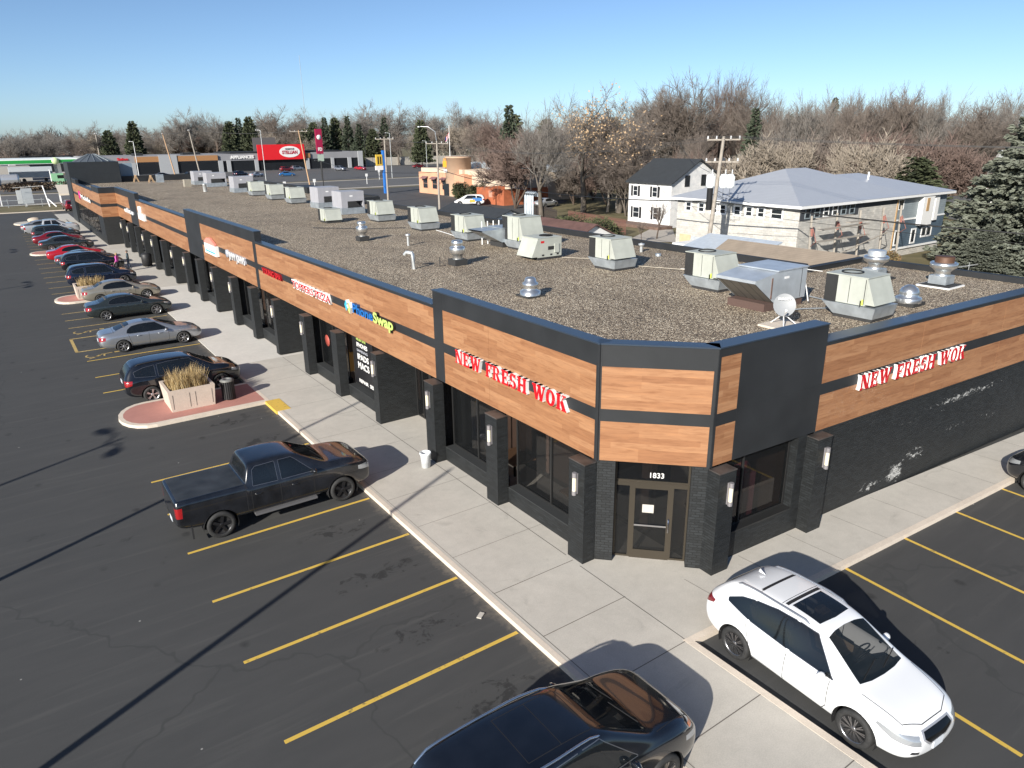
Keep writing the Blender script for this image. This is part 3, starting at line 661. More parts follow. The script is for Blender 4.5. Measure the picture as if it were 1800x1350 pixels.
def spec_sedan(L=4.85, H=1.46, deck=1.06, sleek=0.0):
    k = L/4.85; zs = .90+sleek*.02
    xr = -1.02-0.25*sleek
    sp = dict(R=0.335, wheels=[-1.40*k, 1.44*k], mirror=(0.62*k, zs+.06),
      xs=[x*k for x in (-2.42, -2.40, -2.28, -2.05, -1.74, -1.55, -1.25, xr+.12, -0.5, 0.0, 0.28, 0.55, 0.9, 1.12, 1.28, 1.7, 2.05, 2.28, 2.40, 2.43)],
      W=[(-2.42*k, .62), (-2.40*k, .74), (-2.28*k, .83), (-2.05*k, .885), (-1.2*k, .915), (1.5*k, .915), (1.95*k, .87), (2.25*k, .77), (2.40*k, .62), (2.43*k, .48)],
      ZB=[(-2.42*k, .42), (-2.2*k, .27), (-1.8*k, .20), (1.9*k, .19), (2.25*k, .20), (2.43*k, .30)],
      ZS=[(-2.42*k, .74), (-2.3*k, .86), (-1.9*k, .93), (-1.2*k, .94), (0, zs+.01), (0.9*k, zs-.02), (1.3*k, zs-.04), (1.9*k, .77), (2.25*k, .66), (2.43*k, .54)],
      ZT=[(-2.42*k, .84), (-2.40*k, .93), (-2.28*k, deck-.02), (-2.05*k, deck+.01), (-1.74*k, deck+.03), (-1.55*k, deck+.10), ((xr+.12)*k, H-.06), (-0.5*k, H), (-0.1*k, H), (0.28*k, H-.08), (1.12*k, zs+.14), (1.28*k, zs+.09), (1.7*k, zs+.03), (2.05*k, .855), (2.28*k, .75), (2.43*k, .59)],
      WT=[(-2.42*k, .52), (-2.28*k, .68), (-2.0*k, .72), (-1.6*k, .70), ((xr+.12)*k, .56), (-0.3*k, .60), (0.28*k, .57), (0.8*k, .70), (1.25*k, .78), (1.9*k, .70), (2.25*k, .58), (2.43*k, .36)],
      topz=.7, handles=[(-0.62*k, .82), (0.36*k, .80)], wipers=[(1.14*k, 0.1, 1.0*k, 0.58), (1.14*k, -0.5, 1.0*k, 0.05)], plates=[(-2.425*k, .68, -1)],
      seams=[((0.76*k, zs), (0.76*k, .42)), ((0.76*k, .42), (0.66*k, .28)), ((-0.16*k, zs), (-0.18*k, .28)), ((-1.04*k, .60), (-1.10*k, zs+.03)), ((-0.96*k, .30), (-1.04*k, .60)), ((-0.96*k, .30), (0.66*k, .28))],
      topseams=[((1.3*k, .76), (2.1*k, .64)), ((1.3*k, -.76), (2.1*k, -.64)), ((2.1*k, .64), (2.25*k, 0)), ((2.1*k, -.64), (2.25*k, 0)), ((-1.72*k, .66), (-2.3*k, .66)), ((-1.72*k, -.66), (-2.3*k, -.66)), ((-1.72*k, -.66), (-1.72*k, .66))])
    G = M_autoglass; b = zs+.055; t = H-.12
    sp['feat'] = [
      ('windshield', [(1.16*k, .62), (1.21*k, .33), (1.225*k, 0), (1.21*k, -.33), (1.16*k, -.62), (0.33*k, -.49), (0.28*k, -.3), (0.265*k, 0), (0.28*k, .3), (0.33*k, .49)], 'z', M_autoglass_l, dict(zmin=.8, nz=.2)),
      ('rear_window', [((xr+.05)*k, .44), ((xr+.08)*k, 0), ((xr+.05)*k, -.44), (-1.60*k, -.56), (-1.65*k, 0), (-1.60*k, .56)], 'z', G, dict(zmin=1.0, xmax=-.7)),
      ('window', [(0.80*k, b), (0.72*k, b+.05), (0.30*k, t-.07), (0.22*k, t-.01), (-0.10*k, t+.015), (-0.10*k, b)], 'y', G, dict(zmin=.8, ny=.3)),
      ('window', [(-0.19*k, b), (-0.19*k, t+.015), (-0.55*k, t), (-0.88*k, t-.06), (-1.10*k, b+.20), (-1.16*k, b+.05), (-1.0*k, b+.015)], 'y', G, dict(zmin=.8, ny=.3)),
      ('door_pillar', [(-.10*k, b), (-.19*k, b), (-.19*k, t+.015), (-.10*k, t+.015)], 'y', M_autoglass, dict(zmin=.8, ny=.3)),
      ('tail_lamp', [(-2.5*k, .68), (-2.14*k, .74), (-2.12*k, .90), (-2.5*k, .90)], 'y', M_tail, dict(xmax=-1.9*k, ymin=.50)),
      ('grille', [(-.36, .68), (.36, .68), (.38, .52), (-.38, .52)], 'x', M_rimblack, dict(nx=1, xmin=1.9*k)),
      ('headlight', [(2.5*k, .54), (2.3*k, .58), (1.92*k, .68), (1.92*k, .76), (2.25*k, .72), (2.5*k, .66)], 'y', M_head, dict(xmin=1.8*k, ymin=.46)),
    ]
    return sp
def spec_pickup(cover=True, L=5.8):
    k = L/5.8; H = 1.93
    sp = dict(R=0.405, wheels=[-1.78*k, 1.86*k], cab=(-.85, 1.15), seats=(.42, -.42), mirror=(0.98*k, 1.32),
      xs=[x*k for x in (-2.90, -2.885, -2.84, -2.76, -2.4, -1.9, -1.3, -1.04, -0.985, -0.965, -0.90, -0.84, -0.76, -0.5, 0.0, 0.55, 0.78, 1.1, 1.42, 1.58, 1.95, 2.4, 2.68, 2.84, 2.88)],
      W=[(-2.90*k, .86), (-2.885*k, .93), (-2.84*k, .965), (-2.76*k, .98), (-2.4*k, .985), (1.6*k, .985), (2.3*k, .98), (2.6*k, .95), (2.84*k, .84), (2.88*k, .70)],
      ZB=[(-2.90*k, .62), (-2.7*k, .46), (-2.2*k, .42), (2.2*k, .40), (2.6*k, .36), (2.88*k, .44)],
      ZS=[(-2.90*k, 1.22), (-2.885*k, 1.30), (-2.84*k, 1.33), (-2.76*k, 1.34), (-1.0*k, 1.30), (-0.9*k, 1.24), (1.5*k, 1.24), (2.2*k, 1.22), (2.6*k, 1.15), (2.84*k, 1.04), (2.88*k, .94)],
      ZT=[(-2.90*k, 1.30), (-2.885*k, 1.37), (-2.84*k, 1.40), (-2.76*k, 1.405), (-0.985*k, 1.40), (-0.965*k, 1.44), (-0.90*k, 1.68), (-0.84*k, H-.08), (-0.76*k, H-.02), (-0.5*k, H), (0.3*k, H+.01), (0.55*k, H-.04), (1.42*k, 1.42), (1.58*k, 1.38), (1.95*k, 1.37), (2.4*k, 1.32), (2.68*k, 1.23), (2.88*k, 1.02)],
      WT=[(-2.90*k, .74), (-2.84*k, .90), (-0.985*k, .90), (-0.965*k, .86), (-0.90*k, .79), (-0.84*k, .74), (-0.76*k, .73), (0.2*k, .74), (0.55*k, .70), (1.1*k, .78), (1.5*k, .84), (2.4*k, .80), (2.68*k, .68), (2.88*k, .5)],
      topz=1.1, handles=[(-0.66*k, 1.06), (0.42*k, 1.05)], wipers=[(1.45*k, 0.1, 1.28*k, 0.66), (1.45*k, -0.55, 1.28*k, 0.05)], plates=[(-2.90*k, .58, -1)],
      seams=[((0.98*k, 1.22), (0.98*k, .62)), ((0.98*k, .62), (0.90*k, .48)), ((-0.02*k, 1.22), (-0.02*k, .48)), ((-0.86*k, 1.22), (-0.86*k, .48)), ((-1.0*k, 1.38), (-1.0*k, .45)), ((-0.86*k, .48), (0.90*k, .48))],
      topseams=[((1.6*k, .78), (2.5*k, .70)), ((1.6*k, -.78), (2.5*k, -.70)), ((2.5*k, .70), (2.6*k, 0)), ((2.5*k, -.70), (2.6*k, 0))], single=('windshield', 'rear_window', 'grille', 'bed_cover', 'bumper'))
    G = M_autoglass; b = 1.285; t = H-.13
    sp['feat'] = [
      ('windshield', [(1.46*k, .72), (1.51*k, .38), (1.525*k, 0), (1.51*k, -.38), (1.46*k, -.72), (0.60*k, -.60), (0.55*k, -.3), (0.535*k, 0), (0.55*k, .3), (0.60*k, .60)], 'z', M_autoglass_l, dict(zmin=1.2, nz=.2)),
      ('rear_window', [(.60, 1.50), (.54, H-.15), (-.54, H-.15), (-.60, 1.50)], 'x', G, dict(zmin=1.4, nx=-1, xmin=-1.1, xmax=-.7)),
      ('window', [(1.02*k, b), (0.94*k, b+.06), (0.52*k, t-.06), (0.44*k, t), (0.05*k, t+.015), (0.05*k, b)], 'y', G, dict(zmin=1.2, ny=.3)),
      ('window', [(-0.07*k, b), (-0.07*k, t+.015), (-0.62*k, t), (-0.72*k, t-.08), (-0.78*k, b+.02)], 'y', G, dict(zmin=1.2, ny=.3)),
      ('bed_cover', [(-2.80*k, .83), (-2.80*k, -.83), (-1.02*k, -.83), (-1.02*k, .83)], 'z', mat('tonneau', (0.028, 0.031, 0.034), 0.55, var=0.35, vscale=2.2) if cover else mat('bed_liner', (0.03, 0.03, 0.03), 0.7), dict(zmin=1.3, nz=.5, xmax=-.98*k)),
      ('tail_lamp', [(-3*k, .92), (-2.74*k, .92), (-2.72*k, 1.22), (-3*k, 1.22)], 'y', M_tail, dict(xmax=-2.5*k, ymin=.74)),
      ('bumper', [(-1, .44), (1, .44), (1, .72), (-1, .72)], 'x', mat('bumper_dark', (0.018, 0.019, 0.02), 0.35, metal=0.3), dict(nx=-1, xmax=-2.6*k)),
      ('grille', [(-.52, 1.06), (.52, 1.06), (.50, .74), (-.50, .74)], 'x', M_rimblack, dict(nx=1, xmin=2.4*k)),
      ('headlight', [(3*k, .86), (2.6*k, .90), (2.42*k, .94), (2.42*k, 1.06), (3*k, 1.06)], 'y', M_head, dict(xmin=2.3*k, ymin=.56)),
    ]
    return sp
def spec_minivan():
    sp = spec_suv(5.0); H = 1.74
    sp['ZT'] = [(-2.5, 1.0), (-2.47, 1.15), (-2.36, 1.42), (-2.15, H-.06), (-1.8, H), (-0.2, H+.01), (0.55, H-.06), (1.55, 1.12), (1.75, 1.02), (2.15, .90), (2.36, .80), (2.5, .66)]
    sp['rails'] = None
    return sp
# ------------------------------------------------------------------ materials of the place
A_lot = m_asphalt('asphalt_lot', (0.058, 0.059, 0.058))
A_far = m_asphalt('asphalt_far', (0.10, 0.098, 0.096), stain=False)
A_road = m_asphalt('asphalt_road', (0.12, 0.117, 0.112), stain=False)
C_walk = m_concrete('concrete_walk', (0.49, 0.458, 0.405), 0.14, 0.75)
C_new = m_concrete('concrete_new', (0.60, 0.57, 0.52), 0.1, 0.3)
C_kerb = m_concrete('concrete_kerb', (0.62, 0.54, 0.45), 0.15, 0.6)
C_red = m_concrete('red_concrete', (0.42, 0.20, 0.165), 0.12, 0.35)
C_plant = m_concrete('planter_concrete', (0.55, 0.46, 0.385), 0.06, 0.2)
C_joint = mat('joint', (0.13, 0.115, 0.10), 0.9)
Y_line = mat('yellow_paint', (0.60, 0.40, 0.07), 0.7, var=0.5, vscale=7, col2=(0.16, 0.13, 0.06), thr=(0.60, 0.74), detail=9, bump=0.1)
Y_faded = mat('yellow_paint_faded', (0.42, 0.30, 0.11), 0.8, var=0.35, vscale=9)
M_gravel = m_gravel()
W_wood = m_wood('wood_panel', ((0.265, 0.125, 0.062), (0.312, 0.155, 0.078), (0.355, 0.187, 0.098)))
M_fascia = mat('black_metal', (0.021, 0.0225, 0.0245), 0.55, var=0.22, vscale=.8, spec=0.35, detail=7)
M_cap = mat('metal_cap', (0.055, 0.075, 0.105), 0.32, metal=0.45)  # blue base colour stands in for the sky's reflection
def stain_white(n, l, c, uv, tc, b):
    """efflorescence left on the painted brick"""
    s = n.new('ShaderNodeSeparateXYZ'); l.new(tc, s.inputs[0]); X, Z = s.outputs[0], s.outputs[2]
    def blob(x, z, rx, rz, k=1.0):
        a = n.new('ShaderNodeMath'); a.operation = 'SUBTRACT'; l.new(X, a.inputs[0]); a.inputs[1].default_value = x
        a2 = n.new('ShaderNodeMath'); a2.operation = 'DIVIDE'; l.new(a.outputs[0], a2.inputs[0]); a2.inputs[1].default_value = rx
        d = n.new('ShaderNodeMath'); d.operation = 'SUBTRACT'; l.new(Z, d.inputs[0]); d.inputs[1].default_value = z
        d2 = n.new('ShaderNodeMath'); d2.operation = 'DIVIDE'; l.new(d.outputs[0], d2.inputs[0]); d2.inputs[1].default_value = rz
        p = n.new('ShaderNodeMath'); p.operation = 'MULTIPLY'; l.new(a2.outputs[0], p.inputs[0]); l.new(a2.outputs[0], p.inputs[1])
        q = n.new('ShaderNodeMath'); q.operation = 'MULTIPLY_ADD'; l.new(d2.outputs[0], q.inputs[0]); l.new(d2.outputs[0], q.inputs[1]); l.new(p.outputs[0], q.inputs[2])
        m = n.new('ShaderNodeMapRange'); m.inputs[1].default_value = 1.0; m.inputs[2].default_value = 0.0; m.inputs[4].default_value = k; l.new(q.outputs[0], m.inputs[0])
        return m.outputs[0]
    acc = None
    for x, z, rx, rz, k in ((22.3, .55, .7, .55, 1.1), (23.3, .95, 1.2, .4, .8), (20.9, .45, 1.0, .3, .8), (26.0, 2.52, 4.2, .24, .86), (25.6, 1.4, 1.4, .3, .66), (28.0, 1.3, 1.6, .4, .6), (24.6, 2.2, 3.0, .3, .5), (22.6, 2.2, 2.2, .22, .6)):
        o = blob(x, z, rx, rz, k)
        if acc is None: acc = o
        else:
            mm = n.new('ShaderNodeMath'); mm.operation = 'MAXIMUM'; l.new(acc, mm.inputs[0]); l.new(o, mm.inputs[1]); acc = mm.outputs[0]
    nz = noise(n, l, mapping(n, l, tc, (1.6, 1.6, 3.2)), 2.6, 7, 0.75, 0.8)
    g = n.new('ShaderNodeMath'); g.operation = 'MULTIPLY_ADD'; l.new(acc, g.inputs[0]); g.inputs[1].default_value = 0.36; l.new(nz, g.inputs[2])
    r = n.new('ShaderNodeMapRange'); r.inputs[1].default_value = 0.79; r.inputs[2].default_value = 0.88; l.new(g.outputs[0], r.inputs[0])
    sp = n.new('ShaderNodeMath'); sp.operation = 'MULTIPLY_ADD'; l.new(b.outputs['Fac'], sp.inputs[0]); sp.inputs[1].default_value = 0.5; sp.inputs[2].default_value = 0.5
    r2 = n.new('ShaderNodeMath'); r2.operation = 'MULTIPLY'; l.new(r.outputs[0], r2.inputs[0]); l.new(sp.outputs[0], r2.inputs[1])
    return mixc(n, l, r2.outputs[0], c, (0.62, 0.62, 0.60))
B_black = m_brick('black_brick', (0.0125, 0.0145, 0.016), (0.006, 0.007, 0.007), 0.6)
B_blackR = m_brick('black_brick_side', (0.0125, 0.0145, 0.016), (0.006, 0.007, 0.007), 0.6, stain=stain_white)
G_shop = m_glass('shop_glass', (0.012, 0.013, 0.014), 0.55)
M_frame = mat('bronze_frame', (0.085, 0.072, 0.055), 0.35, metal=0.6)
M_frameb = mat('dark_frame', (0.03, 0.03, 0.03), 0.4, metal=0.3)
M_room = mat('shop_interior', (0.16, 0.10, 0.075), 0.8, var=0.3, vscale=1.0)
M_pcap = mat('pilaster_cap_metal', (0.075, 0.066, 0.062), 0.45, var=0.5, vscale=2.4, metal=0.3)
M_galv = mat('galvanised', (0.40, 0.44, 0.47), 0.42, metal=0.55, var=0.16, vscale=3)
M_galvl = mat('galvanised_light', (0.60, 0.62, 0.62), 0.35, metal=0.6, var=0.1, vscale=4)
M_alu = mat('spun_aluminium', (0.68, 0.68, 0.67), 0.28, metal=0.9, var=0.08, vscale=6)
M_rtu = mat('unit_beige', (0.40, 0.415, 0.37), 0.5, var=0.10, vscale=1.8, detail=7)
M_coil = m_lined('coil_fins', (0.028, 0.028, 0.028), (0.008, 0.008, 0.008), 0.04, 'u', 0.4, 0.6)
M_curb = mat('roof_curb', (0.03, 0.03, 0.03), 0.8)
M_white = mat('white_painted', (0.75, 0.75, 0.74), 0.5)
M_paper = mat('paper', (0.46, 0.43, 0.38), 0.8)
def flat(name, col, rough=0.5, **k): return mat(name, col, rough, **k)

# ------------------------------------------------------------------ ground, lots, walks
g = MB(); R_ = 3000; g.face([(-R_, -R_, -0.03), (R_, -R_, -0.03), (R_, R_, -0.03), (-R_, R_, -0.03)])
M_lawn = mat('dormant_lawn', (0.085, 0.075, 0.030), 0.9, var=0.5, vscale=0.35, col2=(0.185, 0.150, 0.075), bump=0.4, bscale=25)
tag(g.build('ground', M_lawn), kind='structure')
def sheet(name, pts, z, m, h=None):
    b = MB()
    if h: b.prism(pts, z-h, z, 0, bottom=False)
    else:
        a = sum(pts[i][0]*pts[(i+1) % len(pts)][1]-pts[(i+1) % len(pts)][0]*pts[i][1] for i in range(len(pts)))
        b.face([(p[0], p[1], z) for p in (pts if a > 0 else pts[::-1])])
    return tag(b.build(name, m), kind='structure')
sheet('parking_lot', [(-70, -60), (70, -60), (70, 10.5), (45, 12.5), (28.4, 12.5), (28.4, 66), (34, 66), (34, 140), (11.5, 147), (-70, 149.5)], 0.0, A_lot)
sheet('back_alley', [(28.4, 17), (35.5, 17), (36.5, 60), (36, 140), (34.1, 140), (34.1, 66.1), (28.4, 66.1)], 0.002, A_far)
U3 = Vector((cos(radians(-3)), sin(radians(-3)), 0)); N3 = Vector((U3.y, -U3.x, 0))   # along / out of the right facade
SW = 0.13
wk = [(8.22, -40), (11.12, -40), (11.06, 8.80), (16.06, 8.56), (45, 7.05), (45, 11), (32.9, 11), (32.9, 9.3), (13.5, 10.8), (13.5, 36.9), (8.26, 36.9)]
b = MB(); b.prism(wk, -0.02, SW, 0, bottom=False)
def jl(p, q, w=0.022, z=SW+0.003):
    p, q = Vector((*p, z)), Vector((*q, z)); t = (q-p).normalized(); s = Vector((-t.y, t.x, 0))*w/2
    b.face([p-s, q-s, q+s, p+s], 1)
jl((10.97, -30), (10.97, 12.58)); jl((11.0, 13.2), (11.0, 36.8)); jl((8.42, -30), (8.42, 13), 0.018); jl((8.42, 13), (8.42, 29), 0.012)
y = 12.9-2.03*20
while y < 36.5:
    if y < 8.8: jl((8.42, y), (11.06, y))
    else: jl((8.42, y), (11.0, y), 0.014 if y > 14 else 0.022)
    if 14 < y: jl((11.0, y), (11.46, y), 0.012)
    y += 2.03
for k in range(14):
    x = 12.85+k*2.02; jl((x, 8.73-(x-11)*0.052), (x-0.1, 10.5-(x-13)*0.052), 0.014)
b.obox((10.6, 9.3, SW), (0, 0, 0), (0, 0, 0), (0, 0, 0)) if False else None
sw = b.build('sidewalk', [C_walk, C_joint]); tag(sw, kind='structure')
b = MB(); b.prism([(8.15, -40), (8.30, -40), (8.34, 36.9), (8.19, 36.9)], -0.02, SW+0.006, 0, bottom=False)
b.prism([(10.98, -40), (11.16, -40), (11.10, 8.76), (10.92, 8.92)], -0.02, SW+0.006, 0, bottom=False)
p0, p1 = Vector((10.95, 8.90, 0)), Vector((45, 7.12, 0))
b.prism([(p0.x, p0.y), (p0.x, p0.y-0.17), (p1.x, p1.y-0.17), (p1.x, p1.y)], -0.02, SW+0.009, 0, bottom=False)
tag(b.build('kerb', C_kerb), kind='structure')
sheet('new_pavement', [(8.26, 36.9), (13.5, 36.9), (13.5, 62.3), (8.36, 62.3)], 0.035, C_new, 0.05)
sheet('far_pavement', [(8.36, 62.3), (13.5, 62.3), (13.5, 93), (9.9, 93), (9.9, 140), (8.0, 140), (8.0, 128), (8.3, 100)], 0.03, C_walk, 0.05)
# stall markings
def line(p, q, w=0.105, z=0.004, m=None, name='stall_line'):
    p, q = Vector((*p, z)), Vector((*q, z)); t = (q-p).normalized(); s = Vector((-t.y, t.x, 0))*w/2
    b = MB(); b.face([p-s, q-s, q+s, p+s]); o = b.build(name, m or Y_line); return tag(o, kind='structure')
for k in range(-6, 6): line((2.58, 11.48+2.745*k), (8.12, 11.48+2.745*k))
for yy in (36.6, 39.45, 42.85): line((2.5, yy), (8.2, yy))
for yy in (51.7, 54.1, 56.5, 64.8, 67.65, 70.6, 73.4, 76.3, 79.2, 82.3, 85.6, 94.5, 97.3, 100.2, 103.1, 106, 109, 112): line((2.4, yy), (8.1, yy), m=Y_faded, w=0.12)
for (a, c) in (((2.2, 45.2), (4.4, 45.2)), ((2.2, 48.6), (4.4, 48.6)), ((2.25, 45.2), (2.25, 48.6)), ((4.3, 45.2), (4.3, 48.6)), ((4.3, 48.6), (5.2, 46.6)), ((4.3, 47.2), (5.2, 45.4))): line(a, c, 0.16, m=Y_faded, name='parking_marking')
def wheelchair(x, y):
    b = MB(); s = 1.0
    def seg(p, q, w=0.09):
        p, q = Vector((x+p[0], y+p[1], 0.0045)), Vector((x+q[0], y+q[1], 0.0045)); t = (q-p).normalized(); k = Vector((-t.y, t.x, 0))*w/2
        b.face([p-k, q-k, q+k, p+k])
    pts = [(0.35*cos(a), -0.35*sin(a)) for a in [radians(d) for d in range(-10, 231, 24)]]
    for p, q in zip(pts, pts[1:]): seg(p, q)
    seg((0.95, 0.1), (0.35, 0.02)); seg((0.55, 0.05), (0.5, -0.4)); seg((0.35, 0.02), (0.0, -0.45)); seg((0.0, -0.45), (-0.25, -0.6)); seg((1.05, 0.1), (1.3, 0.1), 0.22)
    tag(b.build('parking_marking', Y_faded, uv=False), kind='structure')
wheelchair(2.9, 43.9); wheelchair(2.9, 50.2)
for bx, by, tx in ((3.35, 46.3, 'PARK'), ):
    pass
y0s = (16.75, 8.51)
for k in range(-1, 6):
    x = 16.75+2.77*k; yt = 8.52-(x-16.75)*0.0525
    line((x, yt-0.05), (x-0.32, yt-5.6))
# yellow kerb paint, oil
b = MB(); b.prism([(8.13, 29.0), (8.75, 29.0), (8.75, 30.55), (8.13, 30.55)], -0.01, SW+0.012, 0, bottom=False); tag(b.build('kerb_marking', Y_line), kind='structure')
# islands with planters
def island(x0, x1, y0, y1, name='traffic_island', top=None):
    def outl(g):
        r = (y1-y0)/2-g; cy = (y0+y1)/2; P = [(x1, cy-r), (x1, cy+r)]
        cx = x0+(y1-y0)/2*0.75
        for k in range(11):
            a = pi/2+pi*k/10; P.append((cx+r*0.75*cos(a), cy+r*sin(a)))
        return P
    b = MB(); b.prism(outl(0), -0.02, SW, 0, bottom=False); i = outl(0.24); b.face([(p[0], p[1], SW+0.005) for p in i], 1)
    return tag(b.build(name, [C_kerb, top or C_red]), kind='structure')
island(2.55, 8.2, 30.55, 33.75); island(2.35, 8.3, 59.8, 62.9); island(2.2, 8.3, 88.6, 91.6); island(2.0, 8.6, 123.5, 129.0, top=C_walk)

# ------------------------------------------------------------------ the strip mall
PIL = [(12.59, 0), (16.62, 0), (20.5, 0), (25.02, 1), (29.07, 0), (32.98, 0), (37.52, 1), (41.59, 0), (45.65, 0), (50.2, 1), (54.45, 0), (58.46, 0), (62.93, 1), (67.2, 0), (71.3, 0), (75.9, 1), (80.2, 0), (84.6, 0), (88.9, 0)]
XW, XF, XP, XG = 11.48, 11.46, 11.07, 11.85
mall = empty('strip_mall', (0, 0, 0), 0, 'long black brick strip mall with wood panelled fascia and gravel roof', 'building')
PW = 0.62
# core walls
b = MB()
b.box(13.9, 14.1, 12.9, 92, 0, 5.3, 0); b.box(28.0, 28.2, 17.9, 66, 0, 5.72, 1); b.box(28.2, 32.2, 17.65, 17.9, 0, 5.6, 1); b.box(32.0, 32.2, 9.9, 17.65, 0, 5.6, 1)
b.box(28.2, 30.9, 66, 66.2, 0, 5.7, 1); b.box(30.7, 30.9, 66.2, 123, 0, 5.7, 1); b.box(9.9, 30.7, 122.8, 123, 0, 5.7, 1)
b.build('core_wall', [M_room, M_fascia], mall)
# roof deck
deck = [(11.75, 12.72), (13.58, 10.88), (32.1, 9.95), (32.1, 17.75), (28.1, 17.75), (28.1, 66.1), (30.8, 66.1), (30.8, 122.9), (10.0, 122.9), (10.0, 93.3), (11.75, 93.1)]
b = MB(); b.prism(deck, 5.25, 5.40, 0); b.build('roof', M_gravel, mall)
# back and side parapets
b = MB()
def par(p, q, zt, th=0.25, z0=5.35, over=0.02):
    p, q = Vector((*p, 0)), Vector((*q, 0)); t = (q-p).normalized(); s = Vector((-t.y, t.x, 0))*th/2
    b.obox(p-s+Vector((0, 0, z0)), q-p, s*2, (0, 0, zt-z0), 0)
    s2 = s*1.18; b.obox(p-s2+Vector((0, 0, zt)), q-p, s2*2, (0, 0, 0.03), 1)
par((28.15, 17.9), (28.15, 66), 5.62); par((28.03, 17.77), (32.3, 17.77), 5.59); par((32.15, 10.1), (32.15, 17.64), 5.6); par((30.8, 66.3), (30.8, 122.7), 5.75); par((16.4, 122.9), (30.9, 122.9), 6.2)
b.build('parapet', [M_fascia, M_fascia], mall)
b = MB(); b.box(28.6, 30.6, 79.5, 84.5, 5.4, 6.05); b.build('parapet_block', M_fascia, mall)
# fascia of the long front
wood = []; fr = MB(); cap = MB(); back = MB()
def wpan(b, x, y0, y1, z0, z1, step=4.88):
    y = y0
    while y < y1-0.05:
        e = min(y+step, y1)
        if y1-e < 0.8: e = y1
        q = MB(); q.box(x, x+0.045, y+(0.005 if y > y0 else 0), e-(0.005 if e < y1 else 0), z0, z1); q.build('wood_panel', W_wood, mall); y = e
wb = MB()
def seg(y0, y1, top, kind, x=XF, cut0=None):
    back.box(x+0.047, x+0.36, y0, y1, 3.1, top)
    zt = 5.64 if top > 6 else top-0.10
    if kind == 'wood':
        wpan(wb, x, y0, y1, 3.105, 4.19); wpan(wb, x, y0, y1, 4.52, zt)
        fr.box(x-0.004, x+0.046, y0, y1, 4.19, 4.52); fr.box(x-0.004, x+0.046, y0, y1, zt, top)
    else: fr.box(x-0.006, x+0.046, y0, y1, 3.10, top)
def capb(y0, y1, top, x=XF): cap.box(x-0.03, x+0.40, y0, y1, top, top+0.035)
seg(12.68, 20.30, 6.2, 'wood'); seg(20.30, 20.92, 6.2, 'dark'); capb(12.55, 20.95, 6.2)
fr.box(XF-0.008, XF+0.05, 12.56, 12.68, 3.08, 6.2)
seg(20.92, 40.9, 5.7, 'wood'); capb(20.95, 40.88, 5.7)
seg(40.9, 41.45, 6.25, 'dark'); seg(41.45, 53.75, 6.25, 'wood'); seg(53.75, 58.3, 6.25, 'dark'); capb(40.88, 58.33, 6.25)
seg(58.3, 79.8, 5.7, 'wood'); capb(58.33, 79.78, 5.7)
seg(79.8, 84.1, 6.25, 'dark'); seg(84.1, 92.9, 6.25, 'wood'); capb(79.78, 92.95, 6.25)
# projecting block at the far end
XB = 9.84
back.box(XB+0.05, XF, 92.95, 93.25, 3.1, 6.25); [(q.box(XB, XF, 92.90, 92.945, a_, c_), q.build('wood_panel', W_wood, mall)) for q, a_, c_ in ((MB(), 3.105, 4.19), (MB(), 4.52, 5.66))]; fr.box(XB, XF, 92.895, 92.945, 4.19, 4.52); fr.box(XB, XF, 92.895, 92.945, 5.66, 6.25)
seg(92.95, 99.2, 6.25, 'wood', XB); seg(99.2, 116.5, 5.7, 'wood', XB); seg(116.5, 121.9, 6.25, 'wood', XB)
cap.box(XB-0.03, XF+0.1, 92.87, 93.28, 6.25, 6.285); capb(93.28, 99.2, 6.25, XB); capb(99.2, 116.5, 5.7, XB); capb(116.5, 121.9, 6.25, XB)
# diagonal entrance fascia
DA, DB = Vector((XF, 12.60, 0)), Vector((13.44, 10.56, 0)); DU = (DB-DA).normalized(); DN = Vector((DU.y, -DU.x, 0)); DL = (DB-DA).length
def dbox(mb, s0, s1, d0, d1, z0, z1, m=0):
    """box along the diagonal: s along, d outwards"""
    mb.obox(DA+DU*s0+DN*d0+Vector((0, 0, z0)), DU*(s1-s0), DN*(d1-d0), (0, 0, z1-z0), m)
dbox(back, 0.02, DL-0.02, -0.36, -0.047, 3.1, 6.2)
for z0, z1 in ((3.105, 4.19), (4.52, 5.64)): q = MB(); dbox(q, 0.08, DL-0.08, -0.045, 0, z0, z1); q.build('wood_panel', W_wood, mall)
for z0, z1 in ((4.19, 4.52), (5.64, 6.2)): dbox(fr, 0.08, DL-0.08, -0.046, 0.004, z0, z1)
dbox(fr, -0.01, 0.08, -0.05, 0.008, 3.08, 6.2); dbox(fr, DL-0.08, DL+0.01, -0.05, 0.008, 3.08, 6.2)
dbox(cap, -0.03, DL+0.03, -0.40, 0.03, 6.2, 6.235)
# right facade fascia
RO = Vector((13.44, 10.56, 0))
def rbox(mb, s0, s1, d0, d1, z0, z1, m=0):
    mb.obox(RO+U3*s0+N3*d0+Vector((0, 0, z0)), U3*(s1-s0), N3*(d1-d0), (0, 0, z1-z0), m)
rbox(back, 0.0, 4.18, -0.42, -0.047, 3.1, 6.2); rbox(back, 4.18, 19.4, -0.42, -0.047, 3.1, 5.7)
for z0, z1 in ((3.105, 4.19), (4.52, 5.98)): q = MB(); rbox(q, 0.09, 0.80, -0.045, 0, z0, z1); q.build('wood_panel', W_wood, mall)
rbox(fr, 0.80, 4.18, -0.046, 0.006, 3.10, 6.2); rbox(fr, 0.09, 0.80, -0.046, 0.004, 4.19, 4.52); rbox(fr, 0.09, 0.80, -0.046, 0.004, 5.98, 6.2); rbox(fr, -0.01, 0.09, -0.05, 0.008, 3.08, 6.2)
rbox(fr, 0.82, 4.16, 0.006, 0.009, 4.20, 4.51)
s = 4.18
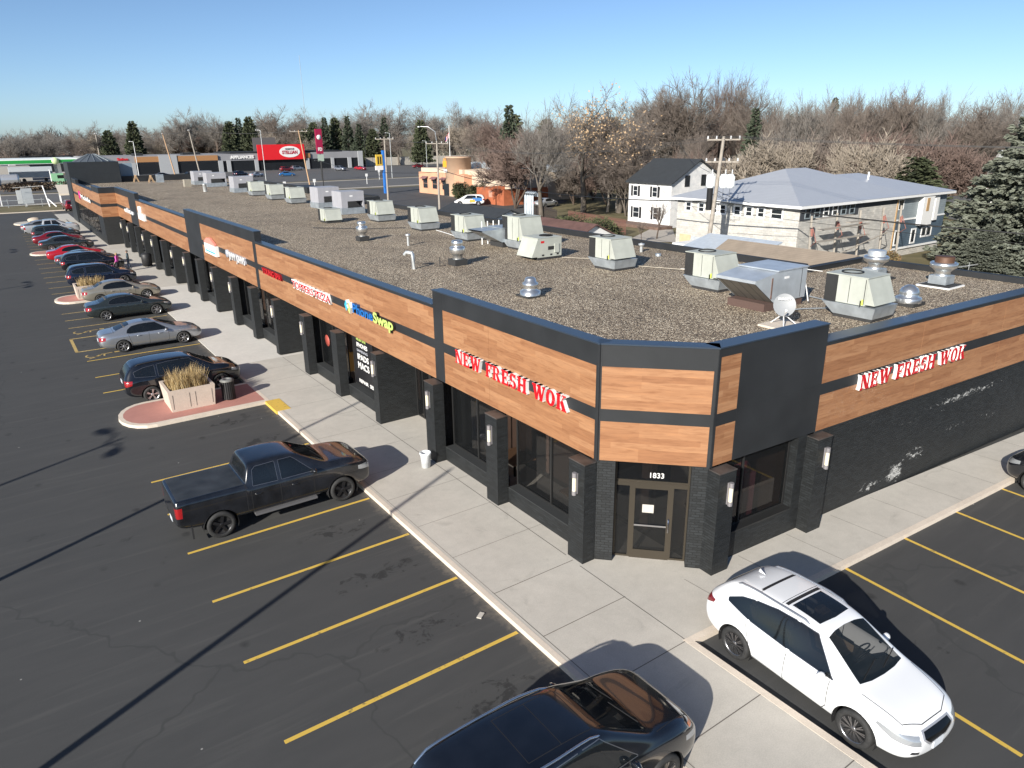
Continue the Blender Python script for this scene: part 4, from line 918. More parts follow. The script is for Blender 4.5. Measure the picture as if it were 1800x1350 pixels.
for e in (9.0, 14.0, 19.4):
    for z0, z1 in ((3.105, 4.19), (4.52, 5.6)): q = MB(); rbox(q, s+0.005, e-0.005, -0.045, 0, z0, z1); q.build('wood_panel', W_wood, mall)
    s = e
rbox(fr, 4.18, 19.4, -0.046, 0.004, 4.19, 4.52); rbox(fr, 4.18, 19.4, -0.046, 0.004, 5.6, 5.7); rbox(fr, 4.18, 19.4, -0.046, 0.012, 3.06, 3.105)
rbox(cap, 0.0, 4.2, -0.46, 0.03, 6.2, 6.235); rbox(cap, 4.2, 19.4, -0.46, 0.03, 5.7, 5.735)
fr.build('fascia_frame', M_fascia, mall); back.build('fascia_back', M_fascia, mall); cap.build('coping', M_cap, mall)
# soffit
b = MB(); b.box(XF+0.05, 14.0, 12.7, 92.9, 3.1, 3.14); b.box(XB+0.05, 14, 92.95, 122, 3.1, 3.14); b.prism([(XF+.05, 12.7), (13.5, 10.62), (18, 10.5), (18, 12.7)], 3.102, 3.142); b.build('soffit', M_fascia, mall)
# pilasters with wall lights
M_lamp = mat('lamp_diffuser', (0.72, 0.66, 0.50), 0.5)
M_lampend = mat('lamp_end', (0.36, 0.34, 0.35), 0.35, metal=0.5)
def wall_light(parent, o, n, u):
    """frosted tube between two metal caps on a bracket; o wall point, n outwards"""
    b = MB(); c = o+n*0.085; r = 0.055
    def cyl(z0, z1, rr, m):
        rows = [[c+Vector((rr*cos(2*pi*k/14), rr*sin(2*pi*k/14), z)) for k in range(14)] for z in (z0, z1)]
        b.grid(rows, m, True, closed=True); b.face(rows[1], m); b.face(rows[0][::-1], m)
    cyl(0.12, 0.50, r, 0); cyl(0, 0.12, r*1.12, 1); cyl(0.50, 0.64, r*1.12, 1)
    b.obox(o-u*0.05+Vector((0, 0, 0.02)), u*0.10, n*0.035, (0, 0, 0.60), 1)
    ob = b.build('wall_light', [M_lamp, M_lampend], parent, uv=False); return ob
nolight = {4, 7, 10, 13, 16}
for i, (y, wing) in enumerate(PIL):
    b = MB()
    if y < 92: b.box(XP, XW if not wing else 12.82, y, y+(PW if not wing else 0.45), SW-0.05, 3.03)
    pil = b.build('pilaster' if not wing else 'wing_wall', B_black, mall)
    b = MB(); b.box(XP-0.012, XF-0.002, y-0.012, y+(PW if not wing else 0.45)+0.012, 3.03, 3.06); b.build('pilaster_cap', M_pcap, pil)
    if i not in nolight: wall_light(pil, Vector((XP, y+(0.30 if not wing else 0.22), 2.12)), Vector((-1, 0, 0)), Vector((0, 1, 0)))
for s0 in (0.0, 3.88):
    b = MB(); rbox(b, s0, s0+0.6, -0.05, 0.36, SW-0.05, 3.03); pil = b.build('pilaster', B_blackR, mall)
    b = MB(); rbox(b, s0-0.012, s0+0.612, -0.0, 0.372, 3.03, 3.06); b.build('pilaster_cap', M_pcap, pil)
    wall_light(pil, RO+U3*(s0+0.36)+N3*0.36+Vector((0, 0, 2.12)), N3, U3)
# brick jambs at the diagonal entrance and the right wall
for a_, c_ in ((0.0, 0.50), (DL-0.42, DL)): b = MB(); dbox(b, a_, c_, -0.42, -0.03, SW-0.05, 3.1); b.build('entrance_jamb', B_black, mall)
b = MB(); rbox(b, 0.60, 3.88, -0.35, 0.0, SW-0.05, 0.86); rbox(b, 3.52, 3.88, -0.40, -0.01, 0.86, 3.1); rbox(b, 4.48, 19.35, -0.35, -0.06, SW-0.05, 3.06); b.build('brick_wall', B_blackR, mall)
b = MB(); rbox(b, 0.60, 3.52, -0.34, 0.002, 0.86, 0.90); b.build('window_sill', M_frameb, mall)
b = MB(); b.prism([(13.2, 11.6), (14.2, 12.2), (32.0, 11.2), (32, 10.9), (14.6, 11.8)], 0.1, 3.0, 0); b.build('inner_wall', M_room, mall)
# windows
def window(parent, o, u, n, w, z0, z1, splits, fm=M_frameb, gm=None, name='window'):
    """frame with panes; o is the lower left corner, u along, n outwards"""
    b = MB(); t = 0.05; up = Vector((0, 0, 1)); H = z1-z0; o = o+up*z0
    b.obox(o, u*w, n*t, up*t); b.obox(o+up*(H-t), u*w, n*t, up*t)
    xs = [0]+list(splits)+[w-t]
    for x in xs: b.obox(o+u*x+up*t, u*t, n*(t if x in (0, w-t) else t*1.3), up*(H-2*t))
    f = b.build(name, fm, parent)
    ed = [0]+[s for s in splits]+[w-t]
    for a, c in zip(ed, ed[1:]):
        p = MB(); q = o+u*(a+t)+n*0.02+up*t; p.obox(q, u*(c-a-t), n*0.008, up*(H-2*t)); p.build('pane', gm or G_shop, f)
    return f
def door(parent, o, u, n, w, h, fm=M_frame):
    b = MB(); up = Vector((0, 0, 1)); t = 0.10
    b.obox(o, u*t, n*0.05, up*h); b.obox(o+u*(w-t), u*t, n*0.05, up*h); b.obox(o+u*t+up*(h-t), u*(w-2*t), n*0.05, up*t); b.obox(o+u*t, u*(w-2*t), n*0.05, up*0.26)
    d = b.build('door', fm, parent)
    p = MB(); p.obox(o+u*t+up*0.26+n*0.02, u*(w-2*t), n*0.008, up*(h-t-0.26)); p.build('pane', G_shop, d)
    k = MB(); k.obox(o+u*t+up*1.0+n*0.05, u*(w-2*t), n*0.03, up*0.045); k.tube([o+u*(w-0.05)+n*0.05+up*0.85, o+u*(w-0.05)+n*0.11+up*0.88, o+u*(w-0.05)+n*0.11+up*1.22, o+u*(w-0.05)+n*0.05+up*1.25], 0.017, 8)
    k.build('handle', M_chrome, d)
    return d
UY = Vector((0, -1, 0)); NX = Vector((-1, 0, 0))
M_psill = m_concrete('painted_sill', (0.03, 0.032, 0.033), 0.15, 0.3)
for i in range(len(PIL)-1):
    y, wing = PIL[i]; yn, wn_ = PIL[i+1]; y0 = y+(PW if not wing else 0.45); y1 = yn
    if wn_:       # recessed entrance
        W = y1-y0; o = Vector((12.80, y1, SW))
        b = MB(); b.box(12.80, 12.95, y0, y1, 2.62, 3.1); b.build('recess_head', M_fascia, mall)
        b = MB(); b.box(XW, 12.9, y0-0.25, y0+0.002, SW-0.05, 3.1); b.build('recess_side', B_black, mall)
        window(mall, Vector((12.80, y1, 0)), UY, NX, 1.15, SW+0.02, 2.6, [0.55]); door(mall, Vector((12.80, y1-1.17, SW)), UY, NX, 1.0, 2.2, M_frameb)
        window(mall, Vector((12.80, y1-2.2, 0)), UY, NX, W-2.25, SW+0.02, 2.6, [])
        b = MB(); b.box(12.79, 12.85, y1-2.2, y1-1.17, 2.34, 2.6); b.build('door_transom', M_frameb, mall)
    else:
        low = MB(); low.box(XW, XG+0.1, y0, y1, SW-0.05, 0.63); low.build('low_wall', B_black, mall); sill = MB(); sill.box(XW-0.004, XG+0.1, y0, y1, 0.63, 0.66); sill.build('window_sill', M_psill, mall)
        W = y1-y0; window(mall, Vector((XG, y1, 0)), UY, NX, W, 0.665, 3.09, [W*0.5] if i < 6 else [W*0.55])
low = MB(); low.box(XB+0.05, XB+0.3, 93.3, 121.5, SW-0.05, 0.8); low.build('low_wall', B_black, mall)
b = MB(); b.box(XB, 11.6, 92.93, 93.2, 0.08, 3.1); b.box(XB, XB+0.45, 93.2, 97.0, 0.08, 3.1); b.build('block_wall', B_black, mall)
for k in range(5): window(mall, Vector((XB+0.15, 102+k*4.8, 0)), UY, NX, 4.7, 0.8, 3.09, [1.6, 3.2])
b = MB(); b.box(XB+0.6, XB+0.9, 93.2, 122, 0.1, 5.2); b.build('inner_wall', M_room, mall)
# right window with things behind the glass
window(mall, RO+U3*0.62-N3*0.30, U3, N3, 2.88, 0.90, 3.08, [0.95], M_frameb)
# diagonal entrance: transom, sidelights, door
EO = DA+DU*0.50-DN*0.34; EW = DL-0.92
window(mall, EO, DU, DN, EW, 2.42, 3.08, [], M_frame, name='transom_window')
b = MB(); b.obox(EO+Vector((0, 0, 2.34)), DU*EW, DN*0.07, (0, 0, 0.08)); b.build('transom_bar', M_frame, mall)
window(mall, EO, DU, DN, 0.44, SW+0.02, 2.34, [], M_frame, name='sidelight'); window(mall, EO+DU*(EW-0.44), DU, DN, 0.44, SW+0.02, 2.34, [], M_frame, name='sidelight')
dr = door(mall, EO+DU*0.44+Vector((0, 0, SW)), DU, DN, EW-0.88, 2.2)
b = MB(); b.obox(EO+DU*0.74+DN*0.032+Vector((0, 0, 1.52)), DU*0.30, DN*0.004, (0, 0, 0.24)); b.build('notice', M_paper, dr)
# corner tower at the far end with its ribbed cone roof
tw = empty('corner_tower', (0, 0, 0), 0, 'black boxy corner tower with grey ribbed cone roof at the far end of the mall', 'tower')
b = MB(); b.box(9.75, 16.2, 121.95, 128.4, 0.1, 8.35); b.build('tower_wall', m_lined('black_siding', (0.018, 0.021, 0.024), (0.010, 0.011, 0.012), 0.95, 'v', 0.03), tw)
b = MB(); n_ = 16
cxy = Vector((13.3, 125.2, 0)); rr = 2.6
b.grid([[cxy+Vector((rr*cos(2*pi*k/n_), rr*sin(2*pi*k/n_), 8.36)) for k in range(n_)], [cxy+Vector((.5*cos(2*pi*k/n_), .5*sin(2*pi*k/n_), 9.35)) for k in range(n_)]], 0, False, closed=True)
b.face([cxy+Vector((.5*cos(2*pi*k/n_), .5*sin(2*pi*k/n_), 9.35)) for k in range(n_)]); b.build('cone_roof', mat('cone_metal', (0.13, 0.15, 0.17), 0.45, metal=0.5), tw)
b = MB()
for k in range(n_):
    a = 2*pi*k/n_; b.tube([cxy+Vector((rr*cos(a), rr*sin(a), 8.39)), cxy+Vector((.5*cos(a), .5*sin(a), 9.39))], 0.045, 5)
b.build('roof_rib', mat('rib_metal', (0.22, 0.25, 0.27), 0.45, metal=0.5), tw)
b = MB(); b.box(16.5, 18.2, 124.0, 124.2, 5.4, 8.0); b.build('glass_screen', mat('screen_glass', (0.20, 0.26, 0.32), 0.25), tw)

# ------------------------------------------------------------------ shop signs
def glyph_serif(ch):
    """bold slab-serif capitals as convex pieces in a box of height 1"""
    R = lambda x0, z0, x1, z1: [(x0, z0), (x1, z0), (x1, z1), (x0, z1)]
    def stem(x, w, s=0.07, t=0.13): return [R(x, 0, x+w, 1), R(x-s, 0, x+w+s, t), R(x-s, 1-t, x+w+s, 1)]
    def arc(cx, cz, rx, rz, a0, a1, w, n=12, wx=None):
        o = []; wx = wx or w
        for k in range(n):
            A, B = radians(a0+(a1-a0)*k/n), radians(a0+(a1-a0)*(k+1)/n)
            o.append([(cx+rx*cos(A), cz+rz*sin(A)), (cx+rx*cos(B), cz+rz*sin(B)), (cx+(rx-wx)*cos(B), cz+(rz-w)*sin(B)), (cx+(rx-wx)*cos(A), cz+(rz-w)*sin(A))])
        return o
    if ch == 'N': return stem(0.08, 0.17, t=.12)+stem(0.78, 0.17, t=.12)+[[(0.04, 1), (0.40, 1), (0.96, 0), (0.62, 0)]], 1.04
    if ch == 'E': return stem(0.08, 0.30)+[R(0.3, 0, 0.84, 0.15), R(0.3, 0.85, 0.80, 1), R(0.3, 0.43, 0.60, 0.57), R(0.68, 0, 0.84, 0.32), R(0.64, 0.68, 0.80, 1), R(0.52, 0.34, 0.63, 0.66)], 0.90
    if ch == 'F': return stem(0.08, 0.30)+[R(0.3, 0.85, 0.80, 1), R(0.3, 0.43, 0.60, 0.57), R(0.64, 0.66, 0.80, 1), R(0.52, 0.34, 0.63, 0.66)], 0.82
    if ch == 'H': return stem(0.08, 0.29)+stem(0.66, 0.29)+[R(0.3, 0.42, 0.7, 0.58)], 1.0
    if ch == 'W': return [[(0.04, 1), (0.38, 1), (0.60, 0), (0.34, 0)], [(0.38, 0), (0.58, 0), (0.80, 1), (0.64, 1)], [(0.54, 1), (0.88, 1), (1.08, 0), (0.82, 0)], [(0.86, 0), (1.06, 0), (1.32, 1), (1.16, 1)], R(0, 0.87, 0.44, 1), R(0.5, 0.87, 0.92, 1), R(1.06, 0.87, 1.38, 1)], 1.36
    if ch == 'O': return arc(0.46, 0.5, 0.46, 0.52, 0, 360, 0.16, 28, 0.31), 0.94
    if ch == 'K': return stem(0.08, 0.30)+[[(0.34, 0.34), (0.46, 0.5), (0.86, 0.95), (0.72, 0.95)], [(0.38, 0.54), (0.66, 0.66), (1.02, 0), (0.64, 0)], R(0.56, 0, 1.02, 0.09), R(0.58, 0.91, 0.96, 1)], 1.0
    if ch == 'R': return stem(0.08, 0.26)+[R(0.3, 0.89, 0.55, 1), R(0.3, 0.44, 0.55, 0.54)]+arc(0.54, 0.72, 0.30, 0.28, -90, 90, 0.15, 12, 0.28)+[[(0.40, 0.5), (0.68, 0.5), (1.02, 0), (0.64, 0)], R(0.6, 0, 1.02, 0.09)], 1.0
    if ch == 'S': return arc(0.36, 0.72, 0.34, 0.30, 15, 270, 0.16, 14, 0.27)+arc(0.40, 0.28, 0.36, 0.30, -165, 90, 0.16, 14, 0.29)+[[(0.10, 0.62), (0.30, 0.52), (0.64, 0.38), (0.44, 0.50)], R(0.58, 0.68, 0.70, 1), R(0.02, 0, 0.13, 0.34)], 0.80
    return [], 0.5
def letters_serif(root, text, o, u, n, H, total, depth, mface, mside):
    ws = [glyph_serif(c)[1] for c in text]; k = total/sum(w_+0.07 for w_ in ws); x = 0
    for c, w_ in zip(text, ws):
        if c != ' ':
            b = MB()
            for i, poly in enumerate(glyph_serif(c)[0]):
                f = depth+0.0007*(i % 9); P = [o+u*(x+px*k)+Vector((0, 0, pz*H)) for px, pz in poly]
                b.face([p+n*f for p in P], 0)
                for a in range(len(P)):
                    q = (a+1) % len(P); b.face([P[a], P[q], P[q]+n*f, P[a]+n*f], 1)
            b.build('letter', [mface, mside], root, uv=False)
        x += (w_+0.07)*k
def text_mesh(s, size, ext, off=0.0):
    cu = bpy.data.curves.new('t', 'FONT'); cu.body = s; cu.size = size; cu.extrude = ext; cu.offset = off; cu.resolution_u = 3
    o = bpy.data.objects.new('t', cu); COL.objects.link(o); dg = bpy.context.evaluated_depsgraph_get()
    me = bpy.data.meshes.new_from_object(o.evaluated_get(dg)); bpy.data.objects.remove(o); bpy.data.curves.remove(cu); return me
def letters(root, s, o, u, n, H, total=None, depth=0.06, m=None, bold=0.02, side=None, each=True, name='letter', outline=None):
    """sans lettering of cap height H, stretched to `total`; every letter its own mesh"""
    up = Vector((0, 0, 1)); full = text_mesh(s, H/0.73, depth/2, bold*H); wx = max(v.co.x for v in full.vertices)-min(v.co.x for v in full.vertices); kx = (total/wx) if total else 1
    runs = []
    if each:
        for i, c in enumerate(s):
            if c == ' ': continue
            pre = text_mesh(s[:i+1], H/0.73, depth/2, bold*H); me = text_mesh(c, H/0.73, depth/2, bold*H)
            runs.append((me, max(v.co.x for v in pre.vertices)-max(v.co.x for v in me.vertices)))
    else: runs.append((full, 0))
    out = []
    for me, dx in runs:
        for v in me.vertices:
            c = v.co.copy(); p = o+u*((c.x+dx)*kx)+up*c.y+n*(c.z+depth/2+0.002); v.co = p
        me.materials.clear(); me.materials.append(m)
        if side: me.materials.append(side)
        me.update()
        if side:
            for p in me.polygons: p.material_index = 0 if abs(p.normal.dot(n)) > 0.7 else 1
        ob = bpy.data.objects.new(name, me); link(ob, root); out.append(ob)
    return out
S_red = flat('sign_red', (0.55, 0.010, 0.016), 0.3, coat=0.3); S_white = flat('sign_white', (0.72, 0.71, 0.69), 0.5); S_blue = flat('sign_blue', (0.01, 0.13, 0.42), 0.3); S_cyan = flat('sign_cyan', (0.05, 0.42, 0.62), 0.3)
S_lime = flat('sign_lime', (0.46, 0.60, 0.16), 0.3); S_black = flat('sign_black', (0.012, 0.012, 0.014), 0.4); S_grey = flat('sign_grey', (0.35, 0.36, 0.40), 0.4); S_navyside = flat('sign_side_blue', (0.02, 0.05, 0.13), 0.4)
t = empty('shop_sign', (0, 0, 0), 0, 'red and white NEW FRESH WOK channel letters on the left facade near the corner', 'sign', 'NEW FRESH WOK signs')
letters_serif(t, 'NEW FRESH WOK', Vector((XF-0.0, 19.38, 4.09)), UY, NX, 0.45, 5.72, 0.115, S_red, S_white)
t = empty('shop_sign', (0, 0, 0), 0, 'red and white NEW FRESH WOK channel letters on the right side wall', 'sign', 'NEW FRESH WOK signs')
letters_serif(t, 'NEW FRESH WOK', RO+U3*5.85+N3*0.0+Vector((0, 0, 4.02)), U3, N3, 0.46, 5.7, 0.115, S_red, S_white)
t = empty('shop_sign', (0, 0, 0), 0, 'blue and lime PhoneSwap letters with a four bladed logo', 'sign')
letters(t, 'Phone', Vector((XF, 27.62, 4.24)), UY, NX, 0.40, 1.95, 0.13, S_blue, 0.035, S_navyside); letters(t, 'Swap', Vector((XF, 25.60, 4.22)), UY, NX, 0.42, 1.75, 0.13, S_lime, 0.05, S_black)
for (dy, dz, m_, fl) in ((0, 0.02, S_cyan, 1), (-0.32, -0.04, S_lime, -1)):
    b = MB(); P = [(0, .24), (.16, .46), (.26, .34), (.20, .24), (.30, .12), (.14, -.02)]
    P = [((.3-a if fl < 0 else a), c) for a, c in P]; o = Vector((XF, 28.36+dy, 4.18+dz)); Q = [o+UY*a+Vector((0, 0, c)) for a, c in P]
    b.face([q+NX*0.15 for q in Q], 0)
    for a in range(len(Q)): b.face([Q[a], Q[(a+1) % len(Q)], Q[(a+1) % len(Q)]+NX*0.15, Q[a]+NX*0.15], 1)
    b.build('logo_blade', [m_, S_white], t, uv=False)
t = empty('shop_sign', (0, 0, 0), 0, 'red TOPPERS PIZZA letters with white outlines', 'sign')
letters(t, 'TOPPERS', Vector((XF, 35.0, 4.14)), UY, NX, 0.38, 2.9, 0.11, S_white, 0.10, S_white, name='letter_outline'); letters(t, 'TOPPERS', Vector((XF-0.112, 35.0, 4.16)), UY, NX, 0.34, 2.85, 0.012, S_red, 0.01, S_red)
letters(t, 'PIZZA', Vector((XF, 31.9, 4.14)), UY, NX, 0.38, 1.8, 0.11, S_white, 0.10, S_white, name='letter_outline'); letters(t, 'PIZZA', Vector((XF-0.112, 31.9, 4.16)), UY, NX, 0.34, 1.76, 0.012, S_red, 0.01, S_red)
t = empty('shop_sign', (0, 0, 0), 0, 'deep red YOUNG SPA letters beside the pizza sign', 'sign')
letters(t, 'YOUNG SPA', Vector((XF, 39.8, 4.16)), UY, NX, 0.32, 3.1, 0.12, S_red, 0.03, flat('sign_darkred', (0.2, .005, .01), .4))
t = empty('shop_sign', (0, 0, 0), 0, "white JIMMY JOHN'S letters with a small grey badge", 'sign')
letters(t, "JIMMY JOHN'S", Vector((XF, 46.45, 4.12)), UY, NX, 0.44, 3.4, 0.12, S_white, 0.02, S_grey)
b = MB(); b.lathe([(0.001, -0.13), (0.24, -0.13), (0.24, 0)], (XF, 47.0, 4.36), 16, 0, 'x'); b.build('badge', S_grey, t, uv=False)
t = empty('shop_sign', (0, 0, 0), 0, 'white boxy sign with pale blue stripes and a red roof shape', 'sign')
b = MB(); b.box(XF-0.22, XF-0.005, 49.3, 52.2, 3.86, 4.52); b.build('sign_box', S_white, t)
b = MB(); b.box(XF-0.226, XF-0.2205, 49.5, 52.0, 4.0, 4.10); b.box(XF-0.226, XF-0.2205, 49.5, 52.0, 4.16, 4.2); b.build('stripe', S_cyan, t)
b = MB()
P = [(0, 0), (.9, .34), (1.7, .40), (3.0, .05), (2.9, 0)]; Q = [Vector((XF-0.18, 52.5, 4.54))+UY*a+Vector((0, 0, c)) for a, c in P]; b.face([q-NX*0.0 for q in Q], 0)
for a in range(len(Q)): b.face([Q[a], Q[(a+1) % len(Q)], Q[(a+1) % len(Q)]-NX*0.15, Q[a]-NX*0.15], 0)
b.face([q-NX*0.15 for q in Q][::-1], 0); b.build('swoosh', flat('sign_coral', (0.7, .25, .2), .5), t, uv=False)
t = empty('shop_sign', (0, 0, 0), 0, 'small white sign with a round head shape on the far wood fascia', 'sign')
b = MB(); b.box(XF-0.2, XF-0.005, 75.2, 78.2, 4.0, 4.6); b.build('sign_box', S_white, t); b = MB(); b.lathe([(0.001, -.2), (.36, -.2), (.36, 0)], (XF, 77.6, 4.85), 14, 0, 'x'); b.build('sign_disc', S_white, t, uv=False)
t = empty('shop_sign', (0, 0, 0), 0, 'pale script letters on the far dark panel', 'sign')
letters(t, 'elite', Vector((XF-0.01, 87.4, 4.05)), UY, NX, 0.5, 5.6, 0.1, S_white, 0.02, S_grey)
t = empty('shop_sign', (0, 0, 0), 0, 'magenta round badge and white letters on the projecting end block', 'sign')
b = MB(); b.lathe([(0.001, -.12), (.55, -.12), (.55, 0)], (XB, 113.8, 4.35), 16, 0, 'x'); b.build('badge', flat('sign_magenta', (.6, .01, .18), .4), t, uv=False)
letters(t, 'Mobile', Vector((XB, 112.2, 4.08)), UY, NX, 0.55, 10.5, 0.1, S_white, 0.05, S_black)
t = empty('house_number', (0, 0, 0), 0, 'white number 1833 on the dark transom above the corner door', 'number'); letters(t, '1833', EO+DU*0.86+DN*0.036+Vector((0, 0, 2.56)), DU, DN, 0.15, None, 0.008, S_white, 0.012)
# window poster in the phone shop
t = empty('window_poster', (0, 0, 0), 0, 'black window poster reading IPHONES IPADS MACS', 'poster')
b = MB(); b.box(XG-0.075, XG-0.07, 26.9, 28.9, 0.75, 3.05); b.build('poster_sheet', S_black, t)
for s_, z_, h_, m_, tot in (('WE BUY & FIX', 2.78, .10, S_lime, 1.0), ('IPHONES', 2.50, .19, S_white, 1.1), ('SAMSUNG', 2.28, .11, S_grey, 1.1), ('IPADS', 1.93, .26, S_white, 1.15), ('MACS', 1.52, .30, S_white, 1.15), ('REPAIR  SELL', 0.86, .16, S_white, 1.7)):
    letters(t, s_, Vector((XG-0.076, 28.55, z_)), UY, NX, h_, tot, 0.002, m_, 0.04, each=False, name='poster_lettering')
t = empty('window_poster', (0, 0, 0), 0, 'small white figures on the glass beside the wing wall entrance', 'poster')
letters(t, '1841', Vector((12.74, 23.9, 2.3)), UY, NX, .16, None, .002, S_white, .04, each=False, name='poster_lettering')
b = MB(); b.box(12.73, 12.735, 23.2, 23.5, 1.2, 1.6); b.build('notice', M_paper, t)
# pink decoration and shelf seen through the right window
t = empty('window_decoration', (0, 0, 0), 0, 'pink cabinet shaped decoration behind the right corner window', 'decoration')
o = RO+U3*1.95-N3*0.75+Vector((0, 0, 0.6)); b = MB(); b.obox(o, U3*0.85, -N3*0.3, (0, 0, 1.35)); b.build('pink_panel', flat('pink', (.50, .16, .20), .6), t)
b = MB(); b.lathe([(0.001, -.14), (.26, -.10), (.30, 0), (.26, .10), (.001, .14)], o+U3*0.42-N3*0.15+Vector((0, 0, 1.47)), 12, 0, 'y'); b.build('flower_top', flat('pink2', (.55, .12, .18), .6), t, uv=False)

t = empty('shop_display', (0, 0, 0), 0, 'yellow and brown shelf display low behind the pizza shop window', 'display')
for k in range(4): b = MB(); b.box(12.2, 12.5, 31.6-.34*k, 31.86-.34*k, .7, 1.45+.1*(k % 2)); b.build('display_box', flat('display_yellow%d' % (k % 2), ((.42, .30, .05), (.25, .14, .04))[k % 2], .6), t)
t = empty('window_sticker', (0, 0, 0), 0, 'round red sticker high on the pizza shop window', 'sticker')
b = MB(); b.lathe([(.001, -.004), (.28, -.004), (.28, 0)], (XG-.06, 32.1, 1.95), 18, 0, 'x'); b.build('sticker', flat('sticker_red', (.35, .07, .05), .5), t, uv=False)
for x_, y_, z_, lb in ((12.7, 18.0, .13, 'brown dining table behind the near restaurant window'), (12.8, 14.6, .13, 'brown dining table behind the window nearest the corner')):
    t = empty('dining_table', (x_, y_, z_), 0, lb, 'table'); b = MB(); b.box(-.45, .45, -.6, .6, .70, .74); b.build('table_top', mat('table_brown', (.30, .17, .10), .5), t); b = MB(); b.tube([(0, 0, 0), (0, 0, .7)], .05, 6); b.build('leg', M_frameb, t, uv=False)
# ------------------------------------------------------------------ things on the roof
ZR = 5.40
def rtu(x, y, label, s=1.0, base=True, tall=1.0):
    """packaged air unit: coil end, panelled box, sloping hood, tapered adapter curb"""
    t = empty('rooftop_unit', (x, y, ZR), 0, label, 'air conditioner', 'packaged air units along the roof')
    W, L = 1.25*s, 1.70*s; z0 = 0.48 if base else 0.14; z1 = z0+0.86*s*tall
    if base:
        b = MB(); lo = [(0, 0), (W, 0), (W, 1.33*s), (0, 1.33*s)]; hi = [(-0.06, -0.08), (W+0.05, -0.08), (W+0.05, L+0.02), (-0.06, L+0.02)]
        for i in range(4):
            j = (i+1) % 4; b.face([(*lo[i], 0.10), (*lo[j], 0.10), (*hi[j], z0-0.02), (*hi[i], z0-0.02)])
        b.face([(*p, z0-0.02) for p in hi]); b.build('adapter_curb', M_galv, t)
    b = MB(); b.box(0.02, W-0.02, 0.02, 1.31*s, -0.02, 0.10) if base else b.box(0.03, W-0.03, 0.03, L-0.2, -0.02, z0-0.02); b.build('base_rail', M_curb, t)
    b = MB(); b.box(0, W, 0.30*s, L-0.42*s, z0, z1); b.box(-0.012, W+0.012, 0.28*s, L+0.01, z1, z1+0.03); b.build('cabinet', M_rtu, t)
    b = MB(); b.box(-0.004, W+0.004, L-0.415*s, L, z0, z1-0.002); b.build('coil_grille', M_coil, t)
    b = MB()
    b.face([(-0.0, 0.295*s, z1-0.02), (W, 0.295*s, z1-0.02), (W, -0.02, z0+0.05), (0, -0.02, z0+0.05)][::-1]); b.face([(0, 0.295*s, z1-0.02), (0, -0.02, z0+0.05), (0, 0.295*s, z0+0.05)]); b.face([(W, 0.295*s, z1-0.02), (W, -0.02, z0+0.05), (W, 0.295*s, z0+0.05)][::-1])
    b.build('intake_hood', M_rtu, t)
    b = MB(); b.lathe([(0.001, 0.0), (0.30*s, 0.0), (0.30*s, 0.035), (0.34*s, 0.035), (0.34*s, 0)], (W*0.5, L-0.52*s, z1+0.028), 20, 0); b.build('fan_grille', M_coil, t, uv=False)
    b = MB()
    b.box(-0.006, 0, 0.34*s, 0.36*s, z0+0.03, z1-0.03); b.box(-0.006, 0, 0.86*s, 0.875*s, z0+0.03, z1-0.03); b.box(-0.06, 0, 0.42*s, 0.44*s, z0-0.06, z0+0.16)
    b.build('panel_seam', M_black_plastic, t)
    b = MB(); b.box(-0.008, 0, 0.06*s+0.30*s, 0.12*s+0.30*s, z0+0.02, z0+0.20); b.build('warning_sticker', flat('sticker_lime', (.55, .65, .12), .6), t)
    return t
for x, y, lb, s in ((21.67, 11.35, 'beige air unit with dark coil end, nearest the right side fascia', 1.0), (21.60, 17.27, 'beige air unit behind the big galvanised intake unit', 1.0), (21.67, 23.00, 'beige air unit standing alone left of the white corner unit row', 1.0),
                    (21.75, 35.26, 'beige air unit beside the long galvanised duct box', 1.05), (22.07, 41.33, 'beige air unit behind the short spun vent pair', 1.05), (22.18, 47.85, 'beige air unit left of the two lilac caged units', 1.05),
                    (22.59, 67.21, 'beige air unit just beyond the lilac caged units', 1.1), (22.65, 73.15, 'beige air unit, middle one of the three far beige units', 1.1), (22.80, 79.90, 'beige air unit, farthest of the beige ones', 1.1)):
    rtu(x, y, lb, s)
rtu(22.1, 30.35, 'beige air unit hidden partly behind the unit with the red badge', 1.1, tall=1.25)
t = rtu(19.05, 49.64, 'small beige air unit without skirt in front of the lilac caged units', 0.92, base=False)
# unit with its hood on the long side and a red badge
t = empty('rooftop_unit', (20.87, 27.48, ZR), 0, 'wide beige air unit with red badge and hood sloping left', 'air conditioner', 'packaged air units along the roof')
b = MB(); b.box(0, 1.45, 0, 1.3, 0.12, 1.02); b.box(-0.012, 1.462, -0.012, 1.312, 1.02, 1.05); b.build('cabinet', M_rtu, t)
b = MB(); b.face([(-.36, 0, .16), (-.36, 1.25, .16), (-.002, 1.25, .98), (-.002, 0, .98)][::-1]); b.face([(-.36, 0, .16), (0, 0, .98), (0, 0, .16)]); b.face([(-.36, 1.25, .16), (0, 1.25, .98), (0, 1.25, .16)][::-1]); b.build('intake_hood', M_rtu, t)
b = MB(); b.box(0.03, 1.42, 0.03, 1.27, -.02, .12); b.build('base_rail', M_curb, t)
b = MB(); b.box(.18, .38, -0.006, 0, .80, .90); b.build('badge', S_red, t)
for q_ in ((.62, .98, .45, .62), (.25, .38, .18, .26), (.75, .88, .18, .26), (1.15, 1.28, .18, .26)): b = MB(); b.box(q_[0], q_[1], -0.007, 0, q_[2], q_[3]); b.build('vent_slot', M_coil, t)
b = MB(); b.box(1.0, 1.28, -0.04, 0, .30, .72); b.build('control_box', M_rtu, t)
b = MB(); b.lathe([(.001, 0), (.30, 0), (.30, .035), (.34, .035), (.34, 0)], (.95, .6, 1.05), 20, 0); b.build('fan_grille', M_coil, t, uv=False)
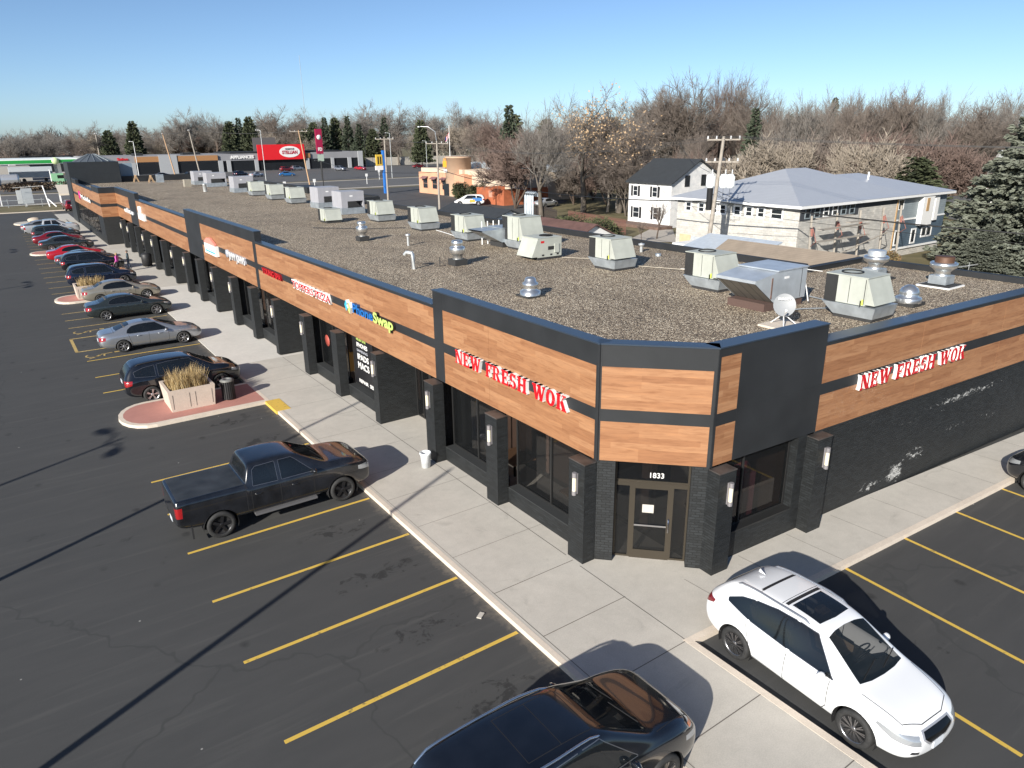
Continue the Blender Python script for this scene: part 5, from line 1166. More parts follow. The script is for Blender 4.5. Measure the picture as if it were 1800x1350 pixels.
# galvanised make-up air unit with louvred hood
M_galvb = mat('galvanised_blue', (0.46, 0.50, 0.54), 0.38, metal=0.4, var=0.12, vscale=2.2)
t = empty('makeup_air_unit', (20.2, 14.25, ZR), 0, 'large galvanised intake unit with louvred hood beside the satellite dish', 'air unit')
b = MB(); b.box(0.65, 2.25, 0, 1.6, 0.26, 1.30); b.box(0.6, 2.29, -0.03, 1.63, 1.30, 1.34); b.build('cabinet', M_galvb, t)
b = MB(); b.face([(-.55, 0, 1.12), (-.55, 1.6, 1.12), (.648, 1.6, 1.28), (.648, 0, 1.28)][::-1]); b.face([(-.55, 0, 1.12), (.648, 0, 1.28), (.648, 0, .30), (.5, 0, .28), (-.55, 0, 1.02)][::-1]); b.face([(-.55, 1.6, 1.12), (.648, 1.6, 1.28), (.648, 1.6, .30), (.5, 1.6, .28), (-.55, 1.6, 1.02)]); b.face([(-.55, 0, 1.02), (-.55, 1.6, 1.02), (-.55, 1.6, 1.12), (-.55, 0, 1.12)]); b.build('intake_hood', M_galvb, t)
b = MB(); b.face([(-.53, 0.04, 1.01), (-.53, 1.56, 1.01), (.52, 1.56, .27), (.52, .04, .27)]); b.build('louvre', m_lined('louvre_dark', (.16, .15, .13), (.03, .03, .03), .36, 'u', .12, .5), t)
b = MB(); b.box(0.1, 2.2, .05, 1.55, -.02, .26); b.build('base_rail', mat('rusty_curb', (.09, .055, .045), .8), t)
b = MB(); b.tube([(2.3, .1, .9), (2.34, 0, .5), (2.36, -.1, .1)], .02, 6); b.build('conduit', M_white, t); b = MB(); b.tube([(.62, -.05, .32), (.62, -.2, .30), (.62, -.2, 0)], .018, 6); b.build('conduit', M_white, t)
b = MB(); b.box(.30, .37, -.012, -.003, .42, 1.12); b.build('rust_streak', mat('rust_streak', (.16, .10, .08), .8, var=.4, vscale=5), t)
b = MB(); b.box(1.0, 1.25, -.005, 0, 1.02, 1.10); b.build('label_plate', M_white, t); b = MB(); b.box(1.95, 1.97, -.004, 0, .3, 1.28); b.build('panel_seam', M_black_plastic, t)
# long galvanised duct unit
t = empty('duct_unit', (21.4, 31.9, ZR), 0, 'long galvanised duct box with sloped end left of the red badge unit', 'air unit')
b = MB(); b.box(0.5, 2.0, .1, 1.5, .3, 1.02); b.box(.47, 2.03, .07, 1.53, 1.02, 1.05); b.face([(0.5, .1, 1.0), (.5, 1.5, 1.0), (-.75, 1.5, .98), (-.75, .1, .98)]); b.face([(.5, .1, .3), (-.75, .1, .92), (-.75, .1, .98), (.5, .1, 1.0)]); b.face([(.5, 1.5, .3), (-.75, 1.5, .92), (-.75, 1.5, .98), (.5, 1.5, 1.0)][::-1]); b.face([(.5, .1, .3), (.5, 1.5, .3), (-.75, 1.5, .92), (-.75, .1, .92)]); b.build('cabinet', M_galv, t)
b = MB(); b.box(.6, 1.9, .2, 1.4, -.02, .3); b.build('base_rail', M_curb, t)
b = MB()
for k in range(4): b.tube([(.4+.38*k, 1.9, 0), (.4+.38*k, 1.9, 1.25)], .035, 8)
b.build('vent_pipe', M_white, t)
# lilac caged units
M_lilac = mat('lilac_panel', (0.33, 0.33, 0.355), 0.45, var=0.06, vscale=3)
for x, y, sx, lb in ((22.3, 54.65, 1.9, 'lilac caged unit with louvre, right one of the near pair'), (22.8, 60.9, 1.9, 'lilac caged unit with louvre, left one of the near pair'), (22.77, 86.7, 2.2, 'lilac boxed unit with dark louvre beyond the beige row'), (23.0, 100.0, 2.4, 'lilac boxed unit with slanted louvre near the far parapet'), (22.9, 106.5, 2.4, 'lilac boxed unit farthest along the roof')):
    t = empty('rooftop_unit', (x, y, ZR), 0, lb, 'air conditioner', 'lilac air units')
    b = MB(); b.box(0, .5, 0, 1.9, .1, 1.75); b.box(.5, sx, 0, 1.9, 1.0, 1.75); b.box(sx-.1, sx, 0, 1.9, .5, 1.0); b.build('cabinet', M_lilac, t)
    b = MB(); b.face([(.5, -.02, .55), (sx-.3, -.02, .55), (sx-.75, -.02, 1.0), (.5, -.02, 1.0)]); b.face([(.5, .6, .5), (sx-.1, .6, .5), (sx-.1, .6, 1.0), (.5, .6, 1.0)]); b.build('louvre', M_coil, t)
    b = MB(); b.box(-.05, sx, -.05, 1.95, .02, .5); b.build('adapter_curb', M_galv, t)
    b = MB(); b.box(.7, .95, -.006, 0, 1.35, 1.45); b.build('label_plate', M_white, t)
# spun vents
def spun(x, y, prof, label, box=None, m=None, cat='vent', name='roof_vent', side=None, group=None, n=22):
    t = empty(name, (x, y, ZR), 0, label, cat, group)
    if box: 
        b = MB(); b.box(-box[0], box[0], -box[0], box[0], -.02, box[1]); b.build('vent_curb', M_curb, t)
    b = MB(); b.lathe(prof, (0, 0, 0), n); b.build('vent_hood', m or M_alu, t, uv=False)
    if side:
        b = MB(); b.tube(*side); b.build('side_pipe', M_galvl, t, uv=False)
    return t
fan = [(.24, .28), (.22, .45), (.30, .50), (.36, .58), (.37, .78), (.34, .84), (.24, .88), (.27, .93), (.27, 1.08), (.24, 1.13), (.001, 1.15)]
spun(17.25, 28.9, [(r, z) for r, z in fan], 'bulbous spun vent on black curb beside the thin roof rod', (.33, .28))
spun(17.25, 39.6, [(r*.92, z*.97) for r, z in fan], 'bulbous spun vent on black curb in the middle of the roof', (.30, .26))
spun(15.75, 21.2, [(.40, .06), (.38, .22), (.26, .26), (.27, .36), (.30, .38), (.30, .50), (.22, .54), (.20, .66), (.16, .70), (.001, .72)], 'low tiered mushroom vent nearest the front parapet', (.40, .06))
spun(25.1, 12.0, [(.42, .10), (.42, .24), (.40, .28), (.30, .32), (.34, .42), (.26, .58), (.12, .68), (.001, .70)], 'white domed vent between the corner unit and the big upblast fans', (.40, .12))
for x, y, lb, top in ((28.82, 15.3, 'tall upblast exhaust fan with bright metal top near the roof notch', M_galvl), (29.3, 12.9, 'tall upblast exhaust fan with rusty dark top on a white framed pad', mat('rust_brown', (.10, .05, .03), .6, metal=.3))):
    t = empty('exhaust_fan', (x, y, ZR), 0, lb, 'fan')
    b = MB(); b.box(-.33, .33, -.33, .33, .1, .42); b.build('fan_base', M_galv, t)
    b = MB(); b.lathe([(.30, .42), (.26, .55), (.36, .66), (.48, .74), (.48, .88), (.44, .92), (.34, .92)], (0, 0, 0), 24); b.build('fan_bowl', M_alu, t, uv=False)
    b = MB(); b.lathe([(.34, .90), (.34, 1.12), (.31, 1.14), (.001, 1.13)], (0, 0, 0), 24); b.build('fan_cap', top, t, uv=False)
    b = MB(); b.box(-.62, .62, -.62, .62, -.02, .05); b.build('fan_pad', M_white if 'rusty' in lb else M_curb, t)
    b = MB(); b.box(-.55, .55, -.55, .55, .05, .07); b.build('pad_membrane', M_curb, t)
def pipe(pts, r, label, m=None, cap=None, name='vent_pipe', cat='pipe'):
    p0 = pts[0]; t = empty(name, p0, 0, label, cat); b = MB(); b.tube([Vector(p)-Vector(p0) for p in pts], r, 10); b.build('pipe', m or M_galvl, t, uv=False)
    if cap: b = MB(); q = Vector(pts[-1])-Vector(p0); b.lathe([(r*1.2, -.12), (r*2.0, -.06), (r*2.0, .0), (.001, .05)], q, 12); b.build('rain_cap', m or M_galvl, t, uv=False)
    return t
pipe([(15.07, 29.17, ZR), (15.07, 29.17, ZR+.62), (15.05, 29.22, ZR+.72), (14.9, 29.45, ZR+.74), (14.85, 29.55, ZR+.62)], .085, 'bent gooseneck pipe with a round elbow in the open gravel')
pipe([(18.37, 36.02, ZR), (18.37, 36.02, ZR+.62)], .07, 'short capped flue pipe behind the gooseneck pipe', cap=1)
pipe([(17.2, 27.6+3.0, ZR), (16.6, 28.9, ZR+.01)], .012, 'thin black rod lying on the gravel', M_black_plastic, name='roof_rod')
pipe([(16.35, 29.0, ZR), (16.35, 29.0, ZR+.42)], .02, 'thin upright black rod beside the spun vent', M_black_plastic, name='roof_rod')
pipe([(26.58, 26.29, ZR), (26.58, 26.29, ZR+.42)], .08, 'small conical flue near the back parapet', cap=1); spun(26.3, 24.84, [(.14, 0), (.14, .12), (.001, .14)], 'tiny flat drain cap near the back parapet', m=M_galv, cat='drain', name='roof_drain')
spun(20.65, 91.3, [(.22, 0), (.22, .8), (.26, .84), (.22, .9), (.001, .95)], 'cylindrical galvanised flue beside the far lilac unit', m=M_galvl)
t = empty('pipe_stack', (29.0, 39.6, ZR), 0, 'cluster of five tall galvanised pipes with gooseneck tops at the back edge', 'pipe')
for k in range(5):
    b = MB(); yy = -.21*k; b.tube([(0, yy, -2.5), (0, yy, 1.95), (.05, yy, 2.12), (.22, yy, 2.18), (.40, yy, 2.08), (.42, yy, 1.9)], .055, 8); b.build('pipe', M_galv, t, uv=False)
# satellite dish
t = empty('satellite_dish', (19.1, 12.75, ZR), 0, 'grey satellite dish on tripod legs and a concrete pad', 'satellite dish')
b = MB(); b.box(-.45, .75, -.5, .55, -.01, .06); b.build('ballast_pad', C_kerb, t)
dd = Vector((-.72, -.62, .42)).normalized(); du = dd.cross(Vector((0, 0, 1))).normalized(); dv = du.cross(dd); c0 = Vector((.08, .05, .66)); b = MB(); rows = []
for i in range(7):
    r = .33*i/6; rows.append([c0+du*r*cos(2*pi*k/24)+dv*r*1.08*sin(2*pi*k/24)+dd*(r*r*.45) for k in range(24)])
b.grid(rows, 0, True, closed=True); b.build('dish', mat('dish_grey', (.24, .25, .26), .5), t, uv=False)
b = MB(); letter_o = c0+dd*.03+dv*.12-du*.0
for s_, e_ in (((-.25, -.1), (.1, .05)),): pass
for p in ((-.35, -.3), (.4, -.25), (.05, .45)): b.tube([(p[0], p[1], .05), c0-dd*.05-dv*.25], .018, 6)
b.build('tripod_leg', M_white, t, uv=False)
b = MB(); b.tube([c0-dv*.36, c0-dv*.28+dd*.42], .014, 6); b.tube([c0-dv*.30+dd*.42, c0-dv*.26+dd*.52], .035, 8); b.build('feed_arm', M_white, t, uv=False)
letters(t, 'DIRECT', c0+dd*.10+dv*.14+du*.2, -du, dd, .07, .38, .003, M_white, .05, each=False, name='dish_lettering')
# sawhorses, crate, box, conduits
for x, y, lb in ((18.0, 120.6, 'wooden sawhorse before the far black parapet, left one'), (19.5, 117.6, 'wooden sawhorse before the far black parapet, right one')):
    t = empty('sawhorse', (x, y, ZR), 0, lb, 'sawhorse', 'sawhorses on the roof')
    for i, (a, c) in enumerate(((-.35, 0), (.35, 0), (-.35, .8), (.35, .8))):
        b = MB(); b.tube([(a, c, 0), (0, c, .95)], .045, 4); b.build('leg', mat('timber', (.42, .28, .16), .7), t, uv=False)
    b = MB(); b.box(-.06, .06, -.15, .95, .9, 1.0); b.build('beam', MATS['timber'], t)
b = MB(); 
for k in range(5): b.box(-.4+.17*k, -.26+.17*k, -.4, .4, 0, .9)
o = b.build('wooden_crate', mat('crate_wood', (.30, .27, .22), .8)); o.location = (21.3, 103.5, ZR); tag(o, 'weathered wooden crate by the far lilac units', 'crate')
b = MB(); b.box(-.5, .5, -.15, .15, 0, 1.1); o = b.build('metal_panel', M_galv); o.location = (20.6, 117.5, ZR); tag(o, 'square galvanised panel right of the sawhorses', 'panel')
M_cond = mat('conduit_tan', (.34, .30, .24), .7)
def conduit(pts, label, r=.022, m=None):
    b = MB(); b.tube(pts, r, 6, cap=True); o = b.build('conduit', m or M_cond, uv=False); return tag(o, label, 'conduit', 'conduits lying on the gravel')
conduit([(23.1, 23.6, ZR+.05), (24.3, 21.0, ZR+.05), (25.6, 19.0, ZR+.05), (26.2, 17.0, ZR+.05)], 'long tan conduit running right from the lone beige unit')
conduit([(22.2, 27.3, ZR+.05), (23.0, 26.0, ZR+.05), (22.4, 24.8, ZR+.05)], 'short tan conduit linking the red badge unit and its neighbour')
conduit([(22.6, 15.9, ZR+.05), (23.6, 15.2, ZR+.05), (23.4, 14.0, ZR+.05), (22.9, 13.3, ZR+.05)], 'looped grey conduit between the intake unit and the corner unit', m=M_galv)
conduit([(20.8, 13.9, ZR+.05), (21.6, 13.7, ZR+.05), (22.4, 13.2, ZR+.05)], 'grey conduit behind the satellite dish', m=M_galv)
conduit([(17.2, 47.5, ZR+.05), (19.8, 44.5, ZR+.05), (22.0, 43.4, ZR+.05)], 'dark conduit crossing the middle of the roof', m=M_black_plastic)
conduit([(22.9, 40.9, ZR+.05), (22.5, 38.5, ZR+.05), (22.2, 37.2, ZR+.05)], 'pale conduit between two beige units', m=M_white)
conduit([(27.9, 17.0, ZR+.15), (26.9, 18.4, ZR+.3), (25.3, 20.2, ZR+.05), (24.2, 21.5, ZR+.05)], 'white cable draped from the roof notch', .015, M_white)
# ------------------------------------------------------------------ things on the ground in front
def grass_clump(parent, x0, x1, y0, y1, z, n, h, name='dry_grass'):
    b = MB(); rnd = random.Random(n+int(h*100))
    cl = [(rnd.uniform(x0+.1, x1-.1), rnd.uniform(y0+.1, y1-.1), rnd.uniform(.6, 1.25), rnd.uniform(.10, .26)) for _ in range(44)]
    for i in range(n):
        qx, qy, qh, qr = cl[rnd.randrange(44)]; x, y = rnd.gauss(qx, qr*.6), rnd.gauss(qy, qr*.6); x = min(max(x, x0), x1); y = min(max(y, y0), y1); a = atan2(y-qy, x-qx)+rnd.gauss(0, .7); L = h*qh*rnd.uniform(.35, 1.15); le = rnd.uniform(.05, .42)*L; w_ = rnd.uniform(.005, .011)
        dx, dy = cos(a)*le, sin(a)*le; px, py = -sin(a)*w_, cos(a)*w_
        b.face([(x-px, y-py, z), (x+px, y+py, z), (x+dx*.5+px*.7, y+dy*.5+py*.7, z+L*.62), (x+dx*.5-px*.7, y+dy*.5-py*.7, z+L*.62)], i % 3)
        b.face([(x+dx*.5-px*.7, y+dy*.5-py*.7, z+L*.62), (x+dx*.5+px*.7, y+dy*.5+py*.7, z+L*.62), (x+dx*1.2, y+dy*1.2, z+L)], i % 3)
    return b.build(name, [mat('straw', (.42, .29, .12), .8), mat('straw_pale', (.55, .42, .22), .8), mat('straw_dark', (.20, .14, .07), .8)], parent, uv=False)
def planter(x0, x1, y0, y1, label, h=.95):
    t = empty('planter', ((x0+x1)/2, (y0+y1)/2, SW), 0, label, 'planter', 'concrete planters on the parking islands'); X, Y = (x1-x0)/2, (y1-y0)/2; k = .08
    b = MB(); lo = [(-X+k, -Y+k), (X-k, -Y+k), (X-k, Y-k), (-X+k, Y-k)]; hi = [(-X, -Y), (X, -Y), (X, Y), (-X, Y)]; inn = [(-X+.12, -Y+.12), (X-.12, -Y+.12), (X-.12, Y-.12), (-X+.12, Y-.12)]
    for i in range(4):
        j = (i+1) % 4; b.face([(*lo[i], 0), (*lo[j], 0), (*hi[j], h), (*hi[i], h)]); b.face([(*hi[i], h), (*hi[j], h), (*inn[j], h), (*inn[i], h)]); b.face([(*inn[i], h), (*inn[j], h), (*inn[j], h-.2), (*inn[i], h-.2)])
    # recessed panel lines
    for s_ in (-1, 1):
        for a0, a1 in ((-X+.16, -.12), (.12, X-.16)):
            yy = s_*(Y-k+.0) ; 
            for q in (a0, a1): b.obox((q, s_*(Y-k)+s_*k*.12, .12), (.02, 0, 0), (0, s_*.006, 0), (0, s_*k*.72, h-.3), 1)
    b.build('box', [C_plant, C_joint], t)
    b = MB(); b.face([(*p, h-.12) for p in inn]); b.build('soil', mat('soil', (.06, .045, .03), .95), t)
    grass_clump(t, -X+.2, X-.2, -Y+.2, Y-.2, h-.14, 5200 if x0 > 4.4 else 1400, .62)
    return t
planter(4.45, 6.35, 31.45, 33.3, 'large pale concrete planter with dry grass on the nearest red island')
planter(3.75, 5.9, 60.4, 62.3, 'pale concrete planter with dry grass on the second island beside the tan sedan')
t = empty('litter_bin', (6.95, 31.85, SW), 0, 'black slatted litter bin with round lid beside the planter', 'bin')
b = MB()
for k in range(20):
    a = 2*pi*k/20; b.obox((.27*cos(a)-.03*sin(a), .27*sin(a)+.03*cos(a), .05), (.06*sin(a), -.06*cos(a), 0), (.012*cos(a), .012*sin(a), 0), (0, 0, .80))
b.build('slats', M_black_plastic, t, uv=False); b = MB(); b.lathe([(.001, .04), (.25, .04), (.25, .8), (.001, .8)], (0, 0, 0), 20); b.build('liner', M_dark, t, uv=False)
b = MB(); b.lathe([(.29, .85), (.31, .88), (.22, .94), (.12, .95), (.12, .92), (.001, .90)], (0, 0, 0), 20); b.build('lid', mat('lid_grey', (.16, .16, .15), .5), t, uv=False)
t = empty('plastic_bucket', (10.62, 20.45, SW), 0, 'white plastic bucket with rim standing by a black pilaster', 'bucket')
b = MB(); b.lathe([(.001, 0), (.15, 0), (.185, .48), (.205, .50), (.205, .55), (.185, .56), (.175, .56), (.16, .06), (.001, .05)], (0, 0, 0), 22); b.build('tub', mat('white_plastic', (.72, .74, .76), .4), t, uv=False)
b = MB(); b.tube([(.2, 0, .5), (.24, .1, .38), (.2, .2, .30), (.05, .26, .3)], .008, 5); b.build('handle', M_galvl, t, uv=False)
t = empty('litter_bin', (10.75, 74.2, .1), 0, 'dark litter bin between the far pilasters', 'bin'); b = MB(); b.lathe([(.001, 0), (.42, 0), (.46, 1.0), (.36, 1.12), (.001, 1.15)], (0, 0, 0), 16); b.build('drum', M_black_plastic, t, uv=False)
b = MB(); rnd = random.Random(3); rows = []
for i in range(9):
    th = pi*i/8; rows.append([(.85*sin(th)*cos(2*pi*k/12)*(1+.12*sin(3*k+i)), .7*sin(th)*sin(2*pi*k/12)*(1+.1*cos(2*k+i)), .32+.42*cos(th)) for k in range(12)])
b.grid(rows, 0, True, closed=True); o = b.build('boulder', m_concrete('boulder_stone', (.48, .40, .32), .2)); o.location = (4.6, 126.5, .1); tag(o, 'tan boulder on the far parking island', 'rock')
# light poles whose shadows fall across the lot (two drooping lamp heads each)
def lot_light(x, y, label, H=9.6, arms=True):
    t = empty('parking_lot_light', (x, y, 0), 0, label, 'lamp post', 'lamp posts in the parking lot')
    b = MB(); b.lathe([(.30, 0), (.30, .7), (.001, .7)], (0, 0, 0), 16); b.build('footing', C_kerb, t, uv=False)
    b = MB(); b.tube([(0, 0, .7), (0, 0, H)], [.10, .065], 10); b.build('pole', M_frameb, t, uv=False)
    if arms:
        for sg in (-1, 1):
            b = MB(); d = Vector((-.35, .93*sg, 0)); b.tube([(0, 0, H-.35), d*.55+Vector((0, 0, H+.0)), d*1.1+Vector((0, 0, H+.02))], .04, 6); b.build('arm', M_frameb, t, uv=False)
            b = MB(); c = d*1.35+Vector((0, 0, H-.02)); rows = []
            for i in range(7):
                th = pi*i/6; rows.append([c+d.normalized()*(.42*cos(th))+Vector((0, 0, 1)).cross(d.normalized())*(.22*sin(th)*cos(2*pi*k/10))+Vector((0, 0, .13*sin(th)*sin(2*pi*k/10))) for k in range(10)])
            b.grid(rows, 0, True, closed=True); b.build('lamp_head', M_frameb, t, uv=False)
    return t
tn = math.tan(radians(SUN_EL)); hd = radians(SUN_HEAD)
def base_for(tipx, tipy, H): return tipx-H/tn*cos(hd), tipy-H/tn*sin(hd)
for tx, ty, H, lb, ar in ((11.5, 19.9, 9.6, 'slim lamp post beyond the left edge of the lot, nearest one', False), (11.9, 28.2, 10.2, 'slim lamp post beyond the left edge of the lot, second one', False), (2.4, 30.1, 9.0, 'twin headed lamp post beyond the left edge of the lot', True), (1.6, 70.9, 9.0, 'twin headed lamp post far out in the lot', True), (1.4, 94.9, 9.0, 'twin headed lamp post in line with the fourth island', True)):
    bx, by = base_for(tx, ty, H); lot_light(bx, by, lb, H, ar)
# street lamps seen beyond
# litter on the asphalt
b = MB(); b.box(-.11, .11, -.06, .06, 0, .03); o = b.build('litter', M_paper); o.location = (8.35-.6, 11.1-1.2+2.6, .004); o.rotation_euler = (0, 0, .6); tag(o, 'small flattened paper cup on the asphalt near the kerb', 'litter')
# ------------------------------------------------------------------ ground beyond the mall
C_path = m_concrete('concrete_path', (0.42, 0.38, 0.33), 0.1, 0.3)
sheet('road', [(-300, 170), (700, 166), (700, 193), (-300, 199)], 0.010, A_road)
sheet('path', [(-300, 199.3), (700, 193.3), (700, 196), (-300, 202)], 0.014, C_path); sheet('path', [(-300, 165.5), (700, 161.6), (700, 165.2), (-300, 169.4)], 0.014, C_path)
sheet('parking_lot', [(-300, 208), (320, 200), (320, 310), (-300, 318)], 0.006, A_far)
sheet('parking_lot', [(36, 62), (62, 84), (86, 104), (92, 160.5), (36, 160.5)], 0.006, m_asphalt('asphalt_side', (0.075, 0.074, 0.074), stain=False))
sheet('path', [(72, 103), (76, 140), (77.5, 140), (73.5, 103)], 0.02, C_path)
sheet('road', [(95, 20), (104, 18), (150, 150), (141, 152)], 0.012, A_road)
sheet('road', [(105, 60), (300, 30), (302, 40), (107, 69)], 0.013, A_road)
sheet('gas_station_lot', [(-90, 222), (40, 222), (40, 275), (-90, 275)], 0.012, C_path)
sheet('kerb', [(-70, 149.5), (11.5, 147), (11.5, 147.3), (-70, 149.8)], 0.12, C_kerb, 0.15)
sheet('path', [(56, 58), (60, 54), (68, 62), (66, 64)], 0.015, C_path)

# ------------------------------------------------------------------ generic house parts
def hip_roof(b, x0, x1, y0, y1, z0, z1, ax='x', over=0.5, inset=None, m=0):
    x0 -= over; x1 += over; y0 -= over; y1 += over
    if ax == 'x': k = inset if inset is not None else (y1-y0)/2; ym = (y0+y1)/2; A, B = (x0+k, ym, z1), (x1-k, ym, z1); fs = [[(x0, y0, z0), (x1, y0, z0), B, A], [(x1, y1, z0), (x0, y1, z0), A, B], [(x0, y1, z0), (x0, y0, z0), A], [(x1, y0, z0), (x1, y1, z0), B]]
    else: k = inset if inset is not None else (x1-x0)/2; xm = (x0+x1)/2; A, B = (xm, y0+k, z1), (xm, y1-k, z1); fs = [[(x0, y1, z0), (x0, y0, z0), A, B], [(x1, y0, z0), (x1, y1, z0), B, A], [(x0, y0, z0), (x1, y0, z0), A], [(x1, y1, z0), (x0, y1, z0), B]]
    for f in fs: b.face(f, m)
def gable_roof(b, x0, x1, y0, y1, z0, z1, ax='y', over=0.3, th=0.12, m=0):
    """two slabs with thickness, ridge along ax"""
    if ax == 'y':
        xm = (x0+x1)/2; s = (z1-z0)/(xm-x0)
        for sg, xe in ((-1, x0-over), (1, x1+over)):
            ze = z1-s*abs(xe-xm); P = [(xe, y0-over, ze), (xm, y0-over, z1), (xm, y1+over, z1), (xe, y1+over, ze)]
            b.face([(p[0], p[1], p[2]+th) for p in (P if sg > 0 else P[::-1])], m); b.face(P, m)
            b.face([P[0], P[1], (P[1][0], P[1][1], P[1][2]+th), (P[0][0], P[0][1], P[0][2]+th)], m); b.face([P[3], P[0], (P[0][0], P[0][1], P[0][2]+th), (P[3][0], P[3][1], P[3][2]+th)], m); b.face([P[2], P[3], (P[3][0], P[3][1], P[3][2]+th), (P[2][0], P[2][1], P[2][2]+th)], m)
    else:
        ym = (y0+y1)/2; s = (z1-z0)/(ym-y0)
        for sg, ye in ((-1, y0-over), (1, y1+over)):
            ze = z1-s*abs(ye-ym); P = [(x0-over, ye, ze), (x0-over, ym, z1), (x1+over, ym, z1), (x1+over, ye, ze)]
            b.face([(p[0], p[1], p[2]+th) for p in P], m); b.face(P, m)
            b.face([P[0], P[1], (P[1][0], P[1][1], P[1][2]+th), (P[0][0], P[0][1], P[0][2]+th)], m); b.face([P[3], P[0], (P[0][0], P[0][1], P[0][2]+th), (P[3][0], P[3][1], P[3][2]+th)], m); b.face([P[2], P[3], (P[3][0], P[3][1], P[3][2]+th), (P[2][0], P[2][1], P[2][2]+th)], m)
def gable_walls(b, x0, x1, y0, y1, z0, ze, zr, ax='y', m=0):
    b.box(x0, x1, y0, y1, z0, ze, m)
    if ax == 'y':
        xm = (x0+x1)/2
        b.face([(x0, y0, ze), (x1, y0, ze), (xm, y0, zr)], m); b.face([(x1, y1, ze), (x0, y1, ze), (xm, y1, zr)], m)
    else:
        ym = (y0+y1)/2
        b.face([(x0, y1, ze), (x0, y0, ze), (x0, ym, zr)], m); b.face([(x1, y0, ze), (x1, y1, ze), (x1, ym, zr)], m)
M_winglass = mat('house_window_glass', (0.02, 0.025, 0.03), 0.08, spec=0.8)
def hwin(parent, o, u, n, w, h, trim, t=0.10, bars=True, fr=None, shutters=None):
    """house window: trim frame with glass, set proud of the wall; o lower left"""
    up = Vector((0, 0, 1)); o = Vector(o); b = MB()
    b.obox(o-u*t-up*t, u*(w+2*t), n*0.05, up*t); b.obox(o-u*t+up*h, u*(w+2*t), n*0.05, up*t); b.obox(o-u*t, u*t, n*0.05, up*h); b.obox(o+u*w, u*t, n*0.05, up*h)
    if bars: b.obox(o+up*(h/2-0.02), u*w, n*0.04, up*0.045)
    f = b.build('window', trim, parent)
    p = MB(); p.obox(o, u*w, n*0.02, up*h); p.build('pane', M_winglass, f)
    if shutters:
        for k in (-1, 1):
            s = MB(); s.obox(o+(u*(-t-0.36) if k < 0 else u*(w+t))-up*t, u*0.36, n*0.045, up*(h+2*t)); s.build('shutter', shutters, f)
    return f
EX, EY = Vector((1, 0, 0)), Vector((0, 1, 0))
# block building under construction with a metal hip roof and a blue sided wing
M_block = m_brick('grey_block', (0.47, 0.455, 0.42), (0.39, 0.38, 0.36), 0.85, 0.40, 0.20, var=0.10)
M_metalroof = m_lined('standing_seam', (0.47, 0.485, 0.51), (0.33, 0.34, 0.36), 0.30, 'u', 0.10, 0.38, 0.30, 0.03)
M_bluesid = m_lined('blue_siding', (0.075, 0.110, 0.145), (0.035, 0.05, 0.07), 0.18, 'v', 0.12, 0.6)
M_greysid = m_lined('grey_siding', (0.22, 0.26, 0.28), (0.13, 0.15, 0.17), 0.18, 'v', 0.12, 0.6)
M_wrapshade = mat('dark_wrap_and_eave_shade', (0.045, 0.05, 0.058), 0.7); M_trim = mat('white_trim', (0.74, 0.74, 0.73), 0.5)  # the dark wrap colour also paints the shade under the eave
t = empty('unfinished_building', (0, 0, 0), 0, 'grey block building under construction with pale metal hip roof and a blue sided end', 'building')
b = MB(); b.box(52.2, 67.0, 34.4, 47.2, 0, 5.3); b.build('wall', M_block, t)
b = MB(); b.box(52.19, 67.01, 34.41, 47.21, 5.3, 5.58); b.build('eave_shade_strip', M_wrapshade, t); b = MB(); b.box(52.25, 60.6, 34.36, 34.398, 4.42, 5.57); b.build('dark_band', M_wrapshade, t); b = MB(); b.box(60.6, 66.9, 34.37, 34.398, 4.95, 5.57); b.build('dark_band', M_wrapshade, t)  # thin top strip is painted eave shade; the dark bands are wrap
b = MB(); b.box(67.01, 76.3, 34.45, 46.4, 0.75, 3.4); b.build('blue_wall', M_bluesid, t); b = MB(); b.box(67.01, 76.3, 34.47, 46.4, 3.4, 5.55); b.build('grey_wall', M_greysid, t); b = MB(); b.box(67.1, 76.2, 34.5, 46.4, 0, 0.75); b.build('foundation', M_block, t)
b = MB(); b.box(67.0, 76.32, 34.40, 34.46, 3.33, 3.47); b.build('trim_board', M_trim, t); b = MB(); b.box(66.95, 67.12, 34.34, 34.46, 0.8, 5.5); b.build('trim_board', mat('osb', (.40, .26, .13), .8), t); b = MB(); b.box(67.0, 76.32, 34.36, 34.44, 0.68, 0.86); b.build('trim_board', M_trim, t)
b = MB(); hip_roof(b, 52.2, 69.0, 34.6, 47.2, 5.62, 8.05, 'x', 0.55, inset=7.4); hip_roof(b, 60, 76.3, 34.45, 46.4, 5.63, 7.30, 'x', 0.55)
b.box(51.66, 76.84, 33.92, 33.95, 5.40, 5.62, 1); b.box(51.66, 51.69, 33.95, 47.75, 5.40, 5.62, 1); b.box(51.69, 76.8, 33.95, 47.7, 5.59, 5.61, 1)
b.build('roof', [M_metalroof, M_trim], t); b = MB(); b.tube([(69.0, 38.6, 6.7), (69.0, 38.6, 7.5)], 0.09, 8); b.build('vent_pipe', M_white, t)
for yy in (46.1, 44.6, 43.15, 42.2, 40.65, 39.45, 38.25): hwin(t, (52.19, yy, 4.52), -EY, -EX, 0.52, 0.64, M_trim, 0.16)
hwin(t, (52.19, 36.95, 4.5), -EY, -EX, 0.95, 0.66, M_trim, 0.16)
for k in range(6): hwin(t, (52.9+1.27*k, 34.355, 4.62), EX, -EY, 0.62, 0.72, M_greysid if k not in (2, 3) else M_trim, 0.08, fr=None)
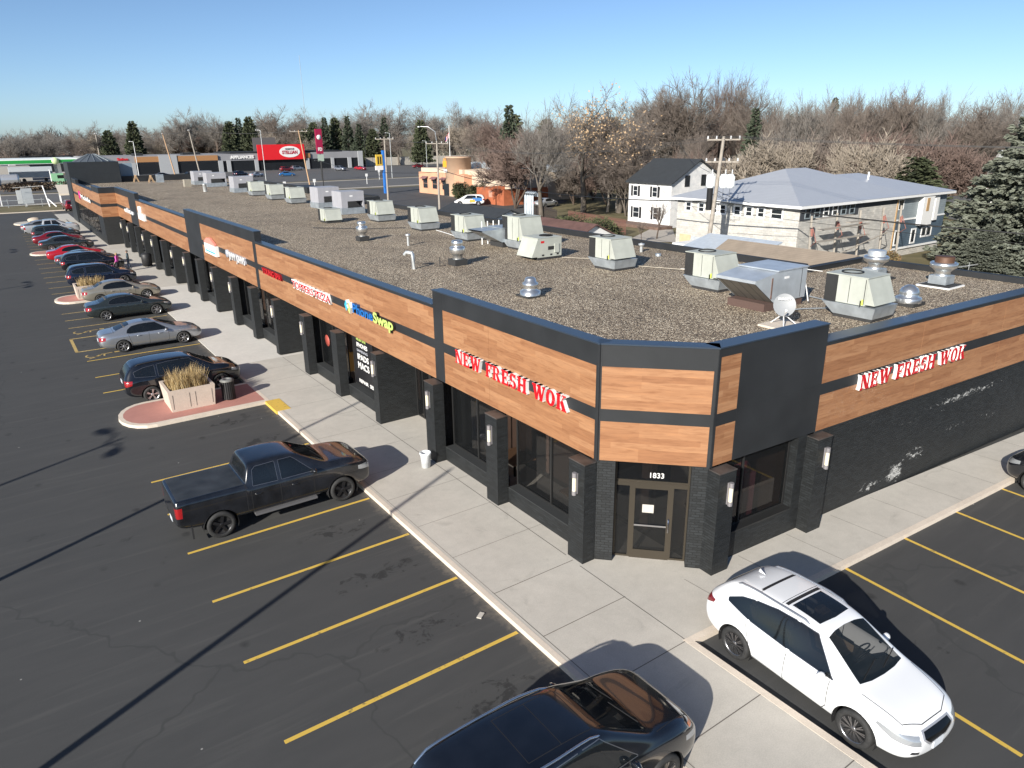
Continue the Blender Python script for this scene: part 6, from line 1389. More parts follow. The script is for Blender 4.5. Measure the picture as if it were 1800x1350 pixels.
hwin(t, (67.55, 34.45, 1.2), EX, -EY, 0.62, 1.15, M_trim, 0.14, False); hwin(t, (70.5, 34.45, 1.15), EX, -EY, 0.62, 1.15, M_trim, 0.14, False); hwin(t, (72.4, 34.45, 1.6), EX, -EY, 0.75, .72, M_trim, 0.14, False); hwin(t, (73.35, 34.45, 1.6), EX, -EY, 0.75, .72, M_trim, 0.14, False); hwin(t, (67.4, 34.47, 4.4), EX, -EY, 0.8, .8, M_trim, 0.08, False)
b = MB(); b.box(71.0, 73.0, 34.0, 34.5, 2.7, 5.45); b.build('bay_box', M_trim, t); b = MB(); b.box(73.7, 74.4, 34.2, 34.5, 3.0, 5.45); b.build('bay_box', M_trim, t); b = MB(); b.box(71.6, 72.1, 33.97, 33.998, 4.0, 5.2); b.build('unfinished_panel', MATS['osb'], t)
b = MB(); b.box(52.16, 52.2, 45.4, 46.7, 0, 2.3); b.build('plywood_door', mat('plywood', (.55, .42, .26), .8, var=.1), t); b = MB(); b.box(52.16, 52.2, 41.0, 45.3, 0, 2.2); b.build('blocked_opening', mat('pale_block', (.42, .45, .48), .8, var=.1), t)
b = MB(); b.box(52.17, 52.2, 42.5, 43.1, 2.25, 2.45); b.build('patch', MATS['plywood'], t)
# pump jack scaffold in front of the block wall
t = empty('scaffold', (0, 0, 0), 0, 'wooden pump jack scaffold poles with red brackets in front of the block wall', 'scaffold')
M_sc = mat('weathered_pole', (.30, .27, .23), .8); M_scr = mat('faded_red', (.30, .13, .105), .8)
SC = [52.0, 55.5, 58.9, 62.5, 65.4]
for i, x in enumerate(SC):
    b = MB(); b.tube([(x, 33.0, 0), (x, 33.2, 4.95)], .10, 4, smooth=False); b.build('pole', M_sc, t, uv=False)
    b = MB(); z = 3.1+.25*(i % 2); b.tube([(x, 33.0, z+1.0), (x-.6, 32.2, z)], .035, 4); b.tube([(x-.6, 32.2, z), (x, 33.0, z-.5)], .035, 4); b.tube([(x, 33.0, z+.3), (x-.1, 33.0, z+.9)], .12, 4); b.build('bracket', M_scr, t, uv=False)
for a, c, z in ((51.6, 56.2, 4.8), (52.0, 58.8, 3.9), (51.6, 59.0, 3.0), (55.9, 58.9, 4.2)):
    b = MB(); b.box(a, c, 32.2, 32.6, z, z+.06); b.build('plank', M_sc, t)
b = MB(); b.tube([(52.2, 32.6, 1.2), (62.5, 32.6, 2.9)], .06, 4); b.build('cross_brace', M_sc, t, uv=False)
# white two storey house
M_wsid = m_brick('white_brick', (0.72, 0.72, 0.71), (0.62, 0.62, 0.61), 0.7, 0.3, 0.10, var=0.04); M_blkroof = m_lined('black_shingle', (0.030, 0.034, 0.038), (0.018, 0.02, 0.022), 0.2, 'v', 0.15, 0.8); M_shut = mat('black_shutter', (.02, .02, .022), .5)
t = empty('white_house', (0, 0, 0), 0, 'white two storey house with black gable roof and black shutters', 'house')
b = MB(); gable_walls(b, 68.6, 78.2, 63.2, 70.6, 0, 5.45, 8.0); b.build('wall', M_wsid, t)
b = MB(); gable_roof(b, 68.6, 78.2, 63.2, 70.6, 5.45, 8.02, 'y', .35, .16); b.build('roof', M_blkroof, t)
for yy, z, w_, h in ((69.7, 3.7, .7, 1.15), (66.3, 3.7, .75, 1.15), (69.6, .95, 1.0, 1.25), (66.0, .95, .8, 1.4)): hwin(t, (68.59, yy, z), -EY, -EX, w_, h, M_trim, .08, shutters=M_shut)
for xx in (71.0, 74.0): hwin(t, (xx, 63.19, 5.0), EX, -EY, .7, 1.2, M_shut, .08)
b = MB(); b.box(78.4, 81.5, 60.8, 66.5, 0, 3.0); b.build('rear_wing', M_wsid, t)
b = MB(); b.box(66.0, 68.55, 62.6, 71.3, -.02, .35); b.build('foundation_bed', mat('mulch', (.14, .09, .07), .9, var=.3, vscale=2), t)
# garages and sheds behind the alley
def shed(name, x0, x1, y0, y1, ze, zr, ax, wall, roof, label, cat, over=.3):
    t = empty(name, (0, 0, 0), 0, label, cat); b = MB(); gable_walls(b, x0, x1, y0, y1, 0, ze, zr-.02, ax); b.build('wall', wall, t); b = MB(); gable_roof(b, x0, x1, y0, y1, ze, zr, ax, over, .1); b.build('roof', roof, t)
    return t
M_wg = m_lined('white_lap_siding', (.76, .76, .75), (.60, .60, .60), .16, 'v', .12, .6, var=.03)
M_br = m_lined('brown_shingle', (.115, .060, .050), (.07, .04, .035), .22, 'v', .15, .85, var=.25); M_tn = m_lined('tan_shingle', (.265, .215, .165), (.20, .16, .12), .2, 'v', .14, .9, var=.12)
tg = shed('garage', 39.3, 46.2, 61.0, 72, 2.7, 4.0, 'y', M_wg, M_blkroof, 'white gabled garage with dark roof behind the pipe cluster', 'garage')
tg = shed('garage', 39.4, 44.6, 47.2, 56.5, 2.6, 3.8, 'y', M_wg, M_br, 'white gabled garage with brown shingle roof', 'garage')
tg = shed('garage', 37.0, 44.0, 22.9, 31.6, 2.65, 4.2, 'y', M_wg, M_tn, 'tan roofed garage directly behind the roof notch', 'garage')
t = empty('lean_to', (0, 0, 0), 0, 'low lean-to with pale sloping metal roof beside the tan garage', 'shed')
b = MB(); b.box(42.6, 46.2, 31.9, 38.2, 0, 2.5); b.build('wall', M_wg, t); b = MB(); b.face([(42.2, 31.7, 2.6), (46.4, 31.7, 3.6), (46.4, 38.4, 3.6), (42.2, 38.4, 2.6)][::-1]); b.face([(42.2, 31.7, 2.5), (46.4, 31.7, 3.5), (46.4, 31.7, 3.6), (42.2, 31.7, 2.6)]); b.face([(42.2, 38.4, 2.5), (42.2, 31.7, 2.5), (42.2, 31.7, 2.6), (42.2, 38.4, 2.6)]); b.build('roof', mat('pale_metal', (.50, .55, .60), .45, metal=.2, var=.08), t)
t = empty('flat_shed', (0, 0, 0), 0, 'small flat roofed white porch before the unfinished building', 'shed'); b = MB(); b.box(46.5, 49.5, 38.0, 42.0, 0, 2.3); b.build('wall', M_wg, t); b = MB(); b.box(46.3, 49.7, 37.8, 42.2, 2.3, 2.45); b.build('roof', M_white, t)
# houses glimpsed behind the trees
for x, y, w_, d_, ze, zr, ax, wm, rm, lb in ((112, 66, 16, 9, 3.2, 5.9, 'x', mat('brown_brick', (.26, .15, .11), .8), M_br, 'brown brick bungalow behind the metal roof'), (118, 88, 10, 8, 3.2, 7.4, 'x', mat('green_grey_wall', (.20, .22, .20), .8), mat('green_grey_roof', (.13, .15, .14), .9, var=.2), 'grey green roofed house with a brick chimney behind the metal roof'),
      (150, 95, 12, 9, 4, 7, 'y', M_wg, mat('grey_shingle', (.14, .13, .13), .9, var=.2), 'white house among bare trees behind the transformers'), (168, 60, 12, 9, 4, 7.4, 'x', mat('tan_wall', (.42, .33, .22), .8), M_br, 'tan house low among the trees on the right'),
      (122, 42, 14, 9, 4.2, 8.2, 'y', M_wg, mat('pale_shingle', (.33, .34, .32), .9, var=.1), 'white gabled house left of the big spruce'), (210, 190, 10, 9, 4.5, 8.5, 'y', M_wg, MATS['grey_shingle'], 'small white gable in the far trees behind the taco shop'),
      (262, 330, 14, 11, 4.5, 9.0, 'y', M_wg, MATS['grey_shingle'], 'pale house behind the far shops'), (98, 400, 16, 11, 6, 12, 'y', mat('grey_wall', (.30, .30, .30), .8), MATS['grey_shingle'], 'grey gabled house rising behind the far shops'),
      (240, 240, 16, 10, 3.5, 6.5, 'x', MATS['brown_brick'], M_br, 'long brown roofed house behind the far pines')):
    t = shed('house', x, x+w_, y, y+d_, ze, zr, ax, wm, rm, lb, 'house', .5)
    for k in range(3): hwin(t, (x-.01, y+d_*(.25+.25*k)+.4, 1.2), -EY, -EX, .9, 1.2, M_trim, .1)
    if 'chimney' in lb: b = MB(); b.box(x+5, x+6.4, y-.6, y+.6, 2, 9.0); b.build('chimney', mat('orange_brick', (.42, .22, .12), .8, var=.2), t); b = MB(); b.face([(x-.6, y+1, ze), (x-.6, y+6, ze), (x-.6, y+3.5, ze+2.4)]); b.build('red_gable', mat('dull_red', (.22, .05, .04), .8), t)
# taco restaurant: salmon block with round tower, beige wing
M_sal = mat('salmon_stucco', (.58, .31, .19), .85, var=.06, vscale=.6); M_bei = mat('beige_stucco', (.55, .44, .33), .85, var=.06, vscale=.5); M_twr = mat('tan_stucco', (.46, .31, .21), .85, var=.08, vscale=.5)
t = empty('restaurant', (0, 0, 0), 0, 'salmon and beige stucco restaurant with a round tan tower', 'restaurant')
b = MB(); b.box(75.6, 92, 124, 141.5, 0, 4.3); b.build('front_wall', M_sal, t); b = MB(); b.box(77, 93, 106.5, 140, 0, 5.0); b.box(76.4, 92.5, 125, 141.8, 4.3, 5.1); b.build('beige_wall', M_bei, t)
b = MB(); b.lathe([(2.6, 0), (2.6, 7.2), (2.7, 7.2), (2.7, 7.5), (.001, 7.5)], (77.6, 128.5, 0), 28); b.build('tower', M_twr, t, uv=False)
b = MB(); b.box(75.2, 80, 122.5, 124.4, 0, 4.2); b.build('side_porch', M_sal, t)
for yy in (139.6, 135.6, 131.6): hwin(t, (75.59, yy, 1.1), -EY, -EX, 1.9, 1.9, M_sal, .15); b = MB(); b.face([(75.58, yy+.2, 3.5), (75.58, yy-2.2, 3.5), (74.7, yy-2.2, 3.0), (74.7, yy+.2, 3.0)]); b.build('awning', mat('awning_mauve', (.20, .10, .10), .7), t)
b = MB(); b.box(74.98, 75.0, 128, 130, 0, 2.4); b.build('entrance_door', M_winglass, t)
b = MB(); b.box(80, 90, 110, 122, 5.0, 5.9); b.box(83, 88, 126, 134, 5.1, 6.2); b.box(84, 86, 105.5, 108, 5.0, 6.0); b.build('rooftop_unit', M_galv, t)
letters(t, 'on', Vector((74.9, 129.6, 4.6)), -EY, -EX, .8, 1.4, .1, S_white, .06, name='letter'); b = MB(); b.box(74.95, 75.05, 128.6, 130.0, 5.5, 6.7); b.box(74.95, 75.05, 128.9, 129.1, 6.7, 7.2); b.box(74.95, 75.05, 129.5, 129.7, 6.7, 7.2); b.build('orange_emblem', mat('orange_sign', (.72, .33, .03), .5), t)
# orange enclosure
t = empty('bin_enclosure', (0, 0, 0), 0, 'rust orange board enclosure beside the white van', 'fence'); M_or = mat('rust_boards', (.36, .105, .045), .8, var=.18, vscale=1.5)
b = MB(); b.box(71.0, 71.2, 103.0, 111.5, 0, 2.7); b.box(71.2, 80.5, 103.0, 103.2, 0, 2.7); b.box(71.2, 80.5, 111.3, 111.5, 0, 2.7); b.build('boards', M_or, t); b = MB(); b.box(70.97, 71.0, 106.5, 107.6, 1.2, 2.3); b.build('faded_patch', mat('faded_boards', (.5, .26, .18), .8), t)
# dark picket fence between lots
def fence(pts, h, gap, m, label, name='picket_fence', w_=.09, rails=True):
    t = empty(name, (0, 0, 0), 0, label, 'fence'); b = MB(); r = MB()
    for (x0, y0), (x1, y1) in zip(pts, pts[1:]):
        L = math.hypot(x1-x0, y1-y0); u = Vector((x1-x0, y1-y0, 0))/L; nn = Vector((-u.y, u.x, 0)); k = 0
        while k < L: b.obox(Vector((x0, y0, 0))+u*k, u*w_, nn*.03, (0, 0, h)); k += gap
        for z in (.35, h-.3): r.obox(Vector((x0, y0, z))+nn*.03, u*L, nn*.05, (0, 0, .08))
    b.build('pickets', m, t, uv=False)
    if rails: r.build('rail', m, t, uv=False)
    return t
M_df = mat('dark_fence', (.045, .035, .03), .8)
fence([(60.5, 75.5), (66.0, 90.5)], 1.9, .22, M_df, 'dark picket fence behind the pipe cluster, left run'); fence([(60.0, 62.0), (62.0, 75.0)], 1.8, .22, mat('brown_fence', (.16, .075, .055), .8), 'brown picket fence beside the white house')
fence([(47, 27), (66, 24.5)], 1.4, 2.4, M_galvl, 'thin grey post fence in the yard right of the tan garage', 'wire_fence', .06)
t = empty('wall_fence', (0, 0, 0), 0, 'long pale board fence along the back of the far lot', 'fence'); b = MB(); b.box(134, 330, 298, 298.3, 0, 3.4); b.box(140, 200, 225, 225.2, 0, .05)
for k in range(66): b.box(134+3*k, 134.15+3*k, 297.9, 298, 0, 3.5)
b.build('boards', mat('pale_fence', (.40, .37, .32), .8, var=.1, vscale=.3), t)
# ------------------------------------------------------------------ far shops
M_sh = mat('far_grey_wall', (.235, .235, .245), .8, var=.05, vscale=.2); M_shd = mat('far_window_band', (.015, .017, .02), .15); M_shp = mat('far_pier', (.33, .34, .35), .8); M_rd = mat('far_red_panel', (.62, .012, .018), .5); M_wd = mat('far_wood', (.34, .17, .07), .7)
t = empty('far_shops', (0, 0, 0), 0, 'long low grey shop row with dark windows across the road', 'building'); YF = 288.0
b = MB(); b.box(28, 128, YF, YF+30, 0, 6.3); b.build('wall', M_sh, t)
b = MB(); b.box(29, 127, YF-.3, YF-.01, .3, 3.9); b.build('window_band', M_shd, t)
b = MB(); b.box(95.5, 106, YF-.6, YF-.02, 4.2, 6.0); b.box(43.5, 51, YF-.6, YF-.02, 4.2, 6.0); b.box(57, 71, YF-.6, YF-.02, 4.2, 6.0); b.build('wood_fascia', M_wd, t)
for a, c in ((34, 35.5), (39.2, 40.4), (42.0, 43.5), (51, 57), (71, 72.6), (74, 75.4), (84.2, 85.5), (104.2, 105.4), (114.4, 115.6), (121.5, 123), (126, 128.05)):
    b = MB(); b.box(a, c, YF-.8, YF-.31, 0, 6.45 if c-a > 2 else 4.1); b.build('pier', M_shp, t)
for q_ in ((76, 120, 1, 25, 6.9), (60, 66, 3, 8, 7.0), (44, 47, 4, 9, 7.1)): b = MB(); b.box(q_[0], q_[1], YF+q_[2], YF+q_[3], 6.3, q_[4]); b.build('roof_plant', M_fascia, t)
b = MB(); b.box(88, 97, YF+12, YF+12.3, 6.3, 12.0); b.build('screen_fence', mat('screen_dark', (.10, .09, .09), .8), t)
t2 = empty('shop_sign', (0, 0, 0), 0, 'big red panel with the white STELLIAN oval on the far shops', 'sign')
b = MB(); b.box(85.5, 103.6, YF-1.4, YF-.82, 3.9, 9.4); b.build('red_panel', M_rd, t2)
b = MB(); n_ = 32; el = [(97.7+4.0*cos(2*pi*k/n_), YF-1.5, 6.7+2.05*sin(2*pi*k/n_)) for k in range(n_)]; b.face(el); [b.face([el[k], el[(k+1) % n_], (el[(k+1) % n_][0], YF-1.4, el[(k+1) % n_][2]), (el[k][0], YF-1.4, el[k][2])]) for k in range(n_)]; b.build('oval', S_white, t2, uv=False)
letters(t2, 'STELLIAN', Vector((94.7, YF-1.5, 5.9)), EX, -EY, 1.25, 6.0, .05, flat('sign_dkred', (.35, .01, .03), .5), .06); letters(t2, 'WAREHOUSE', Vector((96.0, YF-1.5, 7.45)), EX, -EY, .5, 3.6, .05, S_black, .06)
t2 = empty('shop_sign', (0, 0, 0), 0, 'white APPLIANCES letters on the far grey shop front', 'sign'); letters(t2, 'APPLIANCES', Vector((75.7, YF-.02, 4.6)), EX, -EY, 1.1, 8.6, .3, S_white, .07)
t2 = empty('shop_sign', (0, 0, 0), 0, 'small red script sign on the left end of the far shops', 'sign'); letters(t2, 'Salon', Vector((38.0, YF-.02, 5.0)), EX, -EY, .8, 3.4, .2, M_rd, .05)
# pole signs
t = empty('pylon_sign', (0, 0, 0), 0, 'tall crimson pylon sign with a round white logo beside the wooden pole', 'sign'); P = Vector((66.0, 172, 0)) if False else Vector((78.5, 205, 0))
b = MB(); b.tube([P, P+Vector((0, 0, 14))], .18, 8); b.build('pole', M_frameb, t, uv=False); b = MB(); b.box(P.x-.9, P.x+.9, P.y-.3, P.y+.3, 7.2, 13.8); b.build('panel', mat('crimson', (.30, .01, .05), .5), t)
b = MB(); b.lathe([(.001, -.02), (.65, -.02), (.65, .1)], (P.x, P.y-.33, 11.6), 18, 0, 'y'); b.build('round_logo', S_white, t, uv=False); b = MB(); b.box(P.x-.9, P.x+.9, P.y-.34, P.y-.3, 5.2, 7.0); b.build('lower_panel', mat('sage_panel', (.35, .42, .36), .6), t)
letters(t, 'FD', Vector((P.x-.6, P.y-.31, 8.0)), EX, -EY, .9, 1.2, .02, S_white, .05)
t = empty('pylon_sign', (0, 0, 0), 0, 'blue pylon post with a yellow ladder shaped sign and white box', 'sign'); P = Vector((69.2, 144.6, 0))
b = MB(); b.box(P.x-.35, P.x+.35, P.y-.35, P.y+.35, 0, 8.7); b.build('post', mat('bright_blue', (.02, .14, .46), .5), t)
b = MB(); b.box(P.x-1.9, P.x-.5, P.y-.25, P.y+.1, 5.7, 7.9); b.build('yellow_panel', mat('sign_yellow', (.62, .42, .05), .5), t); b = MB(); b.box(P.x-2.1, P.x-.4, P.y-.3, P.y+.1, 4.8, 5.65); b.build('white_box', S_white, t)
b = MB(); b.box(P.x-1.6, P.x-1.35, P.y-.3, P.y-.25, 6.0, 7.5); b.box(P.x-1.05, P.x-.8, P.y-.3, P.y-.25, 6.0, 7.5); b.build('bars', S_black, t)
# ------------------------------------------------------------------ gas station, tanker, left edge
t = empty('gas_station', (0, 0, 0), 0, 'gas station canopy with green and white edge', 'gas station')
M_gw = mat('canopy_white', (.70, .74, .72), .5); M_gg = mat('canopy_green', (.02, .26, .05), .4)
b = MB(); b.box(-40, 22, 240, 262, 5.6, 6.9); b.build('canopy', M_gw, t); b = MB(); b.box(-40, 22.03, 239.93, 240, 5.75, 6.6); b.build('green_band', M_gg, t)
for x in (-14, 3.0, 17.5):
    for y in (245, 257): b = MB(); b.box(x-.4, x+.4, y-.4, y+.4, 0, 5.6); b.build('column', M_gw, t)
b = MB(); b.lathe([(.001, -.3), (.9, -.3), (.9, 0)], (16.5, 239.9, 6.3), 16, 0, 'y'); b.build('round_emblem', mat('pale_lime', (.55, .68, .35), .5), t, uv=False)
b = MB(); b.box(-25, 12, 276, 286, 0, 4.2); b.build('store_wall', mat('store_tan', (.35, .33, .30), .8), t)
for x in (-10, 6.5): b = MB(); b.box(x-.5, x+.5, 246.2, 247.4, .2, 2.2); b.build('pump', mat('pump_green', (.10, .36, .14), .5), t)
t = empty('tanker_trailer', (0, 0, 0), 0, 'polished silver tanker trailer parked by the gas canopy', 'tanker'); M_tank = mat('tank_steel', (.62, .62, .62), .28, metal=.6)
b = MB(); b.lathe([(.001, 7.0), (.9, 6.95), (1.25, 6.7), (1.28, 6.4), (1.28, -12), (1.2, -12.3), (.001, -12.4)], (0, 224.5, 2.35), 24, 0, 'x'); b.build('tank', M_tank, t, uv=False)
b = MB(); b.lathe([(1.3, 2.4), (1.34, 2.4), (1.34, 2.9), (1.3, 2.9)], (0, 224.5, 2.35), 24, 0, 'x'); b.build('band', mat('band_blue', (.15, .22, .35), .4), t, uv=False)
b = MB(); b.box(-12, 5.5, 223.6, 225.4, .85, 1.15); b.build('chassis', M_dark, t)
for x in (5.2, 3.9, -9, -10.4): 
    for y in (223.5, 225.4): b = MB(); b.lathe([(.001, -.15), (.5, -.15), (.5, .15), (.001, .15)], (x, y, .5), 16, 0, 'y'); b.build('wheel', M_tyre, t, uv=False)
t = empty('box_truck', (0, 0, 0), 0, 'white truck trailer standing beyond the tanker', 'truck'); b = MB(); b.box(6, 17, 266, 269, 1.2, 4.2); b.build('box', mat('truck_white', (.5, .54, .58), .5), t)
b = MB()
for x in (8, 9.4, 15): b.lathe([(.001, -.15), (.5, -.15), (.5, .15), (.001, .15)], (x, 266, .5), 12, 0, 'y')
b.build('wheel_set', M_tyre, t, uv=False)
t = empty('semi_tractor', (0, 0, 0), 0, 'green and white truck tractor under the canopy edge', 'truck'); b = MB(); b.box(13.8, 16.4, 221.5, 224, .9, 3.6); b.box(16.4, 18.2, 221.7, 223.8, .9, 2.2); b.build('cab', mat('cab_green', (.25, .48, .28), .4), t)
b = MB(); b.box(15.0, 16.42, 221.48, 224.02, 2.4, 3.2); b.build('cab_window', M_autoglass, t); b = MB(); b.box(10.5, 13.8, 222, 223.6, .6, 1.1); b.build('chassis', M_dark, t)
b = MB(); b.tube([(13.6, 221.8, 1), (13.6, 221.8, 4.6)], .12, 8); b.build('exhaust', M_white, t, uv=False)
for x in (11.2, 12.5, 17.2): b = MB(); b.lathe([(.001, -.15), (.5, -.15), (.5, .15), (.001, .15)], (x, 221.6, .5), 16, 0, 'y'); b.build('wheel', M_tyre, t, uv=False)
# low left buildings
for x0, x1, y0, z1, wm, rf, lb in ((-80, 14, 560, 7.6, 'brown_brick', None, 'long low brick apartment block at the far left'), (36, 78, 560, 8.6, 'brown_brick', None, 'two storey brick apartment block with white window bays far left')):
    t = empty('apartment_block', (0, 0, 0), 0, lb, 'building'); b = MB(); b.box(x0, x1, y0, y0+15, 0, z1); b.build('wall', mat('apt_brick', (.25, .14, .10), .85, var=.1, vscale=.1), t)
    b = MB(); b.box(x0-.5, x1+.5, y0-.7, y0+15.5, z1, z1+.9); b.build('roof_edge', M_white, t)
    for k in range(int((x1-x0)/7)): b = MB(); b.box(x0+2+7*k, x0+5.6+7*k, y0-.1, y0-.01, z1-4.4, z1-1.6); b.build('window', M_white if k % 2 else mat('apt_window', (.35, .40, .45), .3), t)
for x0, x1, y0, z1, c, lb in ((-60, 2, 400, 5.0, (.12, .13, .15), 'dark flat roofed shop at the far left'), (14, 40, 380, 5.6, (.10, .11, .13), 'dark low shop behind the gas station store'), (8, 38, 330, 5.5, (.38, .36, .37), 'pale low shop with many small signs behind the gas canopy'), (-34, 6, 372, 4.6, (.36, .10, .07), 'low red and cream shop front at the far left'), (30, 44, 330, 5.6, (.33, .33, .33), 'low pale grey shop between gas canopy and shop row'), (6, 34, 350, 5.2, (.09, .10, .12), 'black roofed low store behind the gas canopy')):
    t = empty('low_shop', (0, 0, 0), 0, lb, 'building'); b = MB(); b.box(x0, x1, y0, y0+14, 0, z1); b.build('wall', mat('lowshop%d' % int(x0+100), c, .8, var=.15, vscale=.3), t); b = MB(); b.box(x0-.3, x1+.3, y0-.4, y0-.02, z1-1.0, z1+.1); b.build('fascia', mat('lowfascia%d' % int(x0+100), tuple(k*.7 for k in c), .8), t)
    b = MB(); b.box(x0+2, x1-2, y0-.1, y0-.01, .6, z1-1.8); b.build('shop_window', M_shd, t)
# frontage signs at the left kerb
t = empty('notice_board', (5.2, 161.5, 0), .1, 'pale grey blank board sign with smaller board at its side on the left grass', 'sign'); b = MB(); b.box(-.4, 1.25, -.1, .1, .5, 3.2); b.build('board', mat('board_grey', (.42, .45, .47), .6, var=.05), t); b = MB(); b.box(-1.2, -.42, -.1, .1, .55, 2.9); b.build('side_board', mat('board_pale', (.52, .54, .54), .6), t); b = MB(); b.box(-.1, .1, -.08, .08, 0, .6); b.build('post', M_white, t)
t = empty('brown_sign', (-.9, 165, 0), 0, 'low dark red board sign on white posts at the far left', 'sign'); b = MB(); b.box(-1.9, 2.2, -.08, .08, 1.2, 2.7); b.build('board', mat('board_maroon', (.10, .025, .015), .7), t)
for x in (-2.3, 2.4): b = MB(); b.box(x-.09, x+.09, -.09, .09, 0, 3.0); b.build('post', M_white, t)
t = empty('white_gate', (0, 0, 0), 0, 'white leaning post frame on the left grass strip', 'gate')
for p, q in (((8.6, 158, 0), (8.2, 160, 3.6)), ((9.6, 157.4, 0), (8.6, 158.6, 1.3)), ((3.6, 160.5, 3.4), (8.2, 160, 3.6))): b = MB(); b.tube([p, q], .11 if p[2] < 1 else .03, 6); b.build('post', M_white, t, uv=False)
t = empty('kiosk', (0, 0, 0), 0, 'small kiosk with a wide cream sloping roof and white posts by the minivan', 'kiosk'); b = MB(); b.face([(9.9, 150.5, 2.6), (12.8, 150.5, 2.6), (14.2, 171, 3.1), (11.0, 173, 3.1)]); b.face([(9.9, 150.5, 2.3), (12.8, 150.5, 2.3), (12.8, 150.5, 2.6), (9.9, 150.5, 2.6)]); b.build('roof', mat('cream_roof', (.66, .58, .46), .7), t)
for x, y in ((10.1, 150.7), (12.6, 150.7), (11.3, 171)): b = MB(); b.tube([(x, y, 0), (x, y, 2.6)], .09, 6); b.build('post', M_white, t, uv=False)
fence([(-60, 162.5), (8, 160)], 1.5, 2.6, M_galvl, 'low grey rail fence along the left road', 'rail_fence', .07)
# ------------------------------------------------------------------ poles and wires
M_pole = mat('weathered_wood', (.30, .265, .225), .85, var=.2, vscale=3); M_pole2 = mat('orange_wood', (.42, .27, .16), .85)
M_ins = mat('insulator', (.5, .5, .5), .3); M_wire = mat('cable_black', (.012, .012, .012), .5); M_wireg = mat('cable_grey', (.06, .06, .06), .5)
def util_pole(x, y, H, label, lean=(0, 0), arm=1.6, mt=None, trans=False, name='utility_pole', lamp=False, axis=(.35, .94)):
    t = empty(name, (x, y, 0), 0, label, 'utility pole', 'utility poles'); ax_ = Vector((axis[0], axis[1], 0)).normalized(); top = Vector((lean[0], lean[1], H))
    b = MB(); b.tube([(0, 0, 0), top], [.20, .12], 8); b.build('pole', mt or M_pole, t, uv=False)
    for dz in ((.25, 1.9) if trans else (.35,)):
        b = MB(); c = top-Vector((0, 0, dz)); b.obox(c-ax_*arm-Vector((0, 0, .06)), ax_*2*arm, Vector((-ax_.y, ax_.x, 0))*.1, (0, 0, .11)); b.build('crossarm', M_pole, t, uv=False)
        for k in (-1, -.45, .45, 1):
            b = MB(); b.lathe([(.06, 0), (.09, .08), (.05, .12), (.07, .2), (.001, .24)], c+ax_*arm*k*.95+Vector((0, 0, .05)), 8); b.build('insulator', M_ins, t, uv=False)
    if trans:
        for k, (dx, m_) in enumerate(((-.85, M_white), (-.35, M_white), (.65, M_white))):
            b = MB(); c = top+ax_*(-dx)+Vector((-.15, 0, -3.9)); b.lathe([(.001, 0), (.27, .02), (.28, .1), (.28, .98), (.24, 1.06), (.001, 1.1)], c, 18)
            for q in range(18): a = 2*pi*q/18; b.obox(c+Vector((.28*cos(a), .28*sin(a), .15)), (.05*cos(a), .05*sin(a), 0), (-.012*sin(a), .012*cos(a), 0), (0, 0, .75))
            b.build('transformer', mat('transformer_grey', (.62, .65, .66), .5), t, uv=False)
            b = MB(); b.lathe([(.04, 1.1), (.07, 1.2), (.04, 1.3), (.05, 1.4), (.001, 1.45)], c+ax_*.1, 8); b.build('bushing', M_ins, t, uv=False)
            b = MB(); b.tube([c+Vector((0, 0, 1.4)), c+Vector((.1, .1, 2.4)), top+ax_*(-dx)-Vector((0, 0, .3))], .015, 4); b.tube([c+Vector((0, 0, 0)), c+Vector((0, 0, -.7)), c+Vector((.2, 0, -.9)), Vector((.05, 0, c.z-.4))], .015, 4); b.build('jumper', M_wire, t, uv=False)
        b = MB(); b.tube([(0, 0, H-5.6), (0.02, 0, H-3)], .24, 8); b.build('sleeve', M_dark, t, uv=False)
    if lamp:
        b = MB(); b.tube([top-Vector((0, 0, .4)), top+Vector((-.2, 0, 1.3)), top+Vector((-.9, .8, 2.0)), top+Vector((-1.7, 1.6, 2.05))], .06, 6); b.build('lamp_arm', M_galvl, t, uv=False); b = MB(); b.lathe([(.001, -.1), (.25, -.08), (.2, .08), (.001, .12)], top+Vector((-1.9, 1.8, 2.0)), 10); b.build('lamp_head', M_galvl, t, uv=False)
    return t, Vector((x, y, 0))+top
pA, tA = util_pole(47.0, 39.2, 10.9, 'wooden utility pole with three white transformers, nearest one', (.5, -.55), 1.25, trans=True, axis=(.64, -.77))
pB, tB = util_pole(55.4, 97.6, 10.6, 'wooden utility pole with a street lamp arm before the salmon restaurant', (.0, 0), 1.8, lamp=True, axis=(.6, -.8))
pC, tC = util_pole(59.0, 122.6, 11.3, 'pale wooden utility pole beside the blue pylon sign', (0, 0), 1.8, axis=(.6, -.8))
pD, tD = util_pole(67.0, 184, 13.3, 'orange wooden utility pole leaning beside the crimson pylon sign', (-1.2, 1.0), 2.2, mt=M_pole2, axis=(.8, -.6))
pE, tE = util_pole(46, 205, 13.8, 'leaning wooden pole left of the far wood fascia', (-1.4, .5), 1.2); pF, tF = util_pole(44.0, 226, 13.2, 'thin leaning pole before the left end of the far shops', (-1.8, .5), .9, mt=M_pole2)
pG, tG = util_pole(27.0, 236, 13.4, 'pole with a bushy osprey nest shape near the far left shops', (0, 0), 1.2)
b = MB(); rnd = random.Random(5)
for k in range(160): a = Vector((rnd.gauss(0, .8), rnd.gauss(0, .8), rnd.gauss(10.6, .35))); d = Vector((rnd.gauss(0, 1), rnd.gauss(0, 1), rnd.gauss(0, .4))).normalized()*.6; b.tube([a-d, a+d], .05, 3, cap=False)
b.build('nest', mat('nest_twigs', (.05, .045, .04), .9), pG, uv=False)
